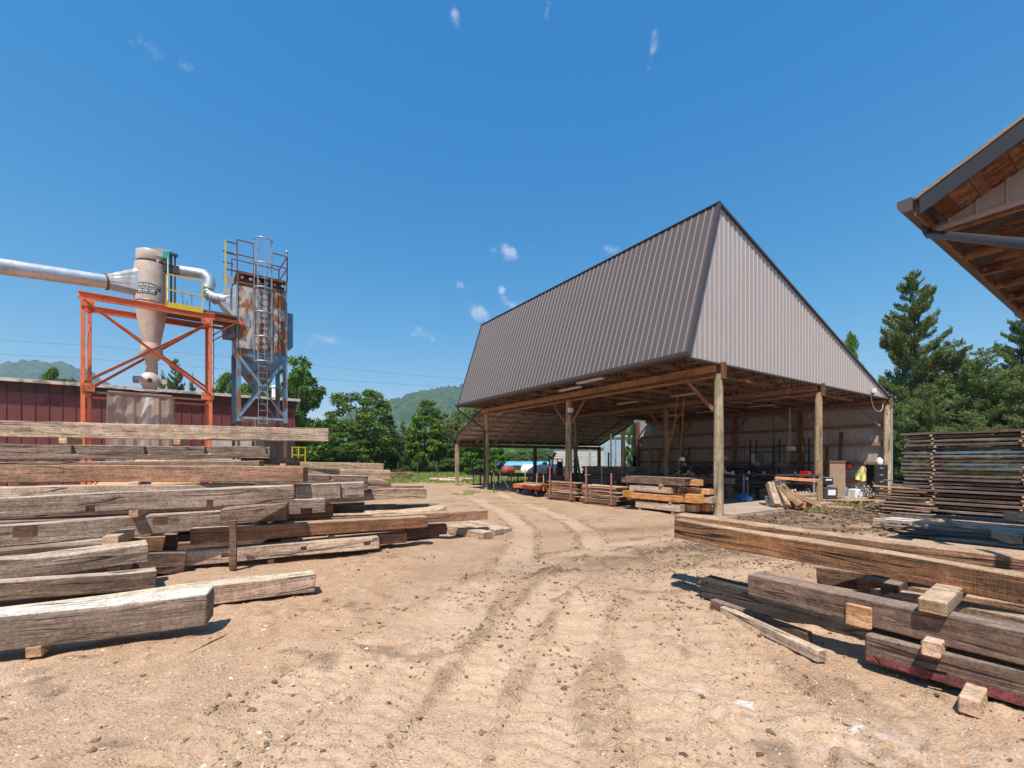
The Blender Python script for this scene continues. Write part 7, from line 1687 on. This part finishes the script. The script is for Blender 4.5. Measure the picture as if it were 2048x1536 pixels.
# wooden cabinet
p = G(1683, 1000); cb = thing('plywood_cabinet', 'tall brown plywood cabinet standing on end by the green vest', 'cabinet', (p.x, p.y+.3, .13), B.a+.5)
mb = MB(); mb.box(-.35,.22,-.25,.25,0,1.32); mb.build('body', M['card'], cb, bevel=.004); mb = MB(); mb.box(-.37,.24,-.27,.27,1.325,1.40); mb.build('top', W['brown'], cb); mb = MB(); mb.box(-.30,-.02,-.262,-.253,.1,.55); mb.build('side_panel', W['tanboard'], cb)
p = G(1693, 999); mb = MB(); mb.lathe((0,0,0), [(.09,0),(.1,.02),(.1,.32),(.08,.36)], 16); o = mb.build('blue_bottle', M['bluel']); o.location = (p.x, p.y+.1, .13); tag(o, 'blue cylinder beside the plywood cabinet', 'cylinder')
p = G(1717, 1003); mb = MB(); mb.box(-.16,.16,-.16,.16,0,.33); o = mb.build('white_carton', M['paper'], bevel=.015); o.location = (p.x, p.y+.15, .127); o.rotation_euler = (0,0,.15); tag(o, 'white square bucket on the right pallet', 'bucket')
rng = np.random.default_rng(8); n_ = 260; pp = rng.normal(size=(n_,3))*np.array([.16,.14,.16]); pp[:,2] = np.abs(pp[:,2])*1.2
V, F_ = leaf_quads(pp+np.array([0,0,.06]), .05+.06*rng.random(n_), rng); me = mesh_np('scrap', V, F_, islandmat('scrap_bits', [(0,(.05,.05,.05)), (.5,(.35,.30,.25)), (1,(.75,.72,.68))])); o = bpy.data.objects.new('scrap_offcuts', me); COL.objects.link(o); p = G(1736, 1004); o.location = (p.x+.05, p.y+.2, .13); tag(o, 'heap of small pale offcuts on the right pallet', kind='stuff')
# filing cabinet with drawers, jug on it
fp = L_(1755, 1000, 17.6); fcab = thing('filing_cabinet', 'black four-drawer filing cabinet by the corner pole', 'filing cabinet', B.w(fp.x, fp.y), -.25)
mb = MB(); mb.box(-.23,.23,-.25,.35,.25,1.37); mb.build('body', M['black'], fcab)
for k in range(4):
    z0 = .30+k*.265; mb = MB(); mb.box(-.21,.21,-.27,-.252,z0,z0+.24); dr = mb.build('drawer', M['black'], fcab, bevel=.004); mb = MB(); mb.box(-.06,.06,-.295,-.272,z0+.13,z0+.16); mb.build('handle', M['galv'], dr)
mb = MB(); mb.box(-.25,.25,-.27,.37,0,.248); mb.build('stand', W['umber'], fcab)
jg = thing('jug', 'white plastic jug standing on the filing cabinet', 'jug', fcab.location+Vector((.08,.0,1.375)), .2); mb = MB(); mb.lathe((0,0,0), [(.10,0),(.11,.02),(.11,.2),(.04,.27),(.03,.3)], 16); mb.build('body', M['white'], jg); mb = MB(); mb.tube([(.08,0,.24),(.13,0,.2),(.11,0,.08)], .012, 6); mb.build('handle', M['white'], jg); mb = MB(); mb.lathe((0,0,.3), [(.035,0),(.035,.03)], 10); mb.build('cap', M['blackp'], jg)
# hanging: vests, hard hat
def cloth(u, v, w_, h_, mat, nm, lab, cat, x0=13.18):
    q = B.px(u, v, x0); n = 12; m = 10; vs = []
    for i in range(n+1):
        for j in range(m+1):
            f = i/n; g_ = j/m-.5; wd = w_*(.12+.88*min(1, f*1.5)**.8); vs.append((-.03-.05*math.sin(g_*14+f*2)*f-.04*f, g_*wd, -f*h_*(1-.14*abs(g_)*2)))
    fs = [(i*(m+1)+j, i*(m+1)+j+1, (i+1)*(m+1)+j+1, (i+1)*(m+1)+j) for i in range(n) for j in range(m)]
    mb = MB(); mb.add(vs, fs, True); o = mb.build(nm, mat, flip=False); o.location = B.w(q.x, q.y, q.z); o.rotation_euler = (0,0,B.a); return tag(o, lab, cat)
cloth(1726, 932, .55, .72, M['vest'], 'safety_vest', 'pale yellow safety vest hanging in the patch of sun', 'vest'); cloth(1673, 930, .22, .55, M['green'], 'green_vest', 'narrow green vest hanging on the plank by the second post', 'vest'); cloth(1683, 927, .2, .25, M['paper'], 'white_rag', 'white rag hanging left of the red hard hat', 'rag')
q = B.px(1697, 932, 13.05); hh = thing('hard_hat', 'red hard hat hanging on the back wall', 'hard hat', B.w(q.x, q.y, q.z), B.a)
mb = MB(); mb.lathe((0,0,0), [(.001,-.13),(.06,-.125),(.10,-.09),(.125,-.03),(.13,.02)], 20, 'x'); mb.build('shell', M['orangeplastic'], hh); mb = MB(); mb.lathe((.02,0,0), [(.13,0),(.17,.01),(.17,.02),(.13,.02)], 20, 'x'); mb.build('brim', M['black'], hh)
# small bottles on benches
for i, (u, v, Y, h, m_, lab) in enumerate(((1498,954,17.6,.24,'cloud','pale blue spray can on the long table'),(1465,949,18,.14,'white','small white bottle at the left end of the long table'),(1494,960,17.2,.12,'white','little white cup on the table shelf'))):
    mb = MB(); mb.lathe((0,0,0), [(.05,0),(.05,h*.8),(.02,h)], 12); o = mb.build('spray_can', plain('pale_blue_can', (.25,.5,.75), .4) if m_ == 'cloud' else M['white']); o.location = P(u, v, Y); tag(o, lab, 'can' if i == 0 else 'bottle')
# more shop clutter
fan = thing('wall_fan', 'round black wall fan above the long bench', 'fan', B.w(*B.px(1502, 936, 13.1)), B.a)
mb = MB(); mb.tube([(0,.26*math.cos(a),.26*math.sin(a)) for a in [2*math.pi*i/24 for i in range(24)]], .02, 6, closed=True)
for r_ in (.09,.17): mb.tube([(-.04,r_*math.cos(a),r_*math.sin(a)) for a in [2*math.pi*i/20 for i in range(20)]], .006, 4, closed=True)
for k in range(6): a = math.pi*k/6; mb.bar((-.04,-.26*math.cos(a),-.26*math.sin(a)),(-.04,.26*math.cos(a),.26*math.sin(a)),.01,.01)
mb.build('guard', M['steel'], fan); mb = MB(); mb.lathe((0,0,0), [(.07,-.02),(.07,.12)], 14, 'x'); mb.build('motor', M['black'], fan)
for k in range(4): a = k*math.pi/2+.3; mb = MB(); mb.hexa([(-.01,.05*math.cos(a)-.03*math.sin(a),.05*math.sin(a)+.03*math.cos(a)),(-.01,.22*math.cos(a)-.07*math.sin(a),.22*math.sin(a)+.07*math.cos(a)),(.03,.22*math.cos(a)+.07*math.sin(a),.22*math.sin(a)-.07*math.cos(a)),(.03,.05*math.cos(a)+.03*math.sin(a),.05*math.sin(a)-.03*math.cos(a)),(0,.05*math.cos(a)-.03*math.sin(a),.05*math.sin(a)+.03*math.cos(a)),(0,.22*math.cos(a)-.07*math.sin(a),.22*math.sin(a)+.07*math.cos(a)),(.04,.22*math.cos(a)+.07*math.sin(a),.22*math.sin(a)-.07*math.cos(a)),(.04,.05*math.cos(a)+.03*math.sin(a),.05*math.sin(a)-.03*math.cos(a))]); mb.build('blade', M['galvd'], fan)
cmp_ = thing('air_compressor', 'dark air compressor with a lying tank under the shelf rack', 'air compressor', bw(11.2, 5.6), B.a+1.57)
mb = MB(); mb.lathe((0,0,.42), [(.02,-.62),(.2,-.58),(.25,-.45),(.25,.45),(.2,.58),(.02,.62)], 20, 'x'); mb.build('tank', M['dkred'], cmp_)
mb = MB(); mb.box(-.15,.2,-.14,.14,.68,1.0); mb.box(-.02,.1,-.2,.2,.8,.92); mb.build('pump', M['steel'], cmp_, bevel=.02); mb = MB(); mb.lathe((.38,-.12,.85), [(.19,0),(.19,.05)], 18, 'y'); mb.build('flywheel', M['black'], cmp_)
for sx_ in (-.4,.4): mb = MB(); mb.box(sx_-.03,sx_+.03,-.18,.18,0,.22); mb.build('foot', M['steel'], cmp_)
ld = thing('step_ladder', 'grey step ladder leaning beside the shelf rack', 'ladder', bw(12.6, 6.9), B.a)
for s in (-.22,.22): mb = MB(); mb.bar((0,s,0),(.45,s*.8,2.3),.04,.07); mb.build('side_rail', M['galvd'], ld)
for k in range(7): mb = MB(); mb.bar((.06+.055*k,-.2,.3+.3*k),(.06+.055*k,.2,.3+.3*k),.08,.025); mb.build('rung', M['galvd'], ld)
rr = random.Random(44)
clut = [(1408,990,16.0,'crate','wooden crate on the floor behind the sawhorses','pale'),(1450,985,17.5,'crate','wooden crate in the shade left of the blue bag','brown'),(1530,985,17.0,'crate','low wooden crate under the steel table','umber'),
        (1575,992,15.6,'crate','wooden crate under the steel table behind the cut beams','brown'),(1605,990,15.5,'crate','wooden crate under the right end of the steel table','pale'),(1300,985,19,'crate','wooden crate in the shade left of the shed-corner pile','brown')]
for u, v, Y, nm, lab, m_ in clut:
    q = P(u, v, Y); t_ = thing(nm, lab, 'crate', (q.x, q.y, .045), rr.uniform(-.4,.9), 'wooden crates on the shed floor'); w_ = rr.uniform(.2,.3)
    for side in range(4):
        mb = MB()
        for k in range(3):
            z = .02+k*.13
            if side < 2: y = (-w_, w_)[side]; mb.box(-w_*1.3, w_*1.3, y-.01, y+.01, z, z+.11)
            else: x = (-w_*1.3, w_*1.3)[side-2]; mb.box(x-.01, x+.01, -w_+.011, w_-.011, z, z+.11)
        mb.build('slatted_side', W[m_], t_)
    mb = MB(); mb.box(-w_*1.28, w_*1.28, -w_+.012, w_-.012, .0, .015); mb.build('bottom', W[m_], t_)
    mb = MB()
    for k in range(5): mb.bar((-w_+.1*k,-w_*.6,.2+.05*k),(-w_+.15+.1*k,w_*.6,.36+.03*k),.06,.04)
    tag(mb.build('offcut_bundle', W['tanboard']), 'bundle of offcuts in the '+lab[:60].replace('wooden ',''), 'offcuts', 'offcuts lying in the wooden crates').location = (q.x, q.y, .06)
for i, (u, v0, v1, Y, lab) in enumerate(((1486,838,925,18.5,'black cord hanging from the trusses left of the rope loop'),(1603,800,905,16.8,'black cord hanging near the second post'),(1545,820,915,19,'thin cord hanging over the shelf rack'))):
    a = P(u, v0, Y); b = P(u+3, v1, Y); mb = MB(); mb.tube([a, a.lerp(b,.5)+Vector((.03,0,0)), b, b+Vector((.1,0,.08)), b+Vector((.14,0,.25))], .012, 5); tag(mb.build('cord', M['black']), lab, 'cord', 'cords hanging in the shed')
for i, (u, v, Y, r_, h_, m_, lab) in enumerate(((1440,955,17.4,.07,.2,'redst','red can on the timbers left of the long table'),(1527,952,17.0,.06,.16,'galvd','grey can on the long table'),(1590,952,15.9,.05,.14,'blackp','black can on the steel table'),(1508,955,17.2,.05,.12,'yellow','yellow can on the long table'))):
    mb = MB(); mb.lathe((0,0,0), [(r_,0),(r_,h_),(r_*.8,h_+.01)], 12); o = mb.build('can', M[m_]); o.location = P(u, v, Y); tag(o, lab, 'can', 'cans on the benches')
# ---------------- people
def skin_mesh(name, joints, edges, mat, parent, sub=1, root=0):
    me = bpy.data.meshes.new(name); me.from_pydata([j[:3] for j in joints], edges, []); me.materials.append(mat)
    o = bpy.data.objects.new(name, me); COL.objects.link(o); o.parent = parent
    m = o.modifiers.new('skin', 'SKIN'); m.use_smooth_shade = True
    for sv, j in zip(me.skin_vertices[0].data if me.skin_vertices else [], joints): sv.radius = (j[3], j[4] if len(j) > 4 else j[3])
    if me.skin_vertices: me.skin_vertices[0].data[root].use_root = True
    s = o.modifiers.new('sub', 'SUBSURF'); s.levels = sub; s.render_levels = sub; return o
def person(loc, rot, lab, shirt, pants, cap, lean=.5):
    pr = thing('person', lab, 'person', loc, rot); s, c = math.sin(lean), math.cos(lean); hip = Vector((0,0,.93))
    def T(h, x=0, f=0): return hip + Vector((x, -s*h - f*c*0 - f, c*h))       # leaning towards -y
    ch = T(.42); nk = T(.56); hd = T(.60)+Vector((0,-.05,.03)); tp = hd+Vector((0,-.05-.08*s,.15))
    J = [(*hip,.15,.11),(*T(.2),.14,.10),(*ch,.17,.11),(*nk,.06,.06),(*hd,.065,.075),(*(hd+Vector((0,-.03,.09))),.085,.10),(*tp,.06,.07)]
    E = [(0,1),(1,2),(2,3),(3,4),(4,5),(5,6)]
    hands = []
    for sd_ in (-1, 1):
        sh2 = T(.50, sd_*.18); el = sh2+Vector((sd_*.06,-.10,-.27)); wr = el+Vector((-sd_*.05,-.24,-.06)); b = len(J)
        J += [(*sh2,.06,.06),(*el,.042,.042),(*wr,.028,.024),(*(wr+Vector((0,-.07,-.01))),.036,.018)]; E += [(2,b),(b,b+1),(b+1,b+2),(b+2,b+3)]
        for k in range(4):
            ox = (k-1.5)*.018; L0 = (.07,.078,.072,.058)[k]; n_ = len(J); p0 = wr+Vector((ox,-.10,-.012)); J += [(*p0,.010,.009),(*(p0+Vector((0,-L0*.6,-.01))),.009,.008),(*(p0+Vector((0,-L0*.8,-.035))),.008,.007)]; E += [(b+3,n_),(n_,n_+1),(n_+1,n_+2)]
        n_ = len(J); p0 = wr+Vector((-sd_*.035,-.05,-.01)); J += [(*p0,.012,.011),(*(p0+Vector((-sd_*.02,-.035,-.012))),.009,.009)]; E += [(b+2,n_),(n_,n_+1)]
    for sd_ in (-1, 1):
        hp = hip+Vector((sd_*.09,0,-.05)); kn = Vector((sd_*.11,-.05,.50)); an = Vector((sd_*.11,.03,.09)); b = len(J)
        J += [(*hp,.09,.09),(*kn,.058,.062),(*an,.04,.045),(*(an+Vector((0,-.14,-.045))),.038,.028)]; E += [(0,b),(b,b+1),(b+1,b+2),(b+2,b+3)]
    skin_mesh('body', J, E, M['skin'], pr)
    # shirt
    J2 = [(*T(-.02),.165,.125),(*T(.2),.155,.115),(*ch,.19,.125),(*T(.52),.075,.07)]; E2 = [(0,1),(1,2),(2,3)]
    for sd_ in (-1, 1):
        sh2 = T(.50, sd_*.18); el = sh2+Vector((sd_*.045,-.075,-.2)); b = len(J2); J2 += [(*sh2,.078,.075),(*el,.062,.06)]; E2 += [(2,b),(b,b+1)]
    skin_mesh('shirt', J2, E2, shirt, pr)
    J3 = [(*hip,.165,.125)]; E3 = []
    for sd_ in (-1, 1):
        b = len(J3); J3 += [(sd_*.09,0,.86,.105,.105),(sd_*.11,-.05,.50,.075,.08),(sd_*.11,.03,.12,.06,.065)]; E3 += [(0,b),(b,b+1),(b+1,b+2)]
    skin_mesh('trousers', J3, E3, pants, pr)
    for sd_ in (-1, 1): mb = MB(); mb.box(sd_*.11-.05, sd_*.11+.05, -.2, .09, 0, .09); mb.box(sd_*.11-.045, sd_*.11+.045, -.04, .085, .091, .16); mb.build('boot', M['boot'], pr, bevel=.02)
    hc = hd+Vector((0,-.04,.10)); mb = MB(); mb.lathe(hc, [(.095,-.005),(.098,.04),(.085,.09),(.05,.125),(.005,.135)], 18); mb.build('cap', cap, pr)
    mb = MB(); mb.hexa([tuple(hc+Vector(q)) for q in ((-.07,-.08,.0),(.07,-.08,.0),(.06,-.17,-.015),(-.06,-.17,-.015),(-.07,-.08,.012),(.07,-.08,.012),(.06,-.17,-.005),(-.06,-.17,-.005))]); mb.build('cap_peak', cap, pr)
    mb = MB(); mb.lathe(hc+Vector((0,.02,-.05)), [(.07,-.05),(.093,-.02),(.096,.045)], 16); mb.build('hair', M['hair'], pr)
    for sd_ in (-1, 1): mb = MB(); mb.lathe(hc+Vector((sd_*.035,-.088,-.03)), [(.001,-.012),(.011,-.006),(.012,.004)], 8, 'y'); mb.build('eye', M['white'], pr)
    mb = MB(); mb.hexa([tuple(hc+Vector(q)) for q in ((-.014,-.09,-.075),(.014,-.09,-.075),(.016,-.118,-.072),(-.016,-.118,-.072),(-.008,-.09,-.03),(.008,-.09,-.03),(.006,-.10,-.03),(-.006,-.10,-.03))]); mb.build('nose', M['skin'], pr, bevel=.004)
    mb = MB(); mb.box(hc.x-.025, hc.x+.025, hc.y-.098, hc.y-.085, hc.z-.10, hc.z-.092); mb.build('mouth', M['redst'], pr, bevel=.002)
    for sd_ in (-1, 1): mb = MB(); mb.box(hc.x+sd_*.09-.008, hc.x+sd_*.09+.008, hc.y-.01, hc.y+.025, hc.z-.065, hc.z-.01); mb.build('ear', M['skin'], pr, bevel=.006)
    return pr
q = P(1385, 940, 16.6); person((q.x, q.y, .045), -1.2, 'person in dark shirt and white cap bending over timbers on the sawhorses', M['cloth_b'], M['denim'], M['white'], .75)
q = P(1424, 940, 16.4); person((q.x, q.y, .045), 1.5, 'person in teal shirt and orange cap bending behind the near post', M['cloth_t'], M['denim'], M['orangeplastic'], .6)
# pipes beside the far post
for i, (u, x) in enumerate(((1330,0),)): pass
# air haze round the whole place
mb = MB(); mb.box(-2600, 2600, -60, 1950, -2.0, 330)
t = NT('haze_air'); t.t.nodes.remove(t.b); pv = t.n('VolumePrincipled'); pv.inputs['Color'].default_value = (.62,.78,1.0,1); pv.inputs['Density'].default_value = .00023; pv.inputs['Anisotropy'].default_value = 0.1
t.l(pv.outputs[0], t.out.inputs['Volume'])
tag(mb.build('haze', t.m), 'thin blue summer haze over the valley', kind='stuff')
